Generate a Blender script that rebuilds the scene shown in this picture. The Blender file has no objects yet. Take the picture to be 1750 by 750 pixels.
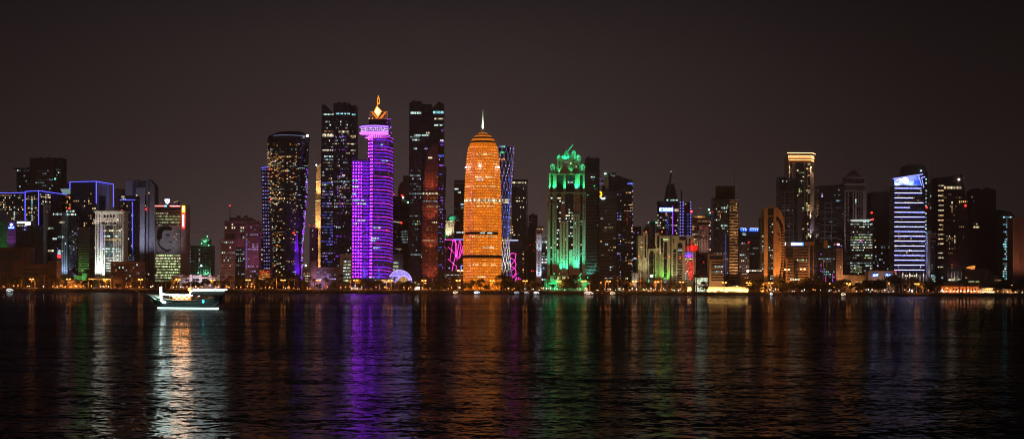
import bpy, bmesh, math, random
from mathutils import Vector, Matrix
R = random.Random(7)
PI = math.pi
sc = bpy.context.scene
COL = sc.collection
# ---- photograph geometry: focal length in photo pixels, principal point, camera height, roll
F, CX, HY, CAMH, ROLL = 2884.0, 875.0, 493.8, 6.2, 0.0050
GZ = 4.0                                        # ground level of the city shore
def WX(px, py, Y): return ((px - CX) - (HY - py) * ROLL) * Y / F
def WZ(px, py, Y): return CAMH + ((HY - py) + (px - CX) * ROLL) * Y / F

# ------------------------------------------------------------------ materials
def newmat(name):
    m = bpy.data.materials.new(name); m.use_nodes = True
    nt = m.node_tree; b = nt.nodes['Principled BSDF']
    return m, nt, b
def N(nt, t, **kw):
    n = nt.nodes.new(t)
    for k, v in kw.items(): setattr(n, k, v)
    return n
def math_(nt, op, a, b=None, c=None):
    n = N(nt, 'ShaderNodeMath', operation=op)
    for i, v in enumerate((a, b, c)):
        if v is None: continue
        if isinstance(v, (int, float)): n.inputs[i].default_value = v
        else: nt.links.new(v, n.inputs[i])
    return n.outputs[0]
_cache = {}
def conc(col, rough=0.85, var=0.35, joint=4.0, name='concrete'):
    key = ('c', col, rough, var, joint)
    if key in _cache: return _cache[key]
    m, nt, b = newmat(name)
    tc = N(nt, 'ShaderNodeTexCoord')
    mp = N(nt, 'ShaderNodeMapping'); mp.inputs['Scale'].default_value = (0.25, 0.25, 0.03)
    nt.links.new(tc.outputs['Object'], mp.inputs[0])
    n1 = N(nt, 'ShaderNodeTexNoise'); n1.inputs['Scale'].default_value = 1.0; n1.inputs['Detail'].default_value = 5
    nt.links.new(mp.outputs[0], n1.inputs[0])
    sp = N(nt, 'ShaderNodeSeparateXYZ'); nt.links.new(tc.outputs['Object'], sp.inputs[0])
    fz = math_(nt, 'FRACT', math_(nt, 'DIVIDE', sp.outputs[2], joint))
    ln = math_(nt, 'LESS_THAN', fz, 0.10)
    f = math_(nt, 'SUBTRACT', math_(nt, 'MULTIPLY_ADD', n1.outputs[0], 2 * var, 1 - var), math_(nt, 'MULTIPLY', ln, 0.22))
    mx = N(nt, 'ShaderNodeMix', data_type='RGBA', blend_type='MULTIPLY'); mx.inputs[0].default_value = 1
    mx.inputs[6].default_value = (*col, 1); nt.links.new(f, mx.inputs[7])
    nt.links.new(mx.outputs[2], b.inputs['Base Color']); b.inputs['Roughness'].default_value = rough
    _cache[key] = m; return m
def glass(col=(0.018, 0.022, 0.034), fl=4.0, mull=3.0, span=0.32, sc_=0.06, rough=0.12, name='facade_glass'):
    key = ('g', col, fl, mull, span, sc_, rough)
    if key in _cache: return _cache[key]
    m, nt, b = newmat(name)
    tc = N(nt, 'ShaderNodeTexCoord'); sp = N(nt, 'ShaderNodeSeparateXYZ'); nt.links.new(tc.outputs['Object'], sp.inputs[0])
    xy = math_(nt, 'ADD', sp.outputs[0], sp.outputs[1])
    cz = math_(nt, 'DIVIDE', sp.outputs[2], fl); cx = math_(nt, 'DIVIDE', xy, mull)
    a = math_(nt, 'LESS_THAN', math_(nt, 'FRACT', cz), span)
    c = math_(nt, 'LESS_THAN', math_(nt, 'FRACT', cx), 0.12)
    ln = math_(nt, 'MAXIMUM', a, c)
    cb = N(nt, 'ShaderNodeCombineXYZ'); nt.links.new(math_(nt, 'FLOOR', cx), cb.inputs[0]); nt.links.new(math_(nt, 'FLOOR', cz), cb.inputs[1])
    wn = N(nt, 'ShaderNodeTexWhiteNoise', noise_dimensions='3D'); nt.links.new(cb.outputs[0], wn.inputs[0])
    mx = N(nt, 'ShaderNodeMix', data_type='RGBA'); nt.links.new(ln, mx.inputs[0])
    v = math_(nt, 'MULTIPLY_ADD', math_(nt, 'POWER', wn.outputs[0], 4.0), 3.0, 0.7)
    m2 = N(nt, 'ShaderNodeMix', data_type='RGBA', blend_type='MULTIPLY'); m2.inputs[0].default_value = 1
    m2.inputs[6].default_value = (*col, 1); nt.links.new(v, m2.inputs[7])
    nt.links.new(m2.outputs[2], mx.inputs[6]); mx.inputs[7].default_value = (sc_, sc_, sc_ * 1.05, 1)
    nt.links.new(mx.outputs[2], b.inputs['Base Color'])
    r = math_(nt, 'MULTIPLY_ADD', ln, 0.5, math_(nt, 'MULTIPLY_ADD', wn.outputs[0], 0.2, rough))
    nt.links.new(r, b.inputs['Roughness'])
    _cache[key] = m; return m
def plain(col, rough=0.7, metal=0.0, name='paint'):
    key = ('p', col, rough, metal)
    if key in _cache: return _cache[key]
    m, nt, b = newmat(name)
    tc = N(nt, 'ShaderNodeTexCoord'); n1 = N(nt, 'ShaderNodeTexNoise'); n1.inputs['Scale'].default_value = 0.6; n1.inputs['Detail'].default_value = 4
    nt.links.new(tc.outputs['Object'], n1.inputs[0])
    mx = N(nt, 'ShaderNodeMix', data_type='RGBA', blend_type='MULTIPLY'); mx.inputs[0].default_value = 1
    mx.inputs[6].default_value = (*col, 1); nt.links.new(math_(nt, 'MULTIPLY_ADD', n1.outputs[0], 0.6, 0.7), mx.inputs[7])
    nt.links.new(mx.outputs[2], b.inputs['Base Color']); b.inputs['Roughness'].default_value = rough; b.inputs['Metallic'].default_value = metal
    _cache[key] = m; return m
def emit(col, s, vary=0.0, name='lit', sample=False, base=0.02, stripes=0.0):
    key = ('e', col, s, vary, stripes)
    if key in _cache: return _cache[key]
    m, nt, b = newmat(name)
    b.inputs['Base Color'].default_value = (base, base, base, 1)
    b.inputs['Emission Color'].default_value = (*col, 1); b.inputs['Emission Strength'].default_value = s
    if vary:
        g = N(nt, 'ShaderNodeNewGeometry'); oi = N(nt, 'ShaderNodeObjectInfo')
        r = math_(nt, 'FRACT', math_(nt, 'ADD', g.outputs['Random Per Island'], math_(nt, 'MULTIPLY', oi.outputs['Random'], 7.31)))
        tc = N(nt, 'ShaderNodeTexCoord')
        n1 = N(nt, 'ShaderNodeTexNoise'); n1.inputs['Scale'].default_value = 0.9; n1.inputs['Detail'].default_value = 2
        vm = N(nt, 'ShaderNodeVectorMath', operation='ADD'); nt.links.new(tc.outputs['Object'], vm.inputs[0])
        cb = N(nt, 'ShaderNodeCombineXYZ'); nt.links.new(math_(nt, 'MULTIPLY', oi.outputs['Random'], 50.0), cb.inputs[0])
        nt.links.new(cb.outputs[0], vm.inputs[1]); nt.links.new(vm.outputs[0], n1.inputs[0])
        k = math_(nt, 'MULTIPLY_ADD', math_(nt, 'POWER', r, 1.6), 2 * vary * s, (1 - vary) * s)
        nt.links.new(math_(nt, 'MULTIPLY', k, math_(nt, 'MULTIPLY_ADD', n1.outputs[0], 1.6, 0.2)), b.inputs['Emission Strength'])
    m.cycles.emission_sampling = 'AUTO' if sample else 'NONE'
    _cache[key] = m; return m
LIT = {
 'warm': emit((1, .60, .24), 1.1, .85), 'warmd': emit((1, .55, .25), .40, .8), 'cream': emit((1, .86, .55), 1.1, .85),
 'cool': emit((.72, 1, .92), 1.0, .85), 'coold': emit((.6, .85, .9), .32, .8), 'cyan': emit((.35, .85, .95), .9, .8),
 'lime': emit((.80, 1, .45), .85, .8), 'blue': emit((.10, .16, 1), 1.4, .7), 'violet': emit((.35, .06, 1), 1.6, .7),
 'orange': emit((1, .32, .05), 1.2, .8), 'white': emit((.9, .95, 1), 1.5, .7), 'red': emit((1, .04, .03), 1.2, .7),
 'green': emit((.08, 1, .35), 1.2, .7), 'lav': emit((.55, .45, 1), 1.1, .7), 'pink': emit((1, .1, .75), 1.5, .6)}
DARKWIN = plain((.012, .013, .018), .15, name='dark_pane')

# ------------------------------------------------------------------ mesh builder
class MB:
    def __init__(s): s.v = []; s.f = []; s.m = []; s.sm = False
    def add(s, vs, fs, mi=0):
        o = len(s.v); s.v += [tuple(v) for v in vs]
        for f in fs: s.f.append(tuple(i + o for i in f)); s.m.append(mi)
        return s
    def box(s, x0, x1, y0, y1, z0, z1, mi=0):
        vs = [(x0,y0,z0),(x1,y0,z0),(x1,y1,z0),(x0,y1,z0),(x0,y0,z1),(x1,y0,z1),(x1,y1,z1),(x0,y1,z1)]
        return s.add(vs, [(0,3,2,1),(4,5,6,7),(0,1,5,4),(1,2,6,5),(2,3,7,6),(3,0,4,7)], mi)
    def obox(s, c, hw, hd, hh, yaw, mi=0):
        ca, sa = math.cos(yaw), math.sin(yaw); vs = []
        for z in (-hh, hh):
            for x, y in ((-hw,-hd),(hw,-hd),(hw,hd),(-hw,hd)):
                vs.append((c[0]+x*ca-y*sa, c[1]+x*sa+y*ca, c[2]+z))
        return s.add(vs, [(0,3,2,1),(4,5,6,7),(0,1,5,4),(1,2,6,5),(2,3,7,6),(3,0,4,7)], mi)
    def prism(s, pts, z0, z1, mi=0):            # footprint polygon (counter-clockwise from above)
        n = len(pts); vs = [(x,y,z0) for x,y in pts] + [(x,y,z1) for x,y in pts]
        fs = [tuple(reversed(range(n))), tuple(range(n, 2*n))] + [(i,(i+1)%n,n+(i+1)%n,n+i) for i in range(n)]
        return s.add(vs, fs, mi)
    def slab(s, pts, y0, y1, mi=0):             # silhouette polygon in x-z through a depth
        n = len(pts); vs = [(x,y0,z) for x,z in pts] + [(x,y1,z) for x,z in pts]
        fs = [tuple(range(n)), tuple(reversed(range(n, 2*n)))] + [(i,n+i,n+(i+1)%n,(i+1)%n) for i in range(n)]
        return s.add(vs, fs, mi)
    def bar(s, a, b, r, mi=0, n=4, r2=None):
        a = Vector(a); b = Vector(b); d = b - a
        if d.length < 1e-6: return s
        q = d.to_track_quat('Z', 'Y'); r2 = r if r2 is None else r2; vs = []
        for p, rr in ((a, r), (b, r2)):
            for i in range(n):
                t = 2*PI*(i+.5)/n; vs.append(p + q @ Vector((math.cos(t)*rr, math.sin(t)*rr, 0)))
        return s.add(vs, [tuple(reversed(range(n))), tuple(range(n,2*n))] + [(i,(i+1)%n,n+(i+1)%n,n+i) for i in range(n)], mi)
    def line(s, pts, r, mi=0, n=4):
        for a, b in zip(pts, pts[1:]): s.bar(a, b, r, mi, n)
        return s
    def lathe(s, prof, c=(0,0), n=24, mi=0, a0=0, a1=2*PI, ky=1.0):   # prof: list of (radius, z)
        full = abs(a1-a0-2*PI) < 1e-4; k = n if full else n+1; vs = []
        for r, z in prof:
            for i in range(k):
                t = a0+(a1-a0)*i/n; vs.append((c[0]+r*math.cos(t), c[1]+r*math.sin(t)*ky, z))
        fs = []
        for j in range(len(prof)-1):
            for i in range(n):
                i2 = (i+1) % k; fs.append((j*k+i, j*k+i2, (j+1)*k+i2, (j+1)*k+i))
        if full:
            if prof[0][0] > .01: fs.append(tuple(reversed(range(k))))
            if prof[-1][0] > .01: fs.append(tuple((len(prof)-1)*k+i for i in range(k)))
        return s.add(vs, fs, mi)
    def mesh(s, name, mats):
        me = bpy.data.meshes.new(name); me.from_pydata(s.v, [], s.f)
        for m in (mats if isinstance(mats, (list, tuple)) else [mats]): me.materials.append(m)
        me.polygons.foreach_set('material_index', s.m)
        if s.sm: me.polygons.foreach_set('use_smooth', [True]*len(s.f))
        me.update(); return me
    def build(s, name, mats, parent=None, loc=None, smooth=False):
        s.sm = smooth
        o = bpy.data.objects.new(name, s.mesh(name, mats)); COL.objects.link(o)
        if parent: o.parent = parent
        if loc: o.location = loc
        return o
def tag(o, label=None, cat=None, group=None, kind=None):
    if label: o['label'] = label
    if cat: o['category'] = cat
    if group: o['group'] = group
    if kind: o['kind'] = kind
    return o
def empty(name, loc, rz=0):
    o = bpy.data.objects.new(name, None); COL.objects.link(o); o.location = loc; o.rotation_euler = (0, 0, rz); o.empty_display_size = 1
    return o
def copy_tree(o, parent=None):
    c = o.copy(); COL.objects.link(c); c.parent = parent
    for ch in KIDS.get(o.name, []):
        KIDS.setdefault(c.name, []).append(copy_tree(ch, c))
    return c
KIDS = {}
def kid(parent, o): KIDS.setdefault(parent.name, []).append(o); return o

def lamp(kind, loc, col, power, target=None, cone=60, blend=.6, size=.4, name='flood_lamp', parent=None):
    l = bpy.data.lights.new(name, kind); l.color = col; l.energy = power
    l.shadow_soft_size = size
    if kind == 'SPOT': l.spot_size = math.radians(cone); l.spot_blend = blend
    o = bpy.data.objects.new(name, l); COL.objects.link(o); o.location = loc
    if parent: o.parent = parent
    o.visible_glossy = False                    # unseen source; water mirrors only modelled heads, LEDs and windows
    if target is not None:
        o.rotation_euler = (Vector(target) - Vector(loc)).to_track_quat('-Z', 'Y').to_euler()
    return o

SUBP = {'sign_stroke':'sign_panel','sign_block':'sign_panel','sign_emblem':'sign_panel','sign_lettering':'sign_slab','portrait_shape':'banner','portrait_lettering':'banner','billboard_lettering':'billboard','billboard_emblem':'billboard','shield_emblem':'shield_sign','diamond_face':'diamond','saucer_rib':'saucer_underside','mullion':'glass_screen','transom':'arched_window','column':'roof','railing_post':'railing','spire_leg':'spire','light_rib':'shell','ledge':'purple_wall','dentil':'crown_block','attic_window':'attic','spandrel':'glass_bay','slot':'concrete_flank'}
def subparts(root):
    ch = [o for o in bpy.data.objects if o.parent == root] if False else list(root.children)
    by = {}
    for o in ch: by.setdefault(o.name.split('.')[0], []).append(o)
    for k, p in SUBP.items():
        if k in by and p in by:
            c0 = lambda o: sum((Vector(v) for v in o.bound_box), Vector())/8 + o.location
            for o in by[k]: o.parent = min(by[p], key=lambda q: (c0(q)-c0(o)).length)
_winmesh = {}
def winmesh(w, h, mat, name, d=.25):
    k = (round(w, 2), round(h, 2), mat.name, name)
    if k not in _winmesh:
        _winmesh[k] = MB().box(-w/2, w/2, -d, d, -h/2, h/2).mesh(name, mat)
    return _winmesh[k]
# ------------------------------------------------------------------ building
class B:
    def __init__(s, name, label, px, Y, cat='tower', group=None, py=400):
        s.px0, s.Y = px, Y
        s.ox = WX(px, py, Y)
        s.root = empty(name, (s.ox, Y, GZ)); tag(s.root, label, cat, group)
        s.items = {}; s.mass = MB(); s.cap = 100
    def x(s, px, py=400, dy=0): return WX(px, py, s.Y + dy) - s.ox
    def z(s, py, px=None, dy=0): return WZ(s.px0 if px is None else px, py, s.Y + dy) - GZ
    def w(s, n): return n * s.Y / F
    def box(s, px0, px1, pt, pb=None, dy=0, d=32, mat=None, name='wall', parent=None):
        z0 = 0 if pb is None else s.z(pb); m = MB().box(s.x(px0), s.x(px1), dy, dy+d, z0, s.z(pt))
        return m.build(name, mat, parent or s.root)
    def foot(s, pts, pt, pb=None, mat=None, name='wall', parent=None):     # pts (px, dy)
        m = MB().prism([(s.x(p, 400, y), y) for p, y in pts], 0 if pb is None else s.z(pb), s.z(pt))
        return m.build(name, mat, parent or s.root)
    def sil(s, pts, dy=0, d=30, mat=None, name='wall', parent=None, s_=False):
        return MB().slab([(s.x(a, b), max(s.z(b, a), 0) if b < 520 else 0) for a, b in pts], dy, dy+d).build(name, mat, parent or s.root)
    def led(s, pts, r, mat, dy=-.6, name='led_strip', parent=None, n=4):
        return MB().line([(s.x(p[0], p[1]), (p[2] if len(p) > 2 else dy), s.z(p[1], p[0])) for p in pts], r, 0, n).build(name, mat, parent or s.root)
    def put(s, name, w, h, x, y, z, yaw=0, mat=None, lit=True):
        s.items.setdefault(name, []).append((w, h, x, y, z, yaw, mat, lit))
    # windows on a flat facade from (px0,dy0) to (px1,dy1)
    def grid(s, px0, px1, pt, pb, nx, nz, fw=.6, fh=.5, p=.12, pal=('warm',), unlit=None, dy=0, dy1=None, rows=True, name='window', run=.5, slant=0, skip=None, out=.12):
        dy1 = dy if dy1 is None else dy1
        x0, x1 = s.x(px0, 400, dy), s.x(px1, 400, dy1); z0, z1 = s.z(pb), s.z(pt)
        yaw = math.atan2(dy1-dy, x1-x0); L = math.hypot(dy1-dy, x1-x0); cw, chh = L/nx, (z1-z0)/nz
        for j in range(nz):
            rp = p * (R.choice((.15, .5, 1, 1, 2.6)) if rows else 1); prev = False; rc = R.choice(pal)
            for i in range(nx):
                if skip and skip((i+.5)/nx, (j+.5)/nz): continue
                u = (i+.5)/nx
                lit = R.random() < (rp + (run*.5 if prev else 0)); prev = lit and rp > 0
                if not lit and unlit is None: continue
                mat = LIT[rc if R.random() < .7 else R.choice(pal)] if lit else unlit
                s.put(name, cw*fw, chh*fh, x0+(x1-x0)*u + math.sin(yaw)*out, dy+(dy1-dy)*u - math.cos(yaw)*out, z0+(j+.5)*chh + slant*(u-.5), yaw, mat, lit)
    def surf(s, fn, pt, pb, nx, nz, w, h, p, pal, a0=0., a1=1., name='window', rows=True, unlit=None, run=.4, dens=None, jit=0.):
        z0, z1 = s.z(pb), s.z(pt)
        for j in range(nz):
            z = z0+(j+.5)*(z1-z0)/nz; rp = p * (R.choice((.2, .6, 1, 1, 2.2)) if rows else 1); prev = False; rc = R.choice(pal)
            for i in range(nx):
                u = a0+(a1-a0)*(i+.5)/nx
                q = rp * (dens(u, (j+.5)/nz) if dens else 1)
                lit = R.random() < (q + (run*.5 if prev else 0)*min(1, q*8)); prev = lit
                if not lit and unlit is None: continue
                zz = z + R.uniform(-jit, jit); x, y, yaw = fn(u, zz)
                s.put(name, w*(1 if not jit else R.choice((.6,.8,1,1.3))), h, x, y, zz, yaw, LIT[rc if R.random() < .6 else R.choice(pal)] if lit else unlit, lit)
    def end(s):
        subparts(s.root)
        for name, its in s.items.items():
            its.sort(key=lambda t: (not t[7], -t[0]*t[1]))
            for (w, h, x, y, z, yaw, mat, lit) in its[:s.cap]:
                o = bpy.data.objects.new(name, winmesh(w, h, mat, name)); COL.objects.link(o); o.parent = s.root
                o.location = (x, y, z); o.rotation_euler = (0, 0, yaw)
            rest = its[s.cap:]
            if rest:
                mats = []; mb = MB()
                for (w, h, x, y, z, yaw, mat, lit) in rest:
                    if mat not in mats: mats.append(mat)
                    mb.obox((x, y, z), w/2, .25, h/2, yaw, mats.index(mat))
                o = mb.build(name, mats, s.root); o['kind'] = 'stuff'
        return s
    def flood(s, px, py, col, power, off=5, up=25, tx=0, cone=50, dy=0, size=.4):  # some match real floods, generic washes are added per building for brightness
        x, z = s.x(px, py), max(s.z(py), .7)
        return lamp('SPOT', (x, dy-off, z), col, power, (x+tx, dy+off*.2, z+up), cone, .9, size, 'flood_or_fill', s.root)
    def text(s, body, px, py, h, mat, dy=-.8, rot=None, sx=1.0, align='CENTER', name='sign_text'):
        c = bpy.data.curves.new(name, 'FONT'); c.body = body; c.size = h*1.35; c.align_x = align; c.align_y = 'CENTER'; c.extrude = .15
        c.offset = h*.03
        c.materials.append(mat); o = bpy.data.objects.new(name, c); COL.objects.link(o); o.parent = s.root
        bpy.context.view_layer.update(); me = bpy.data.meshes.new_from_object(o); COL.objects.unlink(o); bpy.data.objects.remove(o)
        o = bpy.data.objects.new(name, me); COL.objects.link(o); o.parent = s.root
        o.location = (s.x(px, py), dy, s.z(py, px)); o.rotation_euler = (PI/2, 0, 0) if rot is None else rot; o.scale = (sx, 1, 1)
        return o
def loftfn(secs, pw=2.0):
    """secs: [(z, cx, rx, cy, ry)] rising; returns point(u in 0..1 across the front, z) and mesh builder"""
    def at(z):
        if z <= secs[0][0]: return secs[0][1:]
        for a, b in zip(secs, secs[1:]):
            if z <= b[0]:
                t = (z-a[0])/(b[0]-a[0]); return tuple(p+(q-p)*t for p, q in zip(a[1:], b[1:]))
        return secs[-1][1:]
    def pt(t, z):
        cx, rx, cy, ry = at(z); c, s_ = math.cos(t), math.sin(t); e = 2.0/pw
        return (cx+rx*abs(c)**e*(1 if c > 0 else -1), cy+ry*abs(s_)**e*(1 if s_ > 0 else -1))
    def fn(u, z, out=.3):
        t = PI + PI*u                           # 0 = left edge, 1 = right edge, front is -y
        x, y = pt(t, z); x2, y2 = pt(t+.02, z); x1, y1 = pt(t-.02, z)
        yaw = math.atan2(y2-y1, x2-x1)
        return x+math.sin(yaw)*out, y-math.cos(yaw)*out, yaw
    def mesh(n=40, zs=None):
        mb = MB(); zs = zs or [q[0] for q in secs]; vs = []; fs = []
        for z in zs:
            for i in range(n): x, y = pt(2*PI*i/n, z); vs.append((x, y, z))
        for j in range(len(zs)-1):
            for i in range(n): k = (i+1) % n; fs.append((j*n+i, j*n+k, (j+1)*n+k, (j+1)*n+i))
        fs.append(tuple(reversed(range(n)))); fs.append(tuple((len(zs)-1)*n+i for i in range(n)))
        return mb.add(vs, fs)
    return fn, mesh, pt
GREY = conc((.30,.30,.33)); DGREY = conc((.12,.12,.13)); BROWN = conc((.20,.125,.09)); BEIGE = conc((.46,.36,.25)); PINK = conc((.32,.21,.22)); CREAM = conc((.55,.50,.42)); DBROWN = conc((.16,.11,.09)); PALE = conc((.50,.50,.54))
GL = glass(); GLB = glass((.02,.03,.06), 4, 2.4, .28, .05); GLD = glass((.012,.013,.018), 4, 3, .3, .03); GLT = glass((.02,.035,.04), 4, 2.5, .35, .06); STEEL = plain((.3,.3,.32), .4, .8, name='steel')
BLUELED = emit((.10,.10,1), 3.0, name='blue_led'); VLED = emit((.25,.007,1), 9, name='violet_led'); WLED = emit((.72,.95,1), 18, name='white_led'); PLED = emit((1,.05,.55), 2.6, name='magenta_led'); ALED = emit((.25,.28,1), 3.2, name='blue_white_led')
REDL = emit((1,.02,.02), 5, name='red_beacon'); WHT = emit((.85,.92,1), 3.0, name='white_sign'); SODIUM = emit((1,.30,.06), 6.5, name='sodium_lamp')
def beacon(b, px, py, mat=REDL, r=.9, dy=-1.2, name='beacon'):
    mb = MB(); mb.lathe([(0,-r),(r*.8,-r*.6),(r,0),(r*.8,r*.6),(0,r)], n=8)
    return mb.build(name, mat, b.root, (b.x(px,py), dy, max(b.z(py,px), r*.9)), True)
def crane(name, label, px, Y, ptop, pl, pr, pbase):
    b = B(name, label, px, Y, 'crane'); z0, z1 = b.z(pbase), b.z(ptop)
    m = MB(); w = 1.0
    for sx in (-w, w):
        for sy in (-w, w): m.bar((sx, sy, 0), (sx, sy, z1), .42)
    k = int(z1/4)
    for i in range(k): m.bar((-w, -w, i*4), (w, -w, i*4+4), .14); m.bar((w, w, i*4), (-w, w, i*4+4), .14)
    m.build('mast', STEEL, b.root)
    xa, xb = b.x(pl), b.x(pr); j = MB()
    j.bar((xa, 0, z1-3), (xb, 0, z1-3), .5); j.bar((xa, 0, z1-1.5), (xb, 0, z1-1.5), .4); n = int(abs(xb-xa)/4)
    for i in range(n): j.bar((xa+(xb-xa)*i/n, 0, z1-3), (xa+(xb-xa)*(i+.5)/n, 0, z1-1.5), .12)
    j.build('jib', STEEL, b.root)
    MB().bar((0,0,z1), (0,0,z1+5), .3).bar((0,0,z1+5), (xb*.8,0,z1-1.5), .1).bar((0,0,z1+5), (xa*.8,0,z1-1.5), .1).build('tower_head', STEEL, b.root)
    MB().box(-1.2,1.2,-2.2,-.9,z1-5.5,z1-3).build('cab', plain((.5,.45,.3)), b.root)
    return b
def roofkit(b, pxs, py, mat=DGREY, h=2.2, w=5, d=8, dy=8):
    for px in pxs: 
        x, z = b.x(px, py), b.z(py, px)-.4
        MB().box(x-w/2, x+w/2, dy, dy+d, z, z+h).build('roof_plant', mat, b.root)

# 1 --- dark brown slab tower far left, behind
b = B('office_tower', 'dark brown twin-slab tower with a green light, behind the blue-edged blocks at the far left', 65, 2720)
b.sil([(27,520),(27,287),(50,286),(50,520)], 4, 30, GLD); b.box(50, 92, 270, dy=0, d=34, mat=DBROWN); b.box(92.2, 104, 269.5, dy=-2, d=36, mat=GLD, name='glass_wing')
MB().slab([(b.x(20),b.z(287)),(b.x(52),b.z(285)),(b.x(52),b.z(287.5)),(b.x(20),b.z(288.5))], 2, 30).build('roof_canopy', GREY, b.root)
for py in range(292, 330, 7): b.box(62, 90, py, py+2.6, -.3, 1, GREY, 'parapet_band')
b.grid(28, 50, 289, 330, 6, 9, .5, .4, .12, ('coold','cool'), dy=4); b.grid(52, 91, 289, 330, 10, 8, .6, .35, .08, ('coold',)); b.grid(93, 103, 288, 330, 4, 9, .5, .4, .15, ('coold','cool'), dy=-2)
beacon(b, 95, 306, emit((.1,1,.5), 6, name='green_beacon'), 1.3, -3); b.end()
# 2 --- blue-outlined hotel, left
b = B('office_tower', 'dark glass tower outlined in blue light, cut by the left edge of the photo', 20, 2330)
b.box(-40, 41, 329.5, dy=0, d=34, mat=GLB); b.box(-40, 41, 361, 377, -1.2, 1, PALE, 'spandrel_panel')
b.led([(-40,330),(41,329.3)], .55, BLUELED); b.grid(-5, 40, 332, 360, 18, 7, .55, .55, .22, ('warm','warmd','cream')); b.grid(23.5,25.5,332,377,1,11,.9,.55,.9,('cool',), dy=-1.2)
b.grid(-2, 40, 362, 376, 16, 3, .4, .4, .06, ('warm',), DARKWIN, dy=-1.3)
b.end()
b = B('office_tower', 'dark glass corner tower outlined in blue light with a pale tapering fin beside it', 66, 2300)
b.foot([(41,6),(66,0),(101,40),(80,60),(41,46)], 326, mat=GLB)
b.led([(41,327,5.4),(66.3,325.8,-.8),(101,330,39.3)], .5, BLUELED); b.led([(41,327,5.4),(41,420,5.4)], .6, BLUELED, name='led_strip'); b.led([(66.3,326,-.8),(66.3,438,-.8)], .55, BLUELED)
b.grid(42,65,330,400,9,18,.5,.5,.14,('warm','warmd'), dy=6, dy1=0); b.grid(53,55.6,328,378,1,13,.9,.5,.95,('cool','cyan'), dy=2.6,dy1=2)
b.grid(67.5,86,330,350,8,5,.5,.5,.35,('warm','cream'), dy=1.5, dy1=22)
b.sil([(76,349),(88.5,350),(83,400),(82,454),(76,454)], -6, 5, PALE, 'fin_wall'); b.grid(78.5,84.5,355,450,2,20,.45,.45,.03,('warm',),DARKWIN,dy=-6)
b.box(58,66,397,452,-3,2,conc((.16,.30,.16)),'side_panel')
for i in range(13): b.box(67,76,397+i*4.2,399.2+i*4.2,-4,3,PALE,'balcony_band')
b.box(66.6,76,396,452,-2.5,2.4,GLD,'recess_wall'); b.end()
# 3 --- green and purple low office in front with roof sign
b = B('office_building', 'low glass office with a glowing white roof edge and a purple sign wall, far left', 35, 2200, 'building')
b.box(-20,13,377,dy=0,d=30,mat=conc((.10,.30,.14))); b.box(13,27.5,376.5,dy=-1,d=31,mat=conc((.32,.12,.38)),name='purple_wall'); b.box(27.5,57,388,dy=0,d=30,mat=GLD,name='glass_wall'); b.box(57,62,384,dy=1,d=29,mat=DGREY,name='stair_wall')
b.sil([(27,377),(54,378),(54,382.5),(28,384)], -2, 20, PALE, 'roof_edge'); b.box(30,53,379.5,381,-2.6,.5,WHT,'light_strip'); b.box(44,53,380.5,384.5,-2.8,.5,WHT,'light_strip')
for i in range(7): b.box(13.5,27,393+i*8,393.8+i*8,-1.5,1,DBROWN,'ledge')
bl = emit((.35,.55,1), 5, name='blue_white_sign')
MB().lathe([(0,-.4),(1.7,-.4),(1.7,.4),(0,.4)], n=14).build('sign_emblem', bl, b.root, (b.x(20), -1.9, b.z(384))).rotation_euler = (PI/2,0,0)
b.box(15,25.3,386.6,391,-1.9,.6,emit((.02,.10,1),2.5,name='blue_sign'),'sign_panel'); 
for k in range(4): b.box(15.6+k*2.4,17.2+k*2.4,387.8 if k%2 else 388.6,390.4,-2.5,.5,bl,'sign_stroke')
for k in range(5): b.box(30+k*3.6,32.2+k*3.6,385,386.4,-1,.8,LIT['cream'],'ceiling_light')
b.grid(28,57,390,450,9,14,.5,.4,.05,('warmd','blue','lav')); b.grid(-8,12,380,420,6,9,.3,.3,.03,('cool',),DARKWIN)
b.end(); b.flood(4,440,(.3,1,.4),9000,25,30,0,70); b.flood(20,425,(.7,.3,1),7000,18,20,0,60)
# 4 --- brown low-rise complex, foreground left
b = B('office_building', 'brown concrete low-rise with a gridded window wing, on the shore at the far left', 50, 2090, 'building')
b.box(-30,36,423,dy=0,d=26,mat=BROWN); b.box(36,50.5,422,dy=-1.5,d=27,mat=BROWN,name='stair_tower'); b.box(25,44,443.5,dy=-8,d=6,mat=BROWN,name='front_wing'); b.box(44,86,451,dy=-6,d=20,mat=BROWN,name='low_wing'); b.box(85.5,100,445,dy=-8,d=24,mat=BROWN,name='end_tower')
b.grid(-20,35,427,465,17,8,.75,.7,.01,('warmd',),DARKWIN)
for i in range(5): b.box(43,84,459.5+i*7,462+i*7,-6.4,1,DARKWIN,'window_band')
b.box(43,45.5,428,437,-1.9,1,DARKWIN,'window_slot'); b.grid(31,36,445,470,2,4,.4,.3,0,unlit=DARKWIN,dy=-8); b.grid(-20,24,468,480,8,1,.5,.8,0,unlit=DARKWIN)
b.end()
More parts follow.
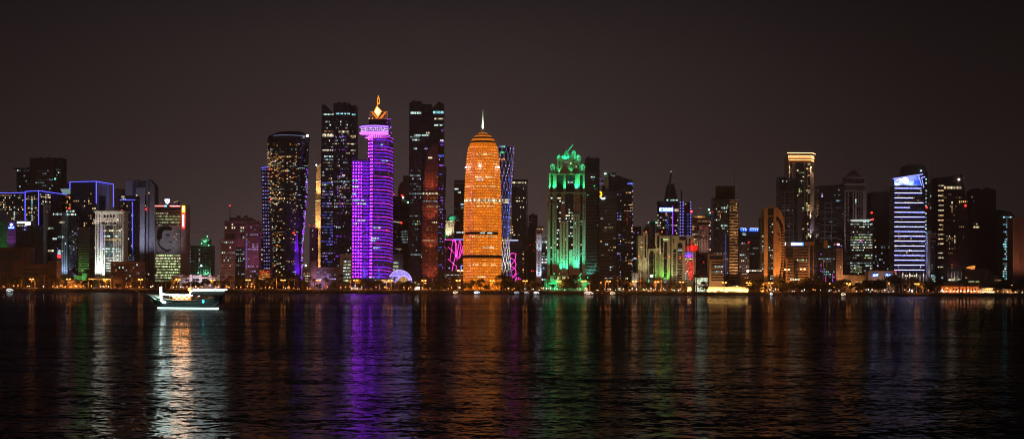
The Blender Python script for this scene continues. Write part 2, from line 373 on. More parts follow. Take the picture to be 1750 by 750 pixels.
# 5 --- twisted dark tower with a lit hat
b = B('office_tower', 'dark flaring tower with a pale lit hat-shaped roof, between the two blue-outlined towers', 110, 2450)
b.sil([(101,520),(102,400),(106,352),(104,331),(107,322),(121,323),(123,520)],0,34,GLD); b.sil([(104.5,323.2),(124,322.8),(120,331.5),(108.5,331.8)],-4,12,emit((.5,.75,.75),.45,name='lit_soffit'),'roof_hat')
b.sil([(98,520),(100,345),(107,336),(104,360),(102,520)],-5,8,DBROWN,'side_fin'); b.box(105,121,313,323,10,20,DBROWN,'roof_house')
b.grid(112,121,335,356,5,8,.7,.6,.5,('orange','warm')); b.box(116.5,120,355,357,-1,1,REDL,'red_sign'); b.end()
b = B('office_tower', 'dark glass block with bright white floor bands behind the brown low-rise', 112, 2290)
b.box(84,124,362,dy=0,d=30,mat=GLD); b.box(106.5,117.3,363,dy=-4,d=5,mat=conc((.30,.34,.42)),name='pale_panel'); b.box(117.6,133,388,dy=-2,d=30,mat=glass((.02,.03,.04),4,2,.2,.05),name='mirror_wall')
b.grid(107.5,116.5,390,472,3,17,.45,.5,.04,('cool',),DARKWIN,dy=-4)
for (p0,p1,y_) in ((111,128,361),(88,106,366),(112,130,366.5),(98,111,405),(83,92,390),(118,134,390.5),(90,97,408),(82,92,428.5),(98,108,429)): b.grid(p0,p1,y_-1.6,y_+1.6,8,1,.75,.9,.75,('cool','cream','coold'),dy=-4.4 if p1>106 and p0<118 else -.3,rows=False)
for k in range(5): b.box(102+k*2.2,103.4+k*2.2,378.3+(k%2)*.8,381.5,-4.8,.6,LIT['cream'],'sign_stroke')
b.box(98.5,104.5,435.6,440.4,-.9,.6,REDL,'red_sign'); b.box(99,104,431,434.6,-.9,.6,emit((.5,.6,.9),1.5,name='pale_sign'),'pale_sign')
b.grid(118.5,132.5,394,474,7,26,.4,.35,.16,('coold','lav','cool'),dy=-2); b.grid(85,105,395,450,8,14,.4,.35,.05,('blue','coold'))
b.end(); b.flood(112,478,(.6,.75,1),60000,14,30,0,70,-4)
b = B('banded_building', 'pale building with horizontal bands and a green-lit podium, beside the white ornate tower', 143, 2240, 'building')
b.box(134.5,152.5,388.5,dy=0,d=28,mat=GLD)
for i in range(21): b.box(134.2,152.8,388.5+i*4.3,391.1+i*4.3,-1,3,conc((.42,.44,.40)),'balcony_band')
b.box(129,150,471,484,-8,8,conc((.4,.45,.38)),'podium'); b.box(144,152,467,484,-9,8,conc((.4,.45,.38)),'podium_tower'); b.grid(135,152,388,472,9,20,.5,.4,.06,('warm','cream'))
for i in range(3): b.box(128,150,473.5+i*3.6,475+i*3.6,-8.5,1,DARKWIN,'window_band')
b.end(); b.flood(138,486,(.25,1,.2),26000,22,14,0,80,-8)
# 7 --- blue-edge tower B
b = B('office_tower', 'blue-outlined glass tower with a pale concrete flank, behind the white ornate tower', 163, 2380)
b.foot([(120,0),(164.5,0),(186,26),(186,50),(120,50)], 311, mat=GLB)
b.foot([(164.7,-.3),(186.3,25.6),(186.1,26.2),(164.5,.4)], 311.5, mat=conc((.42,.40,.44)), name='concrete_flank')
b.foot([(169,4.7),(181,19.2),(181,19.9),(169,5.5)], 334, mat=GLD, name='recess'); 
for k in range(5): b.led([(171+k*2.3,315,6.6+k*2.8),(171+k*2.3,333,6.6+k*2.8)],.22,DARKWIN,name='slot')
b.led([(119.6,311),(164.6,310)],.5,BLUELED); b.led([(164.8,310,-1),(186.5,313,25)],.5,BLUELED); b.led([(119.7,311),(119.7,322.5)],.6,BLUELED); b.led([(164.8,311,-1),(164.8,348,-1)],.65,BLUELED); b.led([(186.5,313,25),(186.5,352,25)],.6,BLUELED)
b.grid(121,164,329,480,12,36,.5,.5,.2,('warm','warm','warmd','cream'),skip=lambda u,v:(u>.55 and v<.3)); b.end()
# 8 --- white ornate tower
b = B('ornate_tower', 'white classical tower with a cornice, brightly floodlit from below, near the left', 186, 2150)
WC = conc((.62,.60,.56))
b.box(162,173,361.5,dy=2,d=26,mat=WC); b.box(198,210.5,361.5,dy=2,d=26,mat=WC,name='right_bay'); b.box(173,198,368,dy=4,d=24,mat=GLT,name='glass_bay'); b.box(173,198,361.8,379,3,24,WC,'attic')
b.box(174.6,178.8,384,None,.5,4,WC,'pier'); b.box(193,197.4,384,None,.5,4,WC,'pier')
b.box(158.5,212.5,360,361.4,-1.5,31,WC,'cornice'); b.box(160.5,211,361.6,363,-.2,29,WC,'cornice')
b.sil([(158.6,374.5),(161.8,374.5),(161.8,384),(160.3,378)],-.5,6,WC,'bracket'); b.sil([(210.7,374.5),(213,374.5),(211.4,378),(210.7,384)],-.5,6,WC,'bracket')
b.box(172,199,383.2,384.6,0,4,WC,'cornice')
for k in range(5): b.box(179.2+k*3.2,180.2+k*3.2,376,383.2,.6,2,WC,'column')
for k in range(4): b.box(176+k*5.2,179.4+k*5.2,367,372,2.6,1,DARKWIN,'attic_window')
b.grid(163.5,172,365,474,2,26,.4,.5,.02,('cool',),DARKWIN,dy=2); b.grid(199.5,209.5,365,446,3,20,.35,.5,.03,('cream',),DARKWIN,dy=2)
b.grid(175,178.5,386,474,1,20,.42,.5,.05,('cool',),DARKWIN,dy=.5); b.grid(193.5,197,386,446,1,14,.42,.5,.05,('cool',),DARKWIN,dy=.5)
for y_,pal in ((403.5,'cool'),(409.5,'warm'),(394,'cream'),(425,'cool'),(429.6,'cool'),(434,'coold')): b.grid(176 if pal!='warm' else 180,206,y_-1.3,y_+1.3,12,1,.7,.9,.6,(pal,),dy=.2,rows=False)
for k in range(9): b.box(179.5,192.5,440+k*4.4,441+k*4.4,3.4,1,CREAM,'spandrel')
b.led([(173.9,388),(173.9,428)],.4,emit((.25,.05,1),1.8,name='purple_led'),1.2)
beacon(b,208,359.5,REDL,.8,0)
b.end()
for px,pw in ((164,26000),(171,26000),(177,22000),(190,20000),(197,16000)): b.flood(px,480,(.82,1,.88),pw*4.6,9,34,0,62,2,.5)
for px in (165,176,186,196): b.flood(px,386,(1,.85,.75),5200,8,12,0,75,2,.5)
b.flood(186,478,(1,.95,.9),90000,32,60,0,60,0,1)
# 9 --- brown mid block
b = B('apartment_building', 'reddish brown block with cool lit windows, in front of the white ornate tower', 214, 2105, 'building')
b.box(189.5,240.5,447.5,dy=0,d=26,mat=conc((.30,.17,.12))); b.box(189,241,446.5,447.6,-.4,27,DBROWN,'parapet')
b.grid(191,239,450,478,16,6,.5,.5,.2,('cool','cyan','coold','warmd'),DARKWIN,rows=False,run=.2); b.end()
# 10 --- grey towers C
b = B('office_tower', 'blue-lined dark glass tower in front of the pale grey gabled towers', 217, 2330)
b.box(194,204.5,322,dy=6,d=28,mat=conc((.30,.30,.38)),name='grey_wing'); b.box(203.5,230,334,dy=0,d=32,mat=GLB); b.led([(205,341.5),(230,341.5)],.45,BLUELED); b.box(207,212.5,335,338,-.5,1,LIT['cream'],'lit_bay')
b.grid(204.5,229.5,338,446,9,27,.45,.5,.16,('cream','warm','coold','cool')); b.led([(226.3,345),(226.3,425)],.35,BLUELED); b.led([(227.2,365),(227.2,446)],.3,LIT['blue'],-.9); b.end()
b = B('office_tower', 'pale grey tower pair with a sloping gable roof, left of the tower with the portrait', 240, 2410)
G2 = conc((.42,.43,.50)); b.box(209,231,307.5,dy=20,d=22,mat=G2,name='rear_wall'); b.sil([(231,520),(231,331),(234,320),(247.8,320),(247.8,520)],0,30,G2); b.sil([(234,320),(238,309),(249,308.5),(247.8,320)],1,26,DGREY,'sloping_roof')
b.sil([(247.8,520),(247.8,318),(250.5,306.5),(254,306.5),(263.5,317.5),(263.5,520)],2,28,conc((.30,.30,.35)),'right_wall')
b.grid(231.5,235,332,478,1,36,.5,.4,.12,('warm','cream'),DARKWIN); b.grid(252.5,256,312,478,1,42,.6,.55,.08,('warm','coold'),DARKWIN,dy=2); b.box(247.2,249.2,335,None,-.4,2,DARKWIN,'joint'); b.grid(247.4,249,340,478,1,30,.7,.4,.15,('warm','lime'),dy=-.5)
beacon(b,250,357.5,REDL,1.3,-2)
for px in (212,224,229): b.box(px,px+1.5,304.5,307.6,24,3,DGREY,'roof_plant')
b.end(); b.flood(250,450,(.75,.75,1),120000,38,90,-6,90);  # added wash standing in for the city light on this concrete
# 11 --- tower with the portrait banner and the sign
b = B('office_tower', 'lime-windowed tower with a huge portrait banner and a red and yellow vertical sign', 291, 2180)
b.box(264.5,309,352,dy=0,d=30,mat=GLD); b.box(309,317.3,350,dy=-1,d=31,mat=conc((.36,.27,.24)),name='side_wall'); b.box(263.6,265.2,350,None,-1,3,PALE,'edge_pier')
for i in range(26):
    py = 357.5+i*4.85; 
    if py < 483: b.box(265.3,308.8,py+2.9,py+4.4,-.6,1,conc((.20,.21,.19)),'spandrel')
b.grid(266,308.5,363,388,24,5,.85,.5,.62,('lime','cream','lime'),rows=True,skip=lambda u,v:v>.7 and u>.5)
b.grid(266,308.5,434,482,24,10,.85,.52,.85,('lime','lime','cream'),rows=False)
b.box(265.4,308.6,385,433,-1.6,.8,conc((.20,.19,.21),.9,.15,400),'banner'); b.grid(292,308,388,430,6,9,.6,.4,.22,('warmd','cream'),dy=-1.7,rows=False)
INK = plain((.012,.012,.012), .8, name='ink')
def por(pts): b.sil(pts, -2.1, .4, INK, 'portrait_shape')
por([(268,404),(269,395),(273,389),(280,386.5),(289,386.5),(295,390),(293,394),(286,393),(279,395),(277,400),(277.5,406),(275,409),(272,407),(270,412),(268.4,410)])
por([(270,412),(272,413),(274,419),(280,424),(286,427),(292,425),(293,426.5),(288,430),(281,429),(274,423),(270.5,417)])
por([(283,401),(288,399.5),(291,401),(288,402.2),(283,402.4)]); por([(285,404),(290,403.6),(289,405.2),(286,405.4)]); por([(290,412.5),(294,412),(293,414.5),(289,414)]); por([(271,405),(272.5,404),(274,410),(273,414),(271.5,410)])
for k in range(6): b.box(270+k*4.2,272.8+k*4.2,429.6+(k%2),431.2+(k%2)*.6,-2.2,.5,INK,'portrait_lettering')
rs = emit((1,.05,.04), 2.6, name='red_sign'); b.box(264.8,285,351,353.4,-1.6,.9,emit((1,.12,.10),1.7,name='red_sign_dim'),'sign_panel'); b.box(290,308.5,351.2,353.4,-1.6,.9,rs,'sign_panel')
for k in range(7): b.box(291.2+k*2.4,292.5+k*2.4,351.6,352.9,-2.2,.5,WHT,'sign_stroke')
for k in range(6): b.box(266+k*2.9,268+k*2.9,351.7,352.9,-2.2,.5,emit((1,.5,.45),2,name='pink_sign'),'sign_stroke')
b.box(281,285.5,350.8,353.6,-2.4,.5,emit((.3,.8,1),2,name='cyan_sign'),'sign_stroke')
MB().slab([(b.x(281.6),b.z(340.6)),(b.x(289.6),b.z(340.6)),(b.x(289.4),b.z(343.5)),(b.x(287.5),b.z(347)),(b.x(285.6),b.z(348.4)),(b.x(283.6),b.z(347)),(b.x(281.8),b.z(343.5))],-1,1).build('shield_sign', emit((.75,.8,1),7,name='shield_light'), b.root)
MB().slab([(b.x(284),b.z(343.4)),(b.x(287.4),b.z(343.4)),(b.x(286.8),b.z(346)),(b.x(285.6),b.z(347.4)),(b.x(284.4),b.z(346))],-1.5,-1.02).build('shield_emblem', rs, b.root)
b.led([(284,348.6,.5),(284,352,.5)],.25,STEEL,name='sign_post'); b.led([(287.5,347.8,.5),(287.5,352,.5)],.25,STEEL,name='sign_post'); b.box(293,303,344.6,350,6,10,DGREY,'roof_plant'); beacon(b,302,343.5,LIT['cream'],.9,5); b.led([(273.3,346),(273.3,351)],.2,LIT['red'],1,'mast'); b.led([(296,345),(301,344)],.35,LIT['warm'],4,'roof_light')
b.box(311.4,316.4,351.6,363,-2.4,1.2,emit((1,.62,.02),3.0,name='yellow_sign'),'sign_panel'); b.box(311.4,316.4,363.2,390.5,-2.4,1.2,rs,'sign_panel')
b.text('SPORT FOR', 314, 377, 2.2, emit((1,.8,.75),5,name='sign_letters'), -2.7, (PI/2, -PI/2, 0), 1.02); b.text('LIFE', 314, 356.9, 2.2, emit((1,.95,.6),5,name='sign_letters_warm'), -2.7, (PI/2, -PI/2, 0), 1.02)
b.end(); b.flood(320,372,(1,.25,.08),16000,16,0,-14,95); b.flood(287,425,(.7,.7,.8),60000,50,12,0,60)
# 12 --- scaffolded building
b = B('unfinished_building', 'unfinished gridded concrete building with green site lights, right of the vertical red sign', 339, 2290, 'building')
b.box(316.5,361,419,dy=0,d=28,mat=glass((.03,.04,.05),5,3.2,.3,.10)); 
for i in range(12): b.box(316.8,360.8,420+i*5,420.9+i*5,-1.4,2,GREY,'floor_slab')
for i in range(11): b.box(317+i*4.3,317.7+i*4.3,418.5,None,-1,1,GREY,'column')
b.box(343,357,408,418.8,4,14,conc((.14,.18,.15)),'core'); b.box(342,358,413,414,3,16,GREY,'floor_slab'); b.grid(323,326,422,455,1,6,.5,.35,.95,('white',),rows=False,dy=-1); b.grid(339.5,342,425,450,1,7,.5,.3,.95,('white','cool'),rows=False,dy=-1)
b.grid(318,360,422,480,12,11,.35,.25,.05,('coold','cool'))
gb = emit((.15,1,.45), 4, name='site_light')
for px,py in ((354.5,404),(349,412),(352,412),(345,416),(357,419),(339,466),(352,468),(356,466)): beacon(b,px,py,gb,.8,-1.5,'site_lamp')
beacon(b,344.5,454,emit((.6,1,.8),5,name='site_lamp_white'),1.2,-2,'site_lamp')
b.end(); lamp('POINT',(b.x(351),-3,b.z(411)),(.2,1,.4),5000,name='flood_or_fill',parent=b.root); lamp('POINT',(b.x(353),-5,b.z(469)),(.2,1,.4),6000,name='flood_or_fill',parent=b.root)
b.led([(328,396.5),(372,396.5)],.14,STEEL,0,'crane_jib'); b.led([(354.6,396),(354.6,408)],.3,STEEL,0,'crane_mast')
# 13 --- white low-rise with stepped frames
b = B('low_building', 'white low building with stepped open frames, behind the lit dhow', 340, 2090, 'building'); WF = conc((.60,.52,.52))
b.box(292,380,470,476,4,18,WF); b.box(292,380,482,None,4,18,DBROWN,'lower_storey')
for px in (306,324,341,357,372): b.box(px,px+4.5,469,489 if px%2 else None,0,6,WF,'pier')
for a,c,t in ((298,325,474.5),(312,343,480.5),(343,376,473.5),(300,320,470.2)): b.box(a,c,t,t+2.2,-.5,5,WF,'beam')
b.grid(294,378,476.5,481.5,22,1,.7,.8,.25,('warm','orange','coold'),DARKWIN,dy=3.8,rows=False); b.end(); b.flood(340,492,(.9,.8,.95),55000,24,8,0,110)
# 14 --- pink brown stepped tower
b = B('apartment_tower', 'pink-lit stepped masonry tower with a red-tipped antenna', 410, 2210)
b.box(383,441,377,dy=2,d=28,mat=PINK,name='wall'); b.box(390.5,427,371,377.2,8,18,PINK,'penthouse'); b.box(427,433,374,377.1,8,16,PINK,'penthouse'); b.box(377.5,403,409,dy=-3,d=20,mat=PINK,name='left_wing'); b.box(419,442.5,383,dy=-1,d=24,mat=PINK,name='right_wing'); b.box(375.5,403,468,dy=-6,d=20,mat=PINK,name='podium')
b.box(403,419,425,None,-.6,6,GLD,'glass_bay')
b.grid(384,440,381,408,15,5,.5,.45,.10,('cool','cream'),DARKWIN,dy=1.8); b.grid(378.5,402,412,478,7,15,.5,.4,.22,('coold','cool','cream'),DARKWIN,dy=-3); b.grid(403.5,418.5,425,470,5,12,.5,.4,.3,('cool','coold'),dy=-.7); b.grid(420,441.5,386,478,6,22,.45,.4,.25,('coold','lav'),DARKWIN,dy=-1)
b.led([(421.5,411),(421.5,460)],.4,LIT['blue'],-1.6); b.box(396,400,399,407,1.6,.6,DARKWIN,'tall_window'); b.box(411,414,399,407,1.6,.6,DARKWIN,'tall_window')
m = MB(); x=b.x(391); z=b.z(377); zt=b.z(351.5)
for s in (-1,1): m.bar((x+s*.9,9,z),(x+s*.3,9,zt),.22); 
for k in range(6): m.bar((x-.8,9,z+k*3),(x+.8,9,z+k*3+3),.14)
m.build('antenna', STEEL, b.root); beacon(b,391,351,REDL,.9,9)
b.end(); b.flood(436,470,(1,.2,.75),30000,35,50,0,85); b.flood(395,486,(1,.5,.35),26000,45,30,0,90)
b = B('apartment_tower', 'narrow brown block squeezed behind the pink-lit stepped tower', 446, 2420); b.box(441,450,400,dy=0,d=20,mat=BROWN); b.grid(442,449,404,478,3,18,.5,.5,.1,('warmd','cream'),DARKWIN); b.end()
# 16 --- slim blue dotted tower and curvy tower
b = B('office_tower', 'slim leaning tower speckled with blue-white dots, left of the bulging dark tower', 455, 2420)
b.sil([(450.5,520),(449,420),(446.5,287),(458,285.5),(462,400),(464,520)],0,24,GLD); b.led([(446.6,287),(458,285.6)],.5,BLUELED)
dz = [p for p in range(290,486,6)]
for i,py in enumerate(dz):
    for k in range(3):
        px = 448.6+k*4.2+(py-287)*.022; b.put('window',1.5,1.2,b.x(px),-.3,b.z(py),0,LIT['lav' if (i+k)%4 else 'blue'])
b.end()
b = B('office_tower', 'low block wrapped in curved red and orange light bands, below the slim dotted tower', 452, 2180, 'building')
b.box(442,462.5,459,dy=0,d=22,mat=DBROWN)
for i in range(5): b.led([(442.2,463.5+i*4),(452,460.5+i*4),(462.3,459.5+i*4.4)],.38,LIT['orange'] if i!=1 else LIT['red'])
b.grid(443,461,462,482,8,6,.6,.4,.5,('orange','warm'),rows=False); b.end()
b = B('office_tower', 'bulging dark glass tower with a slanted lens-shaped roof and scattered gold windows', 489, 2290)
s0 = [(0,463.5,515.5),(b.z(470),464,515),(b.z(430),464.5,514),(b.z(380),461.5,518),(b.z(330),457,521.5),(b.z(280),454.3,523),(b.z(241),453.2,523.6)]
secs = [(z,b.x((a+c)/2),b.w(c-a)/2,22,22) for z,a,c in s0]; fn, mesh, pt = loftfn(secs, 3.2)
mesh(56).build('wall', GLD, b.root, smooth=False)
# lens roof
roof = [(b.z(241)-.1,b.x(488.5),b.w(70)/2,22,22.5),(b.z(237),b.x(489),b.w(72)/2,22,23),(b.z(233),b.x(489.5),b.w(72)/2,22,23),(b.z(229),b.x(491),b.w(62)/2,22,21),(b.z(225),b.x(493),b.w(46)/2,22,17),(b.z(222.4),b.x(496),b.w(24)/2,22,9)]
f2, m2, _ = loftfn(roof, 3.0); m2(48).build('roof', plain((.03,.03,.045), .35, name='dark_roof'), b.root, smooth=True)
b.led([(467,232,-1.6),(480,231.2,-1.6),(500,231.4,-1.6),(522,232,4)],.4,emit((.5,.55,.9),.5,name='roof_glow'),name='roof_light'); beacon(b,525,232,emit((.85,.9,1),25,name='flare_lamp'),1.5,2,'roof_lamp')
b.led([(499,224),(504,217)],.2,STEEL,20,'mast')
gd = lambda u,v: (1.7 if u<.62 else .35)*(.35+.9*math.exp(-((u-.42)/.25)**2))
b.surf(fn,246,480,30,48,1.2,.95,.15,('warm','cream','orange'),.03,.66,dens=lambda u,v: gd(u,v)*(1.5 if v>.5 else .45),jit=2.2); b.surf(fn,244,480,30,52,1.9,.6,.08,('coold','cool','cyan'),.1,.95)
b.surf(fn,270,480,5,50,1.3,2.4,.55,('violet','violet','lav'),.86,.99,dens=lambda u,v:1.4-v*.5)
for y_,a,c in ((268,457+18,497),(339,463,487),(292,476,492)): b.grid(a,c,y_-1.5,y_+1.5,9,1,.6,.7,.9,('warm',),dy=-.8,rows=False)
vw = plain((.30,.05,.60),.4,name='violet_panel')
b.sil([(505,520),(502,450),(504,410),(508,392),(509,410),(512,470),(511.5,520)],1.2,3,vw,'violet_fin')
for px,py in ((480,440),(479,450),(481,456),(478,465),(482,470),(480,478)): beacon(b,px,py,LIT['warm'],1.0,-1.3,'lobby_light')
beacon(b,502,397.5,REDL,1.2,-2); beacon(b,461,290,REDL,.9,-2); beacon(b,463.5,341,REDL,.9,-2)
b.end()
for py in (478,440,400): b.flood(508,py,(.35,.08,1),42000,16,26,0,70)
# 17-18
b = B('apartment_tower', 'narrow brown tower with small windows, left foot of the gold-lit tower', 534, 2330)
b.box(529,541,389,dy=0,d=18,mat=BROWN); b.grid(530,536,392,470,2,22,.4,.5,.12,('warm','cream'),DARKWIN); beacon(b,529,385,REDL,.6); beacon(b,536.5,386,REDL,.6); b.end()
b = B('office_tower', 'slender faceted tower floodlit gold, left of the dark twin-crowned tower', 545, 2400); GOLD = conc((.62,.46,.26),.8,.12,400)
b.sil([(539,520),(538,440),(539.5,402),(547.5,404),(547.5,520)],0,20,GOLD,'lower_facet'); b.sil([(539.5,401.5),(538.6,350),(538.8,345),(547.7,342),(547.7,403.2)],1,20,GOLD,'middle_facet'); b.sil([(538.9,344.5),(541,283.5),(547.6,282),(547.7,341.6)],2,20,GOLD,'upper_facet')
for a,y_ in ((0,402.5),(1,343),(2,310)): b.led([(539.3,y_+.6),(547.6,y_-.6)],.35,emit((1,.75,.4),2.2,name='gold_led'),a-.7)
beacon(b,540.5,282,emit((.8,.95,1),12,name='flare_small'),1.0,0); beacon(b,547,281.5,LIT['orange'],1.0,0)
b.end()
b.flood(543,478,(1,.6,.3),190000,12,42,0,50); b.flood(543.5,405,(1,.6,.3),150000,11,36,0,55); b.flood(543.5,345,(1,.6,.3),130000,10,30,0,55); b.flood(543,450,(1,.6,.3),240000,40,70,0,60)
b = B('low_building', 'low brown and grey block with lit office floors at the foot of the gold-lit tower', 532, 2130, 'building')
b.box(517,531,456,dy=0,d=20,mat=DBROWN); b.box(531,541,446,dy=-2,d=22,mat=conc((.34,.24,.22)),name='tower_wall'); b.box(541,582,456.5,dy=0,d=20,mat=conc((.26,.2,.26)),name='long_wing')
b.grid(519,530,465,482,4,4,.7,.4,.9,('cream','warmd'),rows=False); b.grid(542,575,460,478,8,5,.85,.3,.5,('lav','coold'),DARKWIN); beacon(b,522.5,453.5,emit((.8,1,.9),9,name='yard_lamp'),1.1,-1); b.end(); b.flood(545,488,(.9,.5,.9),22000,20,10,0,90)
# 19 --- dark twin-crowned tower F
b = B('office_tower', 'tall black tower with a notched crown, left of the violet tower', 578, 2330)
b.sil([(547.5,520),(547.8,300),(549.5,178),(556,179),(563,187),(570,194.5),(570,520)],3,34,GLD,'left_wall'); b.sil([(569.8,520),(569.8,176.5),(597.5,176.5),(597.8,520)],0,38,GLD); b.sil([(597.8,520),(597.6,180.5),(607.6,180),(608,300),(608.3,520)],4,30,GLD,'right_wall')
b.grid(550.5,569,191,200,10,1,.7,.25,.95,('cyan','cool'),rows=False,dy=3); b.grid(573,597,191,198,14,1,.7,.35,.95,('cyan','cool'),rows=False); b.grid(598.5,607,192,199,5,1,.7,.35,.9,('cyan',),rows=False,dy=4)
b.grid(549.5,569,229,234,12,1,.8,.8,.95,('cream',),rows=False,dy=3); b.grid(572,596,222.5,228,14,1,.7,.6,.85,('cream','warm'),rows=False); b.grid(598.5,607,230,235,5,1,.8,.7,.9,('warm',),rows=False,dy=4)
b.grid(549.5,569,200,480,10,52,.55,.42,.22,('cream','coold','cool','warmd'),dy=3,skip=lambda u,v:v<.5,run=.8); b.grid(571,597,200,480,14,52,.6,.42,.22,('cream','coold','warmd','cool'),skip=lambda u,v:v<.4,run=.8); b.grid(598.5,607,200,480,4,52,.55,.4,.14,('cream','coold'),dy=4)
b.grid(549,569,310,480,11,34,.5,.36,.40,('blue','coold','lav','blue'),dy=3,run=.8); b.grid(571,590,225,480,8,45,.3,.4,.14,('violet','lav'),dy=-.2)
b.grid(571,605,300,470,12,26,.5,.35,.07,('cyan','cool'))
b.end()
b = B('office_building', 'pale lit block with glowing green-white office bands, at the left foot of the violet tower', 590, 2160, 'building')
b.box(581,600.5,434,dy=0,d=20,mat=conc((.36,.30,.33))); b.grid(587,599.5,444,482,6,7,.95,.38,.95,('cool','lime'),rows=False); b.box(586,597,441.6,443,-.3,.5,DARKWIN,'window_band'); b.end(); b.flood(585,486,(.8,.65,.9),14000,16,20,0,80)
# 20 --- violet tower
VW = conc((.20,.07,.30), .5, .15, 4.37); VDOT = emit((.36,.012,1), 68, name='violet_dot')
b = B('office_tower', 'violet LED-lit tower with a flying-saucer ring and a glowing orange diamond crown', 640, 2240)
VG = glass((.10,.05,.22), 4.37, 2.6, .35, .22)
b.box(600.5,628.5,274,dy=4,d=26,mat=VG,name='low_wing'); b.sil([(600.5,273.8),(601,268),(604,269.5),(610,272.3),(628,272.3),(628,273.9)],5,20,VW,'low_wing_roof')
cx = b.x(646); rw = b.w(22.3)
secs = [(0,cx+1,rw,26,24),(b.z(213),cx+1,rw,26,24)]; secs = [(0,b.x(648),b.w(21),24,24),(b.z(300),b.x(648),b.w(21),24,24),(b.z(236),b.x(648.2),b.w(20.4),24,23.5)]
fn, mesh, pt = loftfn(secs, 4.2); mesh(48).build('wall', VG, b.root)
b.sil([(663,520),(663,196),(664.2,203),(666.8,226),(668.6,262),(668.8,520)],8,20,VG,'right_fin')
# LED rows
rows = [232.5+5.72*i for i in range(43)]
for i,py in enumerate(rows):
    z = b.z(py)
    if py > 277:
        for k in range(4): b.put('led_dot',.85,.75,b.x(603+k*4.55),3.6,z,0,VDOT)
        if R.random() > .06: b.put('led_strip',b.w(12 if i%3 else 10),.17,b.x(626-(0 if i%3 else 1)),3.5,z-.4,0,VLED)
    for k in range(2): b.put('led_dot',.85,.75,*fn(.33+k*.055,z)[:2],z,0,VDOT)
    if py < 272:
        for k in range(2): b.put('led_dot',.85,.75,*fn(.16+k*.05,z)[:2],z,0,VDOT)
    # curved strip right
    us = [.44+.11*k for k in range(6)]; 
    if R.random() > .06:
        m = MB(); P = [fn(min(u,.985),z-(u-.44)*5.2,.5) for u in us]; P = [(p[0],p[1],z-(u-.44)*5.2) for p,u in zip(P,us)]
        m.line(P,.095).build('led_strip', VLED if i%4 else emit((.6,.02,.9),9,name='pink_violet_led'), b.root)
b.cap = 100
for (y_,a,c) in ((308,601,611),(319,602,612),(331,601,609),(342,601,622),(348,610,625),(376.5,611,624),(382,602,610),(389,638,650),(407,633,650),(411,633,642),(423.5,638,650),(474,630,640),(275,652,664),(247.5,650,654)): b.grid(a,c,y_-1.4,y_+1.4,int((c-a)/1.6)+1,1,.8,.8,.8,('cool','cyan'),dy=3.7 if a<628 else -.9,rows=False)
# saucer
mc = (b.x(638.5), 20.0); s = b.w(1)
prof = lambda L: [(r*s, b.z(py)) for r,py in L]
MB().lathe(prof([(17.5,234),(19,232),(24,229.5),(27.6,226)]),mc,44).build('saucer_underside', emit((.9,.22,.95),1.7,name='saucer_glow'), b.root, smooth=True)
m = MB(); 
for k in range(18):
    t = PI+PI*(k+.5)/18; c_,s_ = math.cos(t),math.sin(t)
    m.bar((mc[0]+c_*18.5*s,mc[1]+s_*18.5*s,b.z(232.6)-.2),(mc[0]+c_*25.5*s,mc[1]+s_*25.5*s,b.z(228.2)-.7),.9,r2=.25)
m.build('saucer_rib', plain((.10,.02,.12),.6,name='rib_paint'), b.root)
MB().lathe(prof([(27.6,226),(28,225.4),(27.4,224.6),(25,224.6)]),mc,44).build('saucer_edge', emit((.5,.12,1),3,name='saucer_rim'), b.root)
MB().lathe(prof([(24.6,224.8),(24.2,216.6)]),mc,44).build('saucer_window_wall', plain((.06,.03,.14),.4), b.root)
for r_ in (222.4,219):
    for k in range(22):
        t = PI+PI*(k+.5)/22; b.put('saucer_window',1.9,1.5,mc[0]+math.cos(t)*24.6*s,mc[1]+math.sin(t)*24.6*s,b.z(r_),t+PI/2,emit((.75,.45,1),2.0,.5,name='saucer_pane'))
MB().lathe(prof([(24,216.2),(27.6,215.7),(27.4,214.9),(25,214.2)]),mc,44).build('saucer_upper_rim', emit((.36,.15,1),2.6,name='saucer_rim_blue'), b.root)
MB().lathe(prof([(25,213.5),(19,211),(12,209.8),(.1,209.8)]),mc,44).build('saucer_roof', plain((.05,.03,.12),.4,name='saucer_roof_paint'), b.root)
MB().lathe(prof([(17,240),(20,239),(20.2,236),(18,234)]),(b.x(647),24),40).build('collar', emit((.45,.02,.5),1.0,name='collar_glow'), b.root)
# crown
b.box(629,662,202,212,8,26,plain((.035,.02,.07),.5,name='dark_violet_wall'),'upper_drum'); OR = emit((1,.33,.03),2.6,name='crown_orange'); ORD = emit((1,.28,.06),.55,name='crown_orange_dim')
m = MB()
for px in (630.5,634,654,658,660.5): m.bar((b.x(px),9,b.z(202)),(b.x(px),9,b.z(189.5)),.25)
for py in (201.6,195.5,190): m.bar((b.x(630.5),9,b.z(py)),(b.x(660.5),9,b.z(py)),.25)
m.build('crown_frame', ORD, b.root)
MB().slab([(b.x(632),b.z(190)),(b.x(634.5),b.z(190)),(b.x(645.5),b.z(202)),(b.x(641),b.z(202))],7,9).build('crown_arm',emit((1,.22,.03),1.3,name='crown_arm_light'),b.root)
MB().slab([(b.x(659),b.z(190)),(b.x(656.5),b.z(190)),(b.x(645.5),b.z(202)),(b.x(650),b.z(202))],7,9).build('crown_arm',emit((1,.22,.03),1.3,name='crown_arm_light'),b.root)
d0,d1,d2,d3 = [(b.x(x_,p_),b.z(p_)) for x_,p_ in ((643.6,180.3),(652,189.5),(645.4,200),(638.3,190.5))]
MB().slab([d0,d1,d2,d3],4,6.5).build('diamond', OR, b.root)
ins = lambda q,f: ((q[0]-d1[0]*.5-d3[0]*.5)*f+(d1[0]+d3[0])/2,(q[1]-d0[1]*.5-d2[1]*.5)*f+(d0[1]+d2[1])/2)
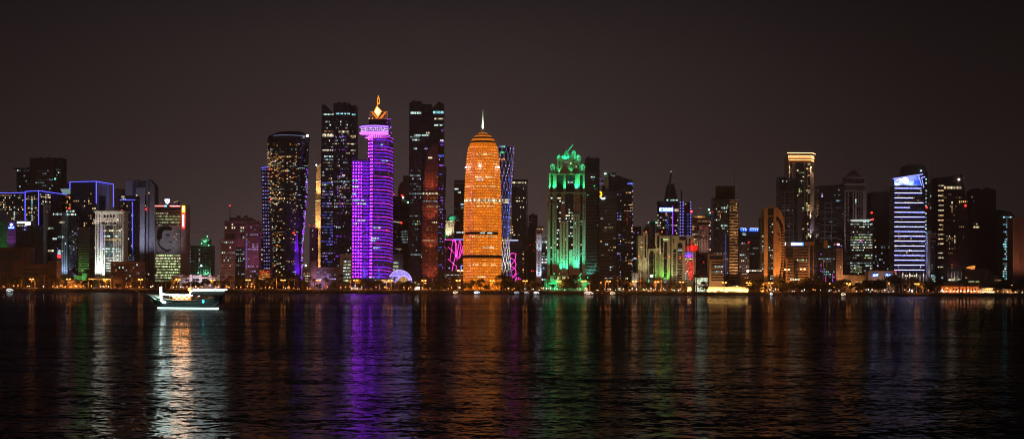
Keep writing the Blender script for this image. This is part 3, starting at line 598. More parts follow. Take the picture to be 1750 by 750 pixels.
MB().slab([ins(q,.74) for q in (d0,d1,d2,d3)],3.4,3.98).build('diamond_face', emit((1,.72,.30),3.6,name='diamond_light'), b.root)
m = MB(); m.line([(b.x(x_,p_),6,b.z(p_)) for x_,p_ in ((644.5,180),(645.8,175),(647.4,177.5),(648,171),(646.5,165.5))],.75).line([(b.x(x_,p_),6,b.z(p_)) for x_,p_ in ((644.5,178),(644.3,171),(645.6,166),(646,162.8))],.7); m.build('finial', emit((1,.30,.02),2.0,name='finial_light'), b.root)
for px in (630,636,650,658): beacon(b,px,201.6,LIT['warm'],.8,7,'crown_lamp')
b.grid(660,668,200,268,5,12,.8,.22,.5,('lav','violet','pink'),dy=7)
beacon(b,661,393,REDL,.9,-3); beacon(b,612,391,REDL,.7,2)
bt = emit((.10,.14,1),1.3,.6,name='blue_dot')
for k in range(70):
    u = R.random(); q = R.random(); 
    b.put('blue_dot',.9,.9,b.x((622 if k%2 else 648)+(R.random()-.5)*9*(1-q)),3 if k%2 else -1.2,b.z(480-q*22),0,bt)
b.end()
for px in (606,620,636,654):
    for py in (480,420,360,300): b.flood(px,py,(.38,.05,1),5500,12,20,0,80,0)
for px in (640,656): b.flood(px,262,(.5,.08,1),9000,10,20,0,80)
# 22 --- dark cluster between violet tower and tower H
b = B('office_tower', 'dark block with red roof beacons, immediately right of the violet tower', 682, 2560)
b.box(664,700,336,dy=0,d=30,mat=GLD); b.sil([(679,337),(680,322),(683,313),(687,310),(690,312),(690,337)],6,20,DGREY,'curved_roof'); b.box(688,700,300,dy=4,d=24,mat=DGREY,name='rear_wall'); b.box(686,698,341,347,-.8,1,conc((.3,.3,.3)),'sign_board')
beacon(b,672.5,332.5,REDL,1.3); beacon(b,687,334.5,REDL,1.5); beacon(b,689,338,emit((.7,1,.9),6,name='white_beacon'),1.3); beacon(b,697.5,346,emit((.2,1,.4),5,name='green_beacon2'),1.2)
b.led([(668,378),(686,380.5)],1.1,LIT['cream'],-1); beacon(b,686,380.8,REDL,1.5)
b.grid(686,697.5,393,416,4,5,.7,.45,.9,('coold',),rows=False); b.grid(689,690,303,336,1,9,.8,.4,.4,('coold',),dy=4); b.grid(666,698,385,430,14,10,.4,.35,.05,('warmd','coold')); b.led([(677,425.3),(686,425.6)],.9,LIT['cream'],-1,'lit_canopy'); b.end()
b = B('office_building', 'pale low office with green-white lit rows, behind the purple shell dome', 678, 2330, 'building')
b.box(664,689,434,dy=0,d=22,mat=conc((.34,.30,.32))); b.grid(667,681,446,470,7,4,.75,.4,.85,('cool','lime'),rows=False); b.grid(668,688,436,445,8,2,.4,.4,.05,('coold',),DARKWIN); b.end(); b.flood(670,480,(.8,.7,.9),9000,20,15,0,80)
# 23 --- tower H
b = B('office_tower', 'black tower with a slanted crown and dark red face, left of the orange tower', 728, 2300)
b.sil([(697.5,520),(699.3,174.5),(719,172.5),(721,176),(720,520)],3,34,GLD,'left_wall'); b.box(720,736,177.5,dy=6,d=30,mat=GLD)
b.sil([(735.5,520),(736.5,188),(749,174),(757.8,177),(758,300),(759,520)],1,34,GLD,'right_wall')
MB().slab([(b.x(757.5),b.z(p)) for p in (480,286)]+[(b.x(761.5),b.z(284)),(b.x(760.2),b.z(330)),(b.x(758.6),b.z(356)),(b.x(761.2),b.z(358)),(b.x(759.5),b.z(400)),(b.x(758.8),b.z(425)),(b.x(761.2),b.z(427)),(b.x(759.2),b.z(480))],4,24).build('side_fin', GLD, b.root)
RB = glass((.11,.028,.018), 4.0, 2.2, .4, .13, .3)
b.sil([(721.5,520),(721,420),(721.5,370),(724,310),(727,285),(730,262),(736,252),(742,246),(749,247.5),(748.5,520)],-3,6,RB,'red_inner_wall')
b.grid(700.5,719,190,196,12,1,.8,.6,.95,('cyan','cool'),rows=False,dy=3); b.grid(739,757,189,195,9,1,.8,.7,.9,('cyan','cool'),rows=False,dy=1)
for (y_,a,c,pl) in ((203,741,757,'cream'),(214,741,755,'cool'),(227,722,733,'cream'),(231,705,733,'cool'),(234,700,716,'coold'),(239,704,717,'cool'),(240,752,758,'white'),(254,706,712,'cool'),(254,724,730,'lav'),(266,748.8,758,'blue'),(270,731,739,'cream'),(300,700,718,'coold'),(331,699,720,'coold'),(331,722,748,'cream'),(344,722,748,'coold'),(353,728,748,'warmd'),(380,736,747,'cream'),(411,722,746,'warmd'),(435,698,748,'coold'),(438.8,718,738,'cool')): b.grid(a,c,y_-1.5,y_+1.5,int((c-a)/2)+1,1,.75,.8,.75,(pl,),dy=-3.2 if (a>=721 and y_>262 and a<748) else .8 if a>734 or a<720 and y_<0 else 2.8,rows=False)
b.grid(700,719,285,430,9,32,.5,.4,.14,('coold','coold','cool'),dy=3,run=.7); b.grid(722,748,300,480,14,40,.45,.35,.13,('orange','warmd','warmd','red'),dy=-3.2,skip=lambda u,v:u<.1,run=.6); b.grid(749.2,757.5,200,480,4,56,.45,.4,.20,('lav','violet','coold','blue'),dy=1)
b.grid(700,718,366,395,6,6,.5,.5,.3,('orange','lime','green'),dy=3)
b.end()
for py in (480,430,380,330): b.flood(736,py,(1,.22,.10),30000,14,22,0,80,-3)
# 24 --- shell dome
b = B('shell_dome', 'small half-ring shell dome striped with violet light around a golden arch opening', 683, 2090, 'pavilion')
c0 = b.x(684.5); m = MB(); ROUT, RIN = b.w(20.5), b.w(10.5)
# half torus-like shell: outer big arch leaning left, inner arch right
def arch(t, f, yy): 
    cx_ = c0 + b.w(-1.5)*(1-f) + b.w(5.2)*f; r = ROUT*(1-f)+RIN*f; return (cx_+math.cos(t)*r, yy, math.sin(t)*r*(1.0-.02*f)+b.z(482))
K=24; vs=[]; fs=[]
for j in range(7):
    f=j/6; 
    for i in range(K+1): vs.append(arch(PI*i/K, f, 12-14*math.sin(f*PI/2)))
for j in range(6):
    for i in range(K): a_=j*(K+1)+i; fs.append((a_,a_+K+1,a_+K+2,a_+1))
m.add(vs,fs).build('shell', plain((.10,.07,.30),.5,name='shell_skin'), b.root, smooth=True)
sl = emit((.45,.35,1),2.6,name='shell_light')
for q in range(26):
    t0 = PI*(q/26); P=[]
    for k in range(9): f=k/8; t=max(0,min(PI,t0+ (f-.5)*.7)); p_=arch(t,f,12-14*math.sin(f*PI/2)-.5); P.append(p_)
    MB().line(P,.24).build('light_rib', sl, b.root)
MB().line([arch(PI*i/24,1,-2.6) for i in range(25)],.6).build('arch_rim', emit((.35,.25,1),3,name='arch_rim_light'), b.root); MB().line([arch(PI*i/24,0,11.6) for i in range(25)],.5).build('outer_rim', sl, b.root)
MB().slab([arch(PI*i/24,1,0)[::2] for i in range(25)],6,8).build('glass_screen', emit((1,.55,.16),1.1,.5,name='golden_glass'), b.root)
for k in range(9): b.box(680+k*2.3,680.4+k*2.3,466,482,5,1,DARKWIN,'mullion')
b.box(680,700,472,473,4.8,1,DARKWIN,'mullion'); b.end()
b = B('entrance_canopy', 'pale swept entrance canopy lit orange, left foot of the shell dome', 655, 2075, 'canopy')
b.sil([(640,478),(672,477),(671,481.5),(652,483.5),(646,482.5)],0,14,CREAM,'roof'); 
for px in (648,660,669): b.box(px,px+.8,481,None,4,1,CREAM,'column')
b.end(); b.flood(655,492,(1,.6,.3),26000,14,10,0,100)
b = B('sculpture_rings', 'row of small white curved arches lit from inside beside the shell dome', 716, 2040, 'sculpture')
for k in range(4):
    x = b.x(711+k*2.3); MB().line([(x,0,0),(x,0,7),(x-.4,0,9.4),(x-1.5,0,10.4)],.32,0,6).build('arch', plain((.7,.65,.6)), b.root)
b.end(); lamp('POINT',(b.x(715),-5,2),(1,.9,.8),9000,name='ground_lamp',parent=b.root); MB().box(b.x(709),b.x(716),-1,1,0,3.2).build('lit_base', emit((1,.8,.75),1.5,name='lit_base_glow'), b.root)
b = B('domed_hall', 'cream columned hall under a green-lit dome, behind the magenta light lines', 766, 2420, 'building')
b.box(757,776,379,dy=4,d=22,mat=CREAM); b.box(756,777,376.5,380,2,24,CREAM,'cornice'); MB().lathe([(b.w(11.5)*math.cos(t),b.z(377)+b.w(12)*math.sin(t)) for t in [i*PI/16 for i in range(9)]],(b.x(774),14),20).build('dome', plain((.2,.5,.4),.5,name='dome_copper'), b.root, smooth=True)
for k in range(5): b.box(757.6+k*4.2,759.2+k*4.2,382,None,2.6,2,CREAM,'column')
b.grid(758,776,391,410,9,5,.4,.5,.5,('green','cool'),DARKWIN,dy=3.9,rows=False); b.grid(757,775,377,379,9,1,.8,.8,.7,('cream',),dy=1.8,rows=False); b.end()
b.flood(766,408,(1,.9,.6),50000,10,20,0,80,2); b.flood(770,379,(.15,1,.55),16000,9,12,0,90,4)
b = B('office_tower', 'dark slab tower directly left of the orange tower, its top just above the lights band', 784, 2480)
b.box(775.5,794,309,dy=0,d=26,mat=GLD); b.box(776.5,794,307.5,309.2,2,22,DGREY,'parapet'); b.box(775.3,792,312.5,314,-.4,1,GREY,'ledge')
for (y_,a,c) in ((323,776,783),(329,782,787),(349,787,793),(355,787,792),(397,780,792)): b.grid(a,c,y_-1.5,y_+1.5,5,1,.8,.8,.9,('cyan','cool','white'),rows=False)
b.grid(777,792,335,400,6,14,.4,.3,.05,('coold',)); b.end()
# 26 --- magenta line building
b = B('exhibition_hall', 'dark faceted hall drawn over with magenta neon lines, behind the orange and lattice towers', 824, 2372, 'building')
b.box(757,893,409.5,dy=0,d=30,mat=GLD); b.led([(757,409.5),(779,409.5)],.55,PLED,name='neon_line'); b.led([(775,409.2),(793,409.2)],.6,ALED,-.7,'neon_line'); b.led([(855,410.6),(885.5,410.6)],.7,emit((.6,.7,1),2.2,name='pale_led'),name='neon_line')
L = [[(773.5,410),(772,425),(769,445)],[(779,410),(778.5,438),(775,450),(772.5,463)],[(778,411),(781,420),(780,441)],[(785,411),(784,420),(780,440)],[(786.5,411),(788,418),(784,442)],[(791.5,420),(785.5,441)],[(757,424.5),(761,421.5)],[(765.5,421.5),(771,427),(778,434)],[(757,445.5),(761,442.5)],[(757,444),(758.5,455),(759,461)],[(765.5,442.5),(772,448),(780,455)],[(780,454),(779.5,463)],[(782,430),(781,445)],[(757.5,461),(760,458)],[(790,425),(792,437)],[(775,411),(780,416)]]
for q in L: b.led(q,.5 if R.random()<.6 else .34,PLED,-.6-.3*R.random(),'neon_line')
for q in ([(870,439),(874,432.5),(882,433.5),(880,445)],[(870,439),(880,445)],[(880,445),(872,454)],[(872,454),(880,458)],[(880,445),(882,452),(880,458)],[(880,458),(874,462)],[(880,458),(882,464),(879,471)],[(874,463),(875,472),(878,473),(884,467)],[(872,470),(878,473)],[(874,476),(878,473)],[(880,482),(882.5,473),(884,480),(887,474),(886,482),(889.5,476)]): b.led(q,.5,PLED,-.7,'neon_line')
b.led([(777,437),(780,436)],.5,ALED,-.8,'neon_line'); b.led([(788,465),(788,454),(792,453.5)],.55,ALED,-.9,'neon_line')
for px,py in ((773,427),(775,450),(768,458),(773,463)): beacon(b,px,py,LIT['lav'],1.0,-1,'neon_node')
b.box(757,795,463,None,-5,5,conc((.2,.14,.12)),'podium'); b.grid(759,792,465,478,14,4,.6,.3,.25,('warmd','cool'),dy=-5.1); b.grid(759,770,410,462,5,12,.5,.3,.06,('warmd',)); b.end()
# 27 --- orange tower
b = B('skyscraper', 'glowing orange bullet-shaped tower with a domed top and a pale needle spire', 824, 2200); cxx = b.x(824.0); CY = b.w(32)
pf = [(520,31),(480,32.6),(440,33),(400,32.8),(360,32.2),(330,31.3),(300,29.9),(280,28.8),(262,27.2),(250,25),(244,22.8)]
rad = lambda py: next(r1+(r0-r1)*(py-p1)/(p0-p1) for (p0,r0),(p1,r1) in zip(pf,pf[1:]) if p1 <= py <= p0)
m, nt, bs = newmat('backlit_screen')
tc = N(nt,'ShaderNodeTexCoord'); sp = N(nt,'ShaderNodeSeparateXYZ'); nt.links.new(tc.outputs['Object'],sp.inputs[0])
ang = math_(nt,'ARCTAN2',math_(nt,'SUBTRACT',sp.outputs[1],CY),math_(nt,'SUBTRACT',sp.outputs[0],cxx))
au = math_(nt,'MULTIPLY',ang,11.0); zu = math_(nt,'MULTIPLY',sp.outputs[2],1/3.66)
d1 = math_(nt,'ABSOLUTE',math_(nt,'SUBTRACT',math_(nt,'FRACT',math_(nt,'ADD',math_(nt,'MULTIPLY',au,.5),math_(nt,'MULTIPLY',zu,.5))),.5))
d2 = math_(nt,'ABSOLUTE',math_(nt,'SUBTRACT',math_(nt,'FRACT',math_(nt,'SUBTRACT',math_(nt,'MULTIPLY',au,.5),math_(nt,'MULTIPLY',zu,.5))),.5))
lat = math_(nt,'GREATER_THAN',math_(nt,'MINIMUM',d1,d2),.17)
cb = N(nt,'ShaderNodeCombineXYZ'); nt.links.new(math_(nt,'FLOOR',au),cb.inputs[0]); nt.links.new(math_(nt,'FLOOR',zu),cb.inputs[1]); wn = N(nt,'ShaderNodeTexWhiteNoise'); nt.links.new(cb.outputs[0],wn.inputs[0])
nz = N(nt,'ShaderNodeTexNoise'); nz.inputs['Scale'].default_value=.035; nt.links.new(tc.outputs['Object'],nz.inputs[0])
st = math_(nt,'MULTIPLY',math_(nt,'MULTIPLY_ADD',lat,.78,.44),math_(nt,'MULTIPLY',math_(nt,'MULTIPLY_ADD',wn.outputs[0],.6,.7),math_(nt,'MULTIPLY_ADD',nz.outputs[0],1.0,.45)))
bs.inputs['Emission Color'].default_value=(1,.205,.004,1); nt.links.new(st,bs.inputs['Emission Strength']); bs.inputs['Base Color'].default_value=(.25,.12,.04,1); m.cycles.emission_sampling='NONE'; SCREEN=m
MB().lathe([(b.w(r_),b.z(p) if p<515 else 0) for p,r_ in pf],(cxx,CY),64).build('cladding_screen', SCREEN, b.root, smooth=True)
ring = emit((1,.30,.03),1.5,name='ring_lamp'); 
m, nt, bs = newmat('ring_lamps'); tc = N(nt,'ShaderNodeTexCoord'); sp = N(nt,'ShaderNodeSeparateXYZ'); nt.links.new(tc.outputs['Object'],sp.inputs[0])
ang = math_(nt,'ARCTAN2',math_(nt,'SUBTRACT',sp.outputs[1],CY),math_(nt,'SUBTRACT',sp.outputs[0],cxx)); oi = N(nt,'ShaderNodeObjectInfo')
au = math_(nt,'MULTIPLY',ang,9.0); on = math_(nt,'LESS_THAN',math_(nt,'FRACT',au),.5)
cb = N(nt,'ShaderNodeCombineXYZ'); nt.links.new(math_(nt,'FLOOR',au),cb.inputs[0]); nt.links.new(math_(nt,'MULTIPLY',oi.outputs['Random'],99.0),cb.inputs[1]); wn = N(nt,'ShaderNodeTexWhiteNoise'); nt.links.new(cb.outputs[0],wn.inputs[0])
s_ = math_(nt,'MULTIPLY',math_(nt,'MULTIPLY_ADD',on,2.2,.15),math_(nt,'MULTIPLY_ADD',math_(nt,'POWER',wn.outputs[0],2.0),1.3,.35)); nt.links.new(s_,bs.inputs['Emission Strength'])
mxc = N(nt,'ShaderNodeMix',data_type='RGBA'); nt.links.new(math_(nt,'POWER',wn.outputs[0],5.0),mxc.inputs[0]); mxc.inputs[6].default_value=(1,.23,.005,1); mxc.inputs[7].default_value=(1,.36,.03,1); nt.links.new(mxc.outputs[2],bs.inputs['Emission Color']); m.cycles.emission_sampling='NONE'; RINGM=m
py = 478.0
while py > 247:
    if not (395.6 < py < 401.6 or 434.8 < py < 441):
        r_ = b.w(rad(py))+.35; z = b.z(py); MB().lathe([(r_,z-.5),(r_+.35,z),(r_,z+.5)],(cxx,CY),64).build('ring_light', RINGM, b.root)
    py -= 4.85
DB = plain((.05,.02,.012),.5,name='dark_band'); 
MB().lathe([(b.w(33)+.6,b.z(440.6)),(b.w(33)+.6,b.z(435.4))],(cxx,CY),64).build('plant_floor', DB, b.root)
MB().lathe([(b.w(32.8)+.6,b.z(400.6)),(b.w(32.8)+.6,b.z(395.8))],(cxx,CY),64,0,PI*1.16,PI*1.80).build('plant_floor', DB, b.root)
for y_,a,c,pl in ((342,-.92,.92,'cream'),(352,-.3,.6,'warm'),(403.5,-.5,.6,'warm'),(302,-.3,.5,'cream'),(307,-.25,.1,'white'),(263,-.3,.5,'warm'),(318,-.9,.6,'warm'),(346,-.3,.7,'warm'),(473,-.3,.2,'cream'),(452,-.5,.6,'warm'),(398,-.1,.4,'cool'),(423,0,.5,'cream')):
    n_ = int((c-a)*26); rr = b.w(rad(y_))+.8
    for i in range(n_):
        if R.random() < .75:
            t = -PI/2+(a+(c-a)*(i+.5)/n_)*1.35; b.put('window',1.7,3.2 if y_ in (342,) else 1.5,cxx+rr*math.cos(t),CY+rr*math.sin(t),b.z(y_),t+PI/2,LIT[pl])
for k in range(34):
    py=250+k*6.6; t=-PI/2-.62+.03*math.sin(k); rr=b.w(rad(py))+.8; b.put('window',1.1,1.1,cxx+rr*math.cos(t),CY+rr*math.sin(t),b.z(py),t+PI/2,LIT['pink'])
# cap terraces
cap = emit((1,.26,.02),.75,.0,name='cap_glow'); capd = plain((.12,.05,.02),.5,name='cap_dark')
for r0,p0,r1,p1,mt in ((22.8,244,22.6,242.4,cap),(22.4,242.2,21,239,capd),(21,238.8,18.5,235,cap),(18,234.8,16.5,232,capd),(16.5,231.8,13,229,cap),(12.6,228.8,9,226.4,capd),(9.6,226.2,7,224.6,cap)):
    MB().lathe([(b.w(r0),b.z(p0)),(b.w(r1),b.z(p1)),(.05,b.z(p1)+.1)],(cxx,CY),48).build('cap_terrace', mt, b.root)
sx = b.x(824.6,210)
SP = plain((.75,.78,.70),.4,name='spire_paint'); MB().lathe([(1.5,b.z(217)),(1.25,b.z(210)),(.7,b.z(197)),(.15,b.z(184))],(sx,CY),10).build('spire', SP, b.root)
for k in range(4): t=PI/4+k*PI/2; MB().bar((sx+3.1*math.cos(t),CY+3.1*math.sin(t),b.z(224.6)),(sx,CY,b.z(215)),.55,r2=.5).build('spire_leg', SP, b.root)
for k in range(3): t=-PI/2+(k-1)*.8; lamp('SPOT',(sx+7*math.cos(t),CY+7*math.sin(t),b.z(224)),(.85,1,.8),42000,(sx,CY,b.z(203)),50,.8,.3,'spire_lamp',b.root)
for px,py,dx in ((796,285,10),(820,283.5,-1),(852,285,10)): beacon(b,px,py,emit((.95,.92,1),30,name='flare_big'),1.15,dx if dx>0 else -1,'tower_floodlight')
b.end()
# 28 --- lattice tower
b = B('lattice_tower', 'dark waisted tower wrapped in a diagonal blue-white lattice, right edge of the orange tower', 863, 2300)
cxx = b.x(860.8); prof = [(520,17.5),(482,15.8),(460,13.2),(430,10.6),(400,9.2),(375,9.2),(340,11.2),(300,13.8),(270,15.6),(247,17.4)]
lean = lambda py: b.w(((480-py)/233)*(-.5)); rad2 = lambda py: next(r1+(r0-r1)*(py-p1)/(p0-p1) for (p0,r0),(p1,r1) in zip(prof,prof[1:]) if p1 <= py <= p0)
MB().lathe([(b.w(r_)-.9,b.z(p) if p<515 else 0) for p,r_ in prof],(cxx,22),36).build('wall', GLD, b.root, smooth=True)
for dirn in (1,-1):
    for k in range(14):
        t0 = 2*PI*k/14; P=[]; 
        for q in range(0,41): 
            py=481-q*5.85; t=t0+dirn*q*.052*2; r_=b.w(rad2(max(py,247.1))); P.append((cxx+r_*math.cos(t),22+r_*math.sin(t),b.z(max(py,247))))
        lo, up = P[:14], P[13:]
        MB().line(lo,.36).build('lattice_rib', plain((.75,.75,.78),.4,name='lattice_paint'), b.root); MB().line(up[:15],.20).build('lattice_rib', emit((.25,.3,1),.5,.3,name='lattice_blue'), b.root); MB().line(up[14:],.20).build('lattice_rib', emit((.45,.36,.8),.5,name='lattice_violet'), b.root)
for q in range(0,41):
    py=481-q*5.85
    for k in range(14):
        t=2*PI*k/14+q*.104; 
        if math.sin(t)<.1 and R.random()<.34: r_=b.w(rad2(max(py,247.1)))+.4; b.put('lattice_lamp',1.1,1.3,cxx+r_*math.cos(t),22+r_*math.sin(t),b.z(max(py,247)),t+PI/2,emit((.12,.18,1),2.6,name='lattice_dot') if py>300 else emit((.6,.45,1),1.6,name='lattice_dot2'))
m = MB().lathe([(b.w(17.5),b.z(248.4)),(b.w(17.5),b.z(247))],(cxx,22),36); m.build('top_ring', STEEL, b.root)
fnl = lambda u,z: (cxx-math.cos(PI*u)*b.w(9.6),22-math.sin(PI*u)*b.w(9.6),PI*(u-.5))
for (y_,a,c,pl) in ((250,852,864,'cyan'),(260,854,861,'green'),(272,852,862,'orange'),(341,855,870,'cream'),(345,855,870,'cream'),(410,858,866,'cream'),(415,860,866,'warm')): b.grid(a,c,y_-1.6,y_+1.6,6,1,.8,.8,.8,(pl,),dy=-1.2+ (22-b.w(rad2(y_))),rows=False)
b.end()
for px,dx in ((856,0),(868,2),(878,6)): b.flood(px,486,(1,.93,.75),110000,16,32,-5 if px>870 else 0,70,-4)
# 29-30
b = B('office_tower', 'dark slab tower with lamps along its roof band, right of the lattice tower', 888, 2420)
b.box(874.5,902,309,dy=0,d=28,mat=GLD); b.box(878,901,306.5,309.2,2,24,DGREY,'parapet'); b.box(899.6,901.4,312,None,-.9,1,GREY,'edge_pier'); b.box(874,902,317.5,319,-.6,1,GREY,'ledge'); b.led([(877,282),(877,308)],.8,DGREY,8,'mast')
b.grid(875,899,310.5,314,10,1,.8,.8,.7,('cream','warm'),rows=False); b.grid(871,877,320,420,2,20,.55,.4,.3,('cream','warm')); b.grid(884,896,425,470,4,12,.7,.45,.5,('warm',)); b.grid(876,898,320,425,9,20,.45,.35,.05,('cream',))
b.sil([(877,450),(877,412),(883,412),(882,450)],-1,1,conc((.12,.26,.25)),'green_panel'); b.end()
b = B('office_tower', 'slim dark tower with a pale pipe edge, left of the white-pier tower', 909, 2480)
b.box(901,918.5,388,dy=0,d=24,mat=DGREY); b.box(903.5,918.5,367,388.2,2,20,GLD,'upper_wall'); b.box(899.5,901.3,372,None,-1,1.4,GREY,'edge_pier'); b.grid(904,917,372,470,4,20,.35,.4,.06,('warmd','red')); b.end()
b = B('office_tower', 'grey tower with a brightly lit white pier, immediately left of the green-lit tower', 926, 2300)
b.box(916,936,389,dy=2,d=24,mat=conc((.26,.26,.29))); b.box(917,925.6,400,dy=0,d=4,mat=conc((.60,.62,.66)),name='lit_pier'); b.box(925.6,936,416,dy=1,d=3,mat=GLB,name='glass_bay'); b.box(919,929,386.5,389.2,4,10,DGREY,'parapet')
b.grid(918.5,924,415,470,1,13,.35,.45,.0,('white',),DARKWIN,rows=False); b.grid(926,935.5,411,480,4,14,.85,.5,.42,('cool','white','coold')); b.grid(918,934,389.8,393,6,1,.4,.6,.6,('warm',),dy=1.8,rows=False); b.end()
b.flood(921,486,(.75,.85,1),70000,10,40,0,60); b.flood(921,440,(.75,.85,1),30000,10,30,0,60)
# 31 --- green lit tower
TB = conc((.46,.30,.20)); 
b = B('skyscraper', 'stepped sandstone tower with domed turrets and green floodlights, right of the orange tower', 968, 2200)
b.box(936,1000.5,329,dy=4,d=40,mat=TB,name='wall')
b.box(938,998.5,297,329.2,6,36,TB,'upper_wall'); b.box(940,951,291,297.2,8,14,TB,'shoulder'); b.box(989,999,291,297.2,8,14,TB,'shoulder'); b.box(950,992,284,297.2,9,30,TB,'shoulder')
b.box(952.5,978,271,297,5,24,TB,'central_block'); b.box(978,990,274,297.4,7,24,TB,'side_block')
# piers
for a,c in ((935.5,940.5),(944,951),(958.5,965.5),(981,991.5),(995.5,1000.8)): b.box(a,c,329.3,None,1.6,4,TB,'pier')
for a,c in ((937.8,940.6),(944.5,950.8),(962.8,966.5),(982,990.8),(995.6,998.8)): b.box(a,c,297.6,329,3,4,TB,'pier')
b.box(956.5,971,378,None,-3,6,TB,'front_pier'); b.box(979.5,990,366,None,-2,6,TB,'front_pier'); b.box(951.5,956,426,None,0,4,TB,'side_pier'); b.box(972.5,979,427,None,-1,5,TB,'side_pier')
for a,c in ((940.5,944),(951,958.4),(966,979.5),(991.5,995.5)): b.box(a,c,331,470,3,2,GLD,'glass_strip')
for a,c in ((940.6,944.4),(951.5,962.5),(967,981.5),(991,995.5)): b.box(a,c,299,328,5.4,1.6,GLD,'glass_strip')
b.box(934.5,1002,328.4,329.6,0,6,TB,'cornice'); b.box(937,999.5,296.6,297.8,2.5,6,TB,'cornice'); b.box(935.5,957,348.6,349.4,1.2,2,TB,'cornice'); b.box(979,1001,348.6,349.4,1.2,2,TB,'cornice')
b.sil([(960.6,271),(968,254),(974,264),(976,271)],8,14,conc((.2,.13,.12)),'pyramid_roof')
m = MB()
for cxp in (961,966,971,975): m.lathe([(b.w(2.6)*math.cos(t),b.z(270.5)+b.w(5.5)*math.sin(t)) for t in [i*PI/12 for i in range(7)]],(b.x(cxp),7.6),12)
m.build('arched_crown', conc((.45,.45,.38)), b.root, smooth=True)
b.led([(971.5,257),(979.5,246.6)],.42,emit((.05,1,.45),1.6,name='green_led'),8,'laser_mast')
GW = conc((.5,.5,.42))
for cxp,ct,cbm,r_ in ((944,278.5,291,4.1),(955,262.8,271,3.6),(980.5,255.5,271,3.7),(988,262.6,274,4.2),(995.5,278.4,291,4.2)):
    m = MB(); x,zz,zt = b.x(cxp),b.z(cbm),b.z(ct); w_=b.w(r_)
    m.box(x-w_,x+w_,9,9+2*w_,zz,zz+1.2); m.box(x-w_,x+w_,9,9+2*w_,zt-b.w(4.6),zt-b.w(3.6))
    for sx in (-.85,-.3,.3,.85): 
        for sy in (.12,1.8): m.box(x+sx*w_-.4,x+sx*w_+.4,9+sy*w_,9+sy*w_+.7,zz+1.2,zt-b.w(4.6))
    m.lathe([(w_*.9*math.cos(t),zt-b.w(3.6)+b.w(3.4)*math.sin(t)) for t in [i*PI/12 for i in range(7)]],(x,9+w_),12); m.build('turret', GW, b.root)
    lamp('POINT',(x,9+w_,zz+2.5),(.04,1,.42),3000,name='turret_lamp',parent=b.root,size=.5); lamp('POINT',(x,4.5,zt-1),(.04,1,.42),2200,name='turret_lamp',parent=b.root,size=.5)
b.grid(960,974,274.5,283,1,2,.45,.5,1,('coold',),dy=4.9,rows=False); b.grid(954,956.6,275,296,1,3,.6,.4,.3,('cool',),DARKWIN,dy=4.9); b.grid(973.5,976.5,275,296,1,3,.6,.4,.7,('lime',),DARKWIN,dy=4.9); b.grid(978.5,989.5,277,296,3,4,.4,.45,.1,('cool',),DARKWIN,dy=6.9)
for a,c,t_ in ((936.6,939.6,332),(945.5,950,332),(959.5,964.8,332),(996.3,1000,332)): b.grid(a,c,t_,378,2 if c-a>4 else 1,8,.38,.4,.04,('cool',),DARKWIN,dy=1.6)
b.grid(982,990.5,332,364,2,6,.38,.4,.1,('cool',),DARKWIN,dy=1.6); b.grid(958.5,969,382,466,2,17,.3,.42,.08,('cool',),DARKWIN,dy=-3); b.grid(981.3,988.4,369,466,2,19,.3,.42,.05,('cool','cyan'),DARKWIN,dy=-2); b.grid(946,950,380,466,1,16,.4,.4,.03,('cool',),DARKWIN,dy=1.6)
b.grid(951.3,958,331,470,3,28,.85,.45,.22,('cool','cream'),dy=2.9); b.grid(940.8,943.8,331,470,1,28,.8,.4,.15,('cool',),dy=2.9); b.grid(966.3,979,331,470,5,28,.8,.42,.22,('cool','cream'),dy=2.9); b.grid(991.7,995.3,331,470,1,28,.8,.45,.25,('cool','cream'),dy=2.9); b.grid(970,979,309,313,4,1,.85,.8,.9,('cream','cool'),dy=5.3,rows=False)
b.box(954,964,430,466,-.4,1,DARKWIN,'tall_slot') if False else None
b.box(940,993,471,None,-8,10,conc((.34,.28,.2)),'podium'); b.box(931,1004,478,None,-6,12,conc((.30,.25,.18)),'podium_wing'); b.grid(944,990,472.5,478,16,1,.6,.7,.4,('cream','warm'),DARKWIN,dy=-8.1,rows=False)
gg = emit((.03,1,.35),1.1,name='green_fitting')
for px,py in ((930,478),(934,487),(943,485),(939,484),(989,478),(992,476),(1006,484),(1004,474),(991,470),(947,468)): b.box(px-.9,px+1.2,py-1.3,py+1.0,-9.2,.8,gg,'green_fixture')
b.end(); GC = (.01,1,.36); TC = (.03,1,.60)
for px,pw in ((938,9),(947,13),(964.5,10),(985,20),(997,11)): b.flood(px,327.2,GC,pw*6500,4.2,16,0,62,3,.4)
for px in (955,976): b.flood(px,296,GC,9000,4,10,0,65,5,.4)
b.flood(966,272.5,GC,32000,5.5,7,0,100,5,.4)
for px,pw,col in ((938,20,TC),(947,22,TC),(959,24,TC),(968,24,TC),(982,24,(.03,1,.62)),(988,26,(.08,1,.85)),(997,20,TC)): b.flood(px,469.5,col,pw*5400,6.5,36,0,54,-2,.5)
for px in (940,952,986,998): lamp('POINT',(b.x(px),-14,b.z(486)),GC,6000,name='garden_floodlight',parent=b.root)
b.flood(968,470,(1,.5,.28),42000,60,80,0,80)
b = B('office_tower', 'dark banded tower with a roof railing, touching the right side of the green-lit tower', 1013, 2330)
b.box(1000,1024,270,dy=0,d=30,mat=GLD); b.box(1000,1020,294,dy=-2,d=4,mat=glass((.03,.035,.035),4.4,3,.45,.14),name='banded_wall'); b.led([(996,266),(1022,266.3)],.3,STEEL,1,'railing'); b.led([(1013,266),(1013,270)],.3,STEEL,1,'railing_post'); b.led([(1021.5,266),(1023.5,270)],.3,STEEL,1,'railing_post')
for i in range(33): b.box(1001,1021,297+i*5.6,299.6+i*5.6,-3.4,2,conc((.17,.19,.18)),'balcony_band')
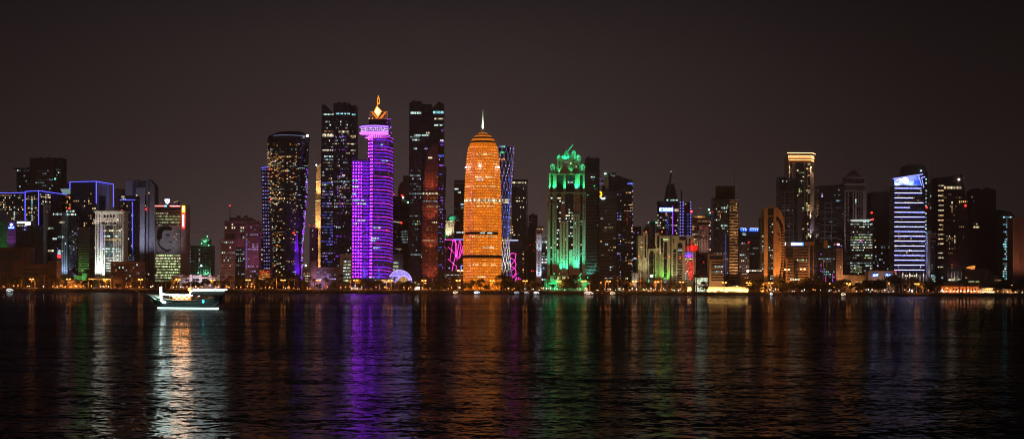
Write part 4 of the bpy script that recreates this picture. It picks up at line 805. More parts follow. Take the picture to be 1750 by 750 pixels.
b.grid(1002,1022,300,470,8,33,.4,.3,.05,('coold','green'),dy=-3); b.grid(1009,1016,302,304,3,1,.7,.8,.9,('cool',),dy=-3.6,rows=False); b.end(); b.flood(1008,478,(.2,.9,.7),36000,14,30,0,70)
# 33
b = B('office_tower', 'dark tower with a sloping roof, a pale upright sign slab and an orange emblem', 1052, 2260)
b.sil([(1031,520),(1031,300),(1042,296),(1060,300),(1082.5,307.5),(1082,520)],10,30,GLD,'rear_wall'); b.box(1023.5,1063,326,dy=0,d=9.5,mat=glass((.03,.028,.03),4.1,60,.45,.10),name='wall'); b.box(1053,1062.5,330,None,-.6,1,GLD,'corner_glass')
b.sil([(1031.5,292),(1040,290.5),(1040.4,324),(1035,323.5),(1034.5,317),(1031.5,316.5)],5,6,conc((.46,.42,.33)),'sign_slab'); b.box(1029,1033,299.5,301.5,4,2,CREAM,'ledge'); b.box(1025,1031.5,304,306,8,3,emit((.22,.10,.4),.5,name='dim_violet'),'violet_band'); b.box(1025,1031.5,312,315,8,3,emit((.22,.10,.4),.7,name='dim_violet2'),'violet_band')
b.box(1032.4,1036,295.6,297.8,4.4,.6,emit((.6,.8,1),2.5,name='sign_white_blue'),'sign_lettering'); b.box(1033.2,1034,304,312,4.4,.6,DARKWIN,'slot'); b.box(1035.2,1036,304,312,4.4,.6,DARKWIN,'slot')
b.led([(1044,298.3,9),(1052,300.5,9)],.4,LIT['coold'],9,'roof_edge_light'); b.led([(1042,295),(1055,295.3),(1080,303.5)],.2,STEEL,12,'railing')
og = emit((1,.45,.02),3,name='orange_emblem'); m = MB().lathe([(1.1,-.3),(3.2,-.3),(3.2,.3),(1.1,.3)],n=16,a0=-PI*.55,a1=PI*.55); o = m.build('emblem', og, b.root, (b.x(1025),-1.2,b.z(332))); o.rotation_euler=(PI/2,0,0); o.scale=(.9,1.2,1)
b.text('\u2019hef', 1030, 339.3, 3.0, emit((.75,.9,1),4,name='sign_cool'), -1.2, sx=1.1)
b.grid(1072,1082,311.5,314.5,5,1,.8,.9,.9,('blue','cyan'),dy=9.6,rows=False); b.grid(1064,1081,326,478,7,30,.6,.45,.17,('warm','cream','warm'),dy=10,run=.6); b.grid(1026,1053,352,478,10,26,.7,.42,.10,('cool','cream','cool','warm'),run=.8); b.grid(1054,1062,330,478,3,28,.5,.4,.2,('blue','cool','lav','cream'),dy=-.6)
for i in range(29): b.box(1063.5,1080,331+i*5.2,333.4+i*5.2,9,1,conc((.13,.11,.11)),'spandrel')
for i in range(23): b.box(1025,1052.8,352+i*5.6,354.6+i*5.6,-.7,.8,conc((.17,.14,.14)),'spandrel')
for k in range(16): b.put('window',1.1,1.4,b.x(1081.6),9,b.z(316+k*9.8),0,LIT['lav'])
b.led([(1073.5,356),(1073.5,384)],.3,LIT['red'],9,'red_led'); b.end()
b = B('office_tower', 'small dark block filling the gap left of the beige arched towers', 1087, 2480); b.box(1080,1096,387,dy=0,d=20,mat=DGREY); b.grid(1082,1094,395,470,5,14,.4,.35,.1,('coold','lav')); b.grid(1083,1090,440,443,4,1,.8,.8,.9,('cool',),rows=False); b.end()
b = B('low_building', 'small beige low building left foot of the beige arched towers', 1086, 2160, 'building'); b.box(1081,1092,466,dy=0,d=14,mat=CREAM); b.grid(1083,1091,469,480,3,3,.5,.5,.3,('coold',),DARKWIN); b.end()
b.flood(1087,488,(1,.85,.7),7000,12,8,0,80)
# 35 beige arched towers
AR = conc((.50,.43,.30))
def slot(b, a, c, pt, pb=None, dy=-.3, mat=None, name='arched_window', d=.8):
    r_ = (c-a)/2; mid=(a+c)/2; pts=[(b.x(a),b.z(pb) if pb else 0),(b.x(c),b.z(pb) if pb else 0)]
    for i in range(9): t=PI*i/8; pts.append((b.x(mid)+math.cos(t)*b.w(r_),b.z(pt+r_)+math.sin(t)*b.w(r_)))
    return MB().slab(pts,dy,dy+d).build(name, mat or GLD, b.root)
b = B('office_tower', 'beige tower cluster with tall arched window slots and green light at its base', 1118, 2180)
b.box(1091.5,1108,402,dy=6,d=28,mat=AR,name='left_wing'); b.box(1099,1107,396,None,4,3,AR,'left_pier'); b.box(1107.5,1122,425,dy=0,d=26,mat=AR,name='front_bay'); b.box(1120,1132.5,398,dy=4,d=26,mat=AR,name='wall'); b.box(1127,1145.5,403,dy=-2,d=28,mat=AR,name='right_wing'); b.box(1112.5,1121,378,421,10,18,GLD,'glass_core'); b.box(1113,1121.5,422,426,2,6,DBROWN,'setback')
slot(b,1111,1117,429,478); slot(b,1102.5,1104.5,403,440,3.6); slot(b,1123.5,1128.5,403,423,3.4); slot(b,1129,1133.5,408,432,-2.4); slot(b,1134.6,1139.6,413.5,484,-2.6); b.box(1109,1110.4,434,478,-.4,.8,DARKWIN,'slot'); b.box(1118,1119.4,434,478,-.4,.8,DARKWIN,'slot'); b.box(1133,1142,407.6,410.6,-2.5,.8,LIT['lime'],'lit_bay')
b.box(1130,1145,399.8,403,0,20,DARKWIN,'roof_recess'); b.grid(1093,1101,408,428,3,5,.4,.4,.35,('cream','warm'),dy=5.9); b.box(1095,1096.5,466,478,5.6,.8,LIT['cream'],'lit_window')
for py in (440,453,466): b.box(1134.8,1139.4,py,py+.8,-3.2,.8,AR,'transom')
for px,py in ((1104,396),(1131,396),(1091.5,438),(1143.5,438)): beacon(b,px,py,emit((1,.10,.04),4,name='orange_red_beacon'),.8,-3)
b.grid(1135,1139.4,474,483,2,3,.8,.5,.9,('cool','lime'),dy=-3.4,rows=False)
b.end(); b.flood(1121,480,(.15,1,.10),9000,8,14,0,80,-2); b.flood(1137,482,(.15,1,.10),26000,7,14,0,80,-2); b.flood(1097,478,(.95,1,.6),30000,14,30,0,70); b.flood(1120,486,(1,.8,.5),34000,45,40,0,80); b.flood(1127,440,(1,.8,.5),12000,10,20,0,70)
b = B('office_tower', 'beige arched tower with red and violet light washing its right side', 1168, 2180)
b.box(1147.5,1185.5,402.5,dy=0,d=30,mat=AR); b.box(1161,1173,405,410.4,-.4,1,DARKWIN,'roof_arcade')
slot(b,1158,1166.4,415,480); slot(b,1150.8,1156,426,480); slot(b,1177,1180,407,430); slot(b,1171.5,1174.5,410,430); b.box(1148.5,1150,403.5,480,-.6,1,AR,'edge_pier'); b.box(1150.6,1152,408,416,-.3,.6,DARKWIN,'slot')
b.box(1171,1185,433,480,-1,1.2,glass((.30,.16,.16),3.4,2,.3,.2,.5),'patterned_wall')
for i in range(13): b.box(1158.4,1166,424+i*4.4,425.2+i*4.4,-.7,.6,AR,'transom'); b.box(1151,1155.8,432+i*3.7,433+i*3.7,-.7,.6,AR,'transom')
for px in (1170.8,1176.2,1185.2): b.box(px-.4,px+.4,428,480,-1.6,.8,AR,'pilaster')
b.box(1158.4,1166,426,429,-.9,.6,LIT['coold'],'lit_bay'); beacon(b,1162.5,440.5,REDL,.8,-1.5); b.grid(1171,1177,440,478,2,9,.5,.4,.4,('cool','cream'),dy=-1.2); b.grid(1171.5,1185,441.5,443.5,8,1,.8,.8,.9,('cream','lime'),dy=-1.2,rows=False)
b.box(1181,1192,419,428.5,-3,1.4,plain((.5,.06,.05),.6,name='red_sculpted_sign'),'red_sign'); b.box(1187.5,1189,430,480,2,8,AR,'side_pier')
b.grid(1170.5,1184.5,419.5,429,6,3,.8,.6,.9,('red','red'),dy=-1.3,rows=False); b.grid(1171,1184.5,431,440,7,3,.8,.7,.9,('violet','blue','violet','lav'),dy=-1.3,rows=False); b.grid(1177.5,1184.5,446,478,4,12,.9,.6,.8,('red',),dy=-1.3,rows=False)
b.end(); b.flood(1181,478,(1,.03,.02),34000,8,22,0,70); b.flood(1178,440,(.35,.05,1),14000,6,6,0,80); b.flood(1182,425,(1,.03,.02),16000,6,3,0,90); b.flood(1152,482,(.9,1,.5),18000,8,24,0,60); b.flood(1168,486,(1,.8,.5),42000,45,40,0,80)
lamp('SPOT',(b.x(1187),-12,b.z(424)),(1,.03,.02),9000,(b.x(1186),0,b.z(424)),80,.8,name='flood_or_fill',parent=b.root)
# green domed tower behind
b = B('office_tower', 'dark glass tower under a small green-lit dome, between the beige arched towers', 1115, 2320)
b.box(1101,1127,389,dy=0,d=26,mat=glass((.04,.045,.045),4,2.4,.35,.14)); b.box(1104,1112,384,389.2,1,10,BEIGE,'left_shoulder')
MB().lathe([(b.w(10.5)*math.cos(t),b.z(389)+b.w(9.5)*math.sin(t)) for t in [i*PI/16 for i in range(9)]],(b.x(1115.5),14),24).build('dome', conc((.35,.38,.36)), b.root, smooth=True)
b.grid(1107,1123,378.5,382,10,1,.9,.8,.95,('green','cool','green'),dy=-.6,rows=False); b.grid(1102,1125,392,430,8,9,.4,.3,.08,('coold',)); b.box(1115,1116,366,378,10,1,GLD,'mast'); b.end(); b.flood(1115,386,(.1,1,.6),9000,8,8,0,90)
# 36 spire tower
b = B('office_tower', 'dark rounded tower with a cone spire and a bright blue-white sign band', 1143, 2350)
secs=[(0,b.x(1143),b.w(17.5),22,20),(b.z(348),b.x(1143),b.w(17.5),22,20)]; fn,mesh,pt = loftfn(secs,3.5); mesh(40).build('wall', GLD, b.root)
f2,m2,_=loftfn([(b.z(348)-.1,b.x(1143),b.w(17.8),22,20.3),(b.z(343.5),b.x(1143),b.w(17.8),22,20.3)],3.5); m2(40).build('parapet', DGREY, b.root)
b.sil([(1137.5,344),(1139,330),(1141.5,316),(1143,313.5),(1153,313.5),(1156,325),(1159.5,344)],10,18,GLD,'cone'); b.sil([(1143,344),(1144.2,313),(1146.5,296),(1148,292),(1149,296),(1147,316),(1146,344)],7,3,DGREY,'spine')
b.led([(1148,292.5),(1143,313.5)],.4,plain((.5,.48,.4)),12,'spire_strut'); b.led([(1148.3,292.5),(1151.2,303),(1153,313.5)],.4,plain((.5,.48,.4)),12,'spire_strut'); beacon(b,1148,292.6,LIT['cream'],.8,10,'spire_tip'); b.grid(1138.5,1158,340,342.6,12,1,.85,.9,.85,('cyan','cool'),dy=9.8,rows=False)
BS = emit((.03,.15,1),2.0,name='blue_backlight'); b.box(1126.5,1150.5,354.6,362,-1,1,BS,'sign_panel'); SW = emit((.6,.85,1),4.5,name='sign_ice')
o=MB().lathe([(1.3,-.2),(2.5,-.2),(2.5,.3),(1.3,.3)],n=14,a0=PI*.2,a1=PI*1.8).build('sign_emblem',SW,b.root,(b.x(1129.2),-1.5,b.z(358.2))); o.rotation_euler=(PI/2,0,0)
for k in range(7): b.box(1132.4+k*2.5,1134.3+k*2.5,355.4+(k%2)*.5,357.5,-1.6,.5,SW,'sign_stroke')
for k in range(8): b.box(1132.4+k*2.2,1134+k*2.2,358.9,360.6+(k%2)*.4,-1.6,.5,SW,'sign_stroke')
b.grid(1151,1160,356,362,4,1,.6,.7,.8,('coold','cream'),dy=1,rows=False); b.surf(fn,365,480,14,26,1.7,1.5,.2,('warm','cream','lav','coold'),.05,.95); b.led([(1149.6,352),(1149.6,400)],.45,LIT['violet'],-.8); b.grid(1137,1140,363,370,1,2,.8,.7,1,('orange',),dy=-.4,rows=False)
for k in range(14): b.put('window',1.6,1.2,b.x(1140+R.random()*3),-.5,b.z(368+k*4),0,LIT['blue'])
b.end()
b = B('office_tower', 'tower edged with columns of blue-violet dots, right of the blue-white sign', 1171, 2390)
b.box(1161,1180,345.5,dy=0,d=24,mat=GLD); b.box(1166,1175,346,356,-.5,1,DBROWN,'sign_bay'); b.led([(1165.5,325),(1165.5,346)],1.3,DBROWN,8,'mast'); b.grid(1166.5,1173,347.5,350,2,1,.5,.8,1,('cream',),dy=-.6,rows=False)
for k in range(26):
    py=346+k*5.1
    for px in (1162.5,1167,1180): b.put('window',1.4,1.3,b.x(px),-.6,b.z(py),0,emit((.25,.22,1),2.2,name='blue_violet_dot'))
    if k>3: b.put('window',2.8,.9,b.x(1175.5),-.6,b.z(py),0,LIT['blue'])
beacon(b,1181.5,361.5,emit((1,.03,.03),10,name='strong_red'),1.6); b.end()
b = B('office_tower', 'brown tower with an orange-lit cornice and a pale slab wall, behind the red-washed arched tower', 1200, 2440)
b.box(1182,1216,371,dy=2,d=26,mat=BROWN); b.box(1194,1210.5,384,dy=-1,d=4,mat=conc((.40,.30,.27)),name='slab_wall'); b.grid(1186,1205,369,372,12,1,.85,.8,.9,('orange','warm'),dy=1.8,rows=False); b.grid(1188,1214,376,380,10,1,.5,.6,.5,('warmd',),DARKWIN,dy=1.8)
b.grid(1195,1210,387,465,3,16,.3,.45,.08,('warm','red'),DARKWIN,dy=-1); b.grid(1211,1215.6,378,470,2,20,.6,.45,.4,('cream','warm'),DARKWIN,dy=2); b.grid(1183,1193,385,420,4,8,.5,.4,.3,('warm','cream'),DARKWIN,dy=2); b.box(1192,1213,404,407.5,-2,1,BROWN,'belt'); 
gb2=emit((.3,1,.6),5,name='site_green'); beacon(b,1211.5,358.5,gb2,1.4); beacon(b,1213.5,364,gb2,.9); b.box(1206,1216,366,371.2,4,12,conc((.14,.2,.17)),'roof_plant'); b.led([(1185,355.5),(1216,357)],.13,STEEL,6,'crane_jib'); b.led([(1211.6,351),(1211.6,371)],.3,STEEL,6,'crane_mast'); 
for px in (1188.5,1193.5,1197.5): beacon(b,px,355.6,LIT['cream'],.5,5.5)
b.end(); b.flood(1203,440,(1,.6,.5),36000,30,40,0,80)
b = B('office_tower', 'small grey block with cool windows tucked behind the dark striped tower', 1219, 2560); b.box(1213,1226,362,dy=0,d=20,mat=DGREY); b.grid(1214,1222,370,470,4,22,.6,.4,.35,('cool','coold')); b.end()
# 39 striped tower
b = B('office_tower', 'dark glass tower with beige horizontal stripes down its right side and a large roof billboard', 1241, 2260)
b.sil([(1219,520),(1219.5,336.5),(1227,341.5),(1246,342),(1246,520)],2,28,GLD); b.box(1245.5,1262,343,dy=0,d=30,mat=GLD,name='striped_wall'); SB = conc((.46,.33,.20))
for i in range(27): b.box(1246.6,1261.4,344.5+i*5.05,346.9+i*5.05,-1.0,1.2,SB,'stripe_band')
b.box(1247,1261.6,341,343,-.6,12,SB,'parapet'); b.box(1224,1255,317,341,10,1.2,plain((.07,.055,.03),.9,name='billboard_skin'),'billboard')
em = plain((.008,.006,.006),.8,name='emblem_dark'); b.box(1235,1249,329.4,330.8,9.2,.6,em,'billboard_lettering'); b.box(1236,1248,331.4,332.6,9.2,.6,em,'billboard_lettering'); b.sil([(1239,329),(1241,325.5),(1244,325),(1247,328),(1246,329)],9.2,.6,em,'billboard_emblem')
b.led([(1256.5,296),(1256.5,341)],.35,DBROWN,9,'mast'); b.led([(1256.5,318),(1256.5,341)],1.2,DBROWN,9,'mast'); b.led([(1260.5,318.5),(1260.5,342)],.8,conc((.5,.35,.3)),3,'light_mast'); beacon(b,1260.5,318.6,LIT['lav'],.6,2); beacon(b,1260.5,342,LIT['lav'],.8,-1)
b.grid(1232,1244,353.5,356.5,7,1,.8,.9,.9,('cyan','cool'),dy=1.8,rows=False); b.grid(1232,1244,384,387,8,1,.8,.8,.7,('cool','coold'),dy=1.8,rows=False); b.grid(1220,1245,345,478,9,28,.45,.4,.12,('coold','cool','warmd'),dy=2); b.led([(1240.5,400),(1240.5,470)],.35,LIT['blue'],1.4); b.grid(1247,1261,346,480,7,27,.6,.25,.08,('warm',),dy=-.1); beacon(b,1243.5,351,LIT['green'],.7,1)
b.grid(1230,1231.4,362,375,1,4,.9,.6,.8,('warm',),dy=1.8,rows=False); b.end()
b.flood(1254,484,(1,.55,.25),110000,26,50,0,75); b.flood(1254,420,(1,.6,.3),40000,26,40,0,75)
b = B('low_building', 'beige striped mid-rise with two cool lit floors, left foot of the billboard tower', 1225, 2150, 'building')
b.box(1212.5,1237,434,dy=0,d=22,mat=SB); b.box(1213.5,1236,437,443.5,-.4,1,DARKWIN,'window_band')
for i in range(8): b.box(1216,1236.6,446.5+i*4.4,448.8+i*4.4,-.4,1,DARKWIN,'window_band')
b.grid(1222,1236,454.5,456.5,9,1,.8,.9,.85,('cool','cyan'),dy=-.6,rows=False); b.grid(1216,1236,463,465,12,1,.8,.9,.85,('cool','coold'),dy=-.6,rows=False); b.end(); b.flood(1220,492,(1,.5,.2),26000,25,16,0,90)
# 40 blue sign buildings
b = B('office_tower', 'dark grey tower crowned by a bright blue lit script sign', 1285, 2420)
b.box(1266,1302,392,dy=0,d=24,mat=DGREY); b.box(1282,1300,401,414,-2,3,conc((.22,.2,.2)),'plant_block'); BB = emit((.01,.10,1),3.2,name='deep_blue_sign'); BW = emit((.45,.5,1),3.5,name='sign_highlight')
b.box(1265.3,1275.6,390,394.6,-1.4,1,BB,'sign_panel'); b.box(1280,1295.6,390,394.8,-1.4,1,BB,'sign_panel'); b.led([(1265,390.2),(1274,390.2),(1275.5,394)],.35,BW,-1.8,'sign_stroke'); b.led([(1282,390.2),(1296.5,390.4),(1298,391.4)],.45,BW,-1.8,'sign_stroke')
for px in (1270,1273.4,1283,1286.6,1290.4,1294.5): b.led([(px,391),(px,394.4)],.35,BW,-1.8,'sign_stroke')
b.grid(1267,1275,398,402,4,2,.8,.5,.7,('coold','cool'),rows=False); b.grid(1267,1300,404,440,9,8,.5,.35,.08,('coold',)); b.end()
b = B('apartment_tower', 'brown block with a grid of small windows, under the bright blue script sign', 1271, 2330); b.box(1263,1281,416,dy=0,d=20,mat=conc((.30,.22,.2))); b.grid(1264,1280,418,468,6,10,.4,.4,.12,('cool','cream'),DARKWIN); beacon(b,1268.5,415.5,LIT['white'],1.1); beacon(b,1279.5,414,REDL,.8); b.end(); b.flood(1272,470,(1,.7,.6),9000,20,22,0,80)
b = B('office_tower', 'dark blue-grey banded block right of the small brown gridded block', 1292, 2350); b.box(1280.5,1304,413,dy=0,d=22,mat=glass((.03,.035,.06),4.4,40,.4,.10)); b.grid(1284,1296,423,425,5,1,.6,.9,.8,('coold',),rows=False); b.grid(1282,1302,427,462,8,8,.45,.35,.06,('coold','cool')); b.end()
b = B('low_building', 'brown low hall with white roof lamps, left of the orange-lit curved tower', 1285, 2150, 'building')
b.box(1266,1302,467,dy=0,d=16,mat=conc((.24,.16,.12))); b.box(1278,1302,461,463.4,6,4,conc((.3,.25,.2)),'upper_deck'); b.grid(1279,1302,461.2,463.6,10,1,.7,.9,.8,('cream','white'),dy=5.6,rows=False); b.grid(1268,1300,472,482,8,2,.4,.5,.05,('warmd',),DARKWIN)
beacon(b,1277.5,463,emit((1,.8,.6),12,name='hall_lamp'),1.4,-1); b.box(1268,1277,467.4,468.4,-.6,.8,LIT['cream'],'lit_bay'); b.end()
# 42 orange curved tower
b = B('office_tower', 'curved sail-shaped tower lit orange from below, with a dark central glass strip', 1322, 2150); OC = conc((.46,.30,.16),.8,.2,3.6)
b.box(1306,1312.5,356,dy=2,d=26,mat=OC,name='left_wall'); b.box(1301.5,1306.5,372,None,8,18,DGREY,'left_setback'); b.box(1312.5,1322,354,dy=3,d=26,mat=GLD,name='glass_strip'); b.box(1312,1322.4,353.5,355,1,4,OC,'cornice'); b.box(1312.5,1322,368.6,370,1.4,2,OC,'transom'); b.box(1322,1326.2,354,dy=-1,d=8,mat=OC,name='front_fin')
b.sil([(1326,520),(1326,353.6),(1330,355.5),(1335,361),(1339,370),(1341,382),(1341.5,402),(1341,440),(1339.5,465),(1336,484),(1336,520)],3,20,GLD,'right_glass')
def arc(o,f): return [(1326+o,353.6+f),(1330+o*.8,356+f),(1334.6,362.5+f),(1337.8,372+f),(1339.3,384+f)]
b.sil([(1326,353.6),(1330,355.5),(1335,361),(1339,370),(1341,382),(1341.5,396),(1340,396),(1338.5,386),(1335.5,377),(1331,371),(1326,368)],0,8,OC,'curved_fin')
b.sil([(1326.2,520),(1326.2,378),(1329,377),(1333,385),(1335.5,400),(1336,420),(1335.6,445),(1333,466),(1329,480),(1329,520)],1,6,OC,'inner_sail')
for i in range(20): b.box(1337-(0 if i<14 else (i-13)*.5),1341.2-(0 if i<12 else (i-11)*.4),390+i*4.7,392.2+i*4.7,1.2,8,OC,'balcony_band')
b.grid(1313.5,1321,372,478,3,24,.5,.4,.12,('cream','cool'),dy=2.9); b.grid(1302,1305.5,384,470,1,20,.6,.4,.25,('cool','coold'),dy=7.8); b.box(1315,1319,358,364,2.4,.5,plain((.05,.035,.03)),'emblem'); b.box(1329.5,1333,399,402,.4,.5,plain((.12,.07,.04)),'wall_relief'); b.box(1331,1334,409,411,.4,.5,plain((.12,.07,.04)),'wall_relief'); b.end()
OL=(1,.38,.10)
for px,dy,pw in ((1309,2,45000),(1324,-1,55000),(1331,1,22000),(1338,1,14000)): b.flood(px,484,OL,pw,8,34,0,62,dy)
b.flood(1322,486,OL,110000,38,80,0,70)
b = B('entrance_pavilion', 'small glowing orange entrance frame at the foot of the orange-lit curved tower', 1312, 2080, 'pavilion')
b.box(1305,1332,483.4,484.6,0,8,OC,'roof'); 
for px in (1305,1311,1318,1325): b.box(px,px+.8,484.6,None,0,1,OC,'column')
b.box(1301,1305,484,None,0,4,OC,'side_wall'); b.grid(1306,1330,486,494,8,3,.6,.4,.6,('orange','warm'),dy=6,rows=False); b.end(); lamp('POINT',(b.x(1312),-5,6),(1,.4,.08),15000,name='entrance_lamp',parent=b.root); lamp('POINT',(b.x(1303),-5,4),(1,.4,.08),11000,name='entrance_lamp',parent=b.root)
# 43 cornice tower
b = B('skyscraper', 'tall classical tower topped by three bright orange-white light cornices', 1369, 2350)
b.box(1347.5,1386,277,dy=2,d=36,mat=conc((.30,.24,.21))); b.sil([(1386,520),(1386,277.5),(1391.8,279),(1391.8,520)],6,20,conc((.30,.24,.21)),'right_wall'); b.box(1347,1391.5,266,277.2,3,34,conc((.4,.25,.15)),'crown_block')
CL = emit((1,.48,.18),6.5,name='cornice_light'); CLo = emit((1,.30,.05),.6,name='cornice_orange')
for (a,c,e,t,h_) in ((1345,1388,1393.5,261,.7),(1346.5,1386.5,1391.5,265.9,.5),(1346.5,1386.5,1391.5,268.6,1.0),(1347.5,1386,1391,273.2,.6)):
    b.box(a,c,t,t+h_,-1,2,CL,'cornice_light'); b.sil([(c,t),(e,t+2.6),(e,t+2.6+h_),(c,t+h_)],-.8,2,CL,'cornice_light'); b.box(a+.5,c,t+h_,t+h_+1.1,-.2,2,CLo,'cornice_glow')
for k in range(24): b.box(1347.8+k*1.6,1348.3+k*1.6,268,274.4,-1.8,.6,DBROWN,'dentil')
for a,c in ((1347.6,1349.6),(1354,1355.2),(1357.5,1359),(1374.5,1376),(1379,1380.2),(1384,1386.2)): b.box(a,c,278,None,.6,2,conc((.42,.33,.28)),'pilaster')
b.sil([(1360,520),(1360,281),(1362,277.6),(1373,277.6),(1374.5,281),(1374.5,520)],.9,1.4,GLD,'arched_window'); b.box(1350,1353.6,279,None,1.2,1,GLD,'glass_strip'); b.box(1376.4,1383.6,279,None,1.2,1,GLD,'glass_strip')
b.grid(1361,1374,279,400,4,34,.7,.45,.10,('lime','cream')); b.grid(1377,1383.5,279,420,2,38,.75,.5,.14,('lime','warm','cream')); b.grid(1350,1358,280,300,3,5,.7,.4,.25,('lime',)); b.grid(1379,1386,380,405,3,5,.9,.4,.5,('cream','warm'))
b.end()
for px in (1348.6,1385.4): b.flood(px,300,(1,.7,.4),4000,3,12,0,60,.6,.3); 
lamp('SPOT',(b.x(1385.3),-3,b.z(279.5)),(1,.7,.4),26000,(b.x(1385.3),1,b.z(292)),50,.8,.3,'flood_or_fill',b.root); lamp('SPOT',(b.x(1348.6),-3,b.z(279.5)),(1,.75,.45),15000,(b.x(1348.6),1,b.z(292)),50,.8,.3,'flood_or_fill',b.root); lamp('SPOT',(b.x(1385),-4,b.z(379)),(1,.7,.45),42000,(b.x(1385),1,b.z(358)),50,.8,.3,'flood_or_fill',b.root); lamp('SPOT',(b.x(1385.2),-4,b.z(411)),(.75,.65,1),30000,(b.x(1385.2),1,b.z(400)),45,.8,.3,'flood_or_fill',b.root)
b = B('office_tower', 'dark tower with a pale square grid facade, left of the cornice-lit tower', 1347, 2270)
b.sil([(1331.5,520),(1332.5,301.5),(1363,306.5),(1363,520)],2,30,GLD); b.grid(1334,1345,308,311,5,1,.8,.8,.5,('cool','coold'),dy=1.8,rows=False); GR = conc((.24,.22,.23))
for px in (1334,1340,1349,1355.4): b.box(px,px+1,327,478,-.6,1.4,GR,'grid_post')
for i in range(14): b.box(1334,1356.4,327+i*11,328.6+i*11,-.8,1.2,GR,'grid_beam'); b.box(1334.6,1356,332+i*11,332.8+i*11,-.3,.8,GR,'grid_beam')
b.grid(1335,1355,330,470,9,26,.5,.35,.05,('coold',)); b.box(1363,1372,338,None,4,20,conc((.17,.15,.15)),'side_wall'); b.grid(1366,1372,345,410,2,14,.35,.3,0,unlit=DARKWIN,dy=4); b.end(); b.flood(1345,480,(1,.9,.9),40000,36,70,0,80)
b = B('office_tower', 'glass tower with a pale cross-grid and faint green sign, left of the pyramid-topped tower', 1420, 2310)
b.sil([(1399,520),(1399.5,317.5),(1429,316),(1443,313),(1443,520)],0,30,GLD); GR2 = conc((.26,.24,.26))
for px in (1409,1420.5): b.box(px,px+1.2,346,478,-.8,1.2,GR2,'grid_post')
for i in range(12): b.box(1402,1429.5,362+i*11,363.4+i*11,-1,1.2,GR2,'grid_beam')
b.box(1409,1421.7,346,347.8,-.9,1.2,GR2,'grid_beam'); b.box(1409,1421.7,354.5,356,-.9,1.2,GR2,'grid_beam'); b.grid(1427,1436,341.5,344.5,5,1,.8,.8,.9,('cyan','coold'),rows=False); b.grid(1403.5,1406,330,337,1,2,.9,.7,1,('lav','blue'),rows=False); beacon(b,1433.5,325,LIT['coold'],1); b.led([(1415,312),(1415,317)],.2,STEEL,4,'mast'); b.led([(1408,311.5),(1428,311.5)],.12,STEEL,4,'railing')
b.grid(1400,1442,320,470,12,28,.4,.3,.04,('coold',)); b.box(1417,1422,378,380,-1.6,.5,LIT['coold'],'sign_lettering'); b.end(); b.flood(1415,480,(1,.92,.95),50000,36,70,0,80)
b = B('office_tower', 'pale classical tower with stacked cornices and a pyramid roof', 1461, 2400); PC = conc((.34,.29,.28))
b.box(1443,1480,325,dy=2,d=30,mat=PC); b.box(1446,1479,315,325.2,4,26,PC,'attic'); b.box(1447,1477,304,315.2,5,22,PC,'upper_attic'); b.sil([(1452,300),(1462,289.5),(1472,300)],8,20,conc((.2,.14,.14)),'pyramid_roof'); b.box(1450,1473,299.5,303,7,22,PC,'drum')
for a,c,t_ in ((1445,1478.5,302.8),(1442.5,1480.5,313.5),(1443,1480.5,325)): b.box(a,c,t_,t_+2.2,1,26,conc((.45,.38,.36)),'cornice')
for k in range(6): b.box(1449+k*5,1452.6+k*5,305.4,312,4.4,1,DARKWIN,'attic_window')
for a,c in ((1446.5,1448.5),(1451,1457.5),(1459.5,1461),(1464.5,1466.5),(1468.5,1470.5),(1472.5,1474.5)): b.box(a,c,327.6,None,1.4,1,GLD,'glass_strip')
b.grid(1443.5,1450,355,478,3,18,.4,.45,0,unlit=DARKWIN,dy=1.9); b.grid(1465,1475,355,478,3,18,.4,.45,.01,unlit=DARKWIN,dy=1.2); b.grid(1461,1463.4,340,350,1,3,.7,.6,1,('cool',),dy=1.2,rows=False); b.end(); b.flood(1461,460,(1,.8,.75),110000,45,110,0,80)
b = B('office_building', 'glass mid-rise with a flat white lit roof and two red lamps beside it', 1470, 2230, 'building')
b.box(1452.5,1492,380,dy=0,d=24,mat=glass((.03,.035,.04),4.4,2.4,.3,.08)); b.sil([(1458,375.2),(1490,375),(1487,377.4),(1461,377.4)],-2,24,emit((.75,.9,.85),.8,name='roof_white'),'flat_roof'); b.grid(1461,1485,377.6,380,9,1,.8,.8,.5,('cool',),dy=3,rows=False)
b.grid(1453.5,1491,381,478,18,22,.65,.4,.20,('cool','cream','coold','lime'),run=.8); b.grid(1453,1473,455,466,10,4,.5,.4,.5,('coold','lime'),rows=False); beacon(b,1489.5,363.5,REDL,1.5); beacon(b,1491,375,REDL,1.5); beacon(b,1470.5,411,LIT['pink'],1.2); beacon(b,1495,411,LIT['orange'],1.2); beacon(b,1496,422,LIT['white'],.9); b.end()
b = B('office_tower', 'unlit dark tower with scaffold lines on its roof, left of the blue-striped tower', 1509, 2480)
b.box(1488,1533,329,dy=0,d=26,mat=conc((.10,.08,.09))); b.led([(1495,322.5),(1507,325),(1522,327)],.2,STEEL,6,'scaffold'); b.led([(1499,325),(1529,326.5)],.2,STEEL,6,'scaffold'); b.grid(1490,1531,335,420,14,18,.35,.3,0,unlit=DARKWIN); b.grid(1492,1531,420,424.5,9,1,.55,.8,.6,('coold',),rows=False); b.grid(1492,1526,430,462,10,6,.4,.3,.2,('coold','cool'),rows=False); b.end()
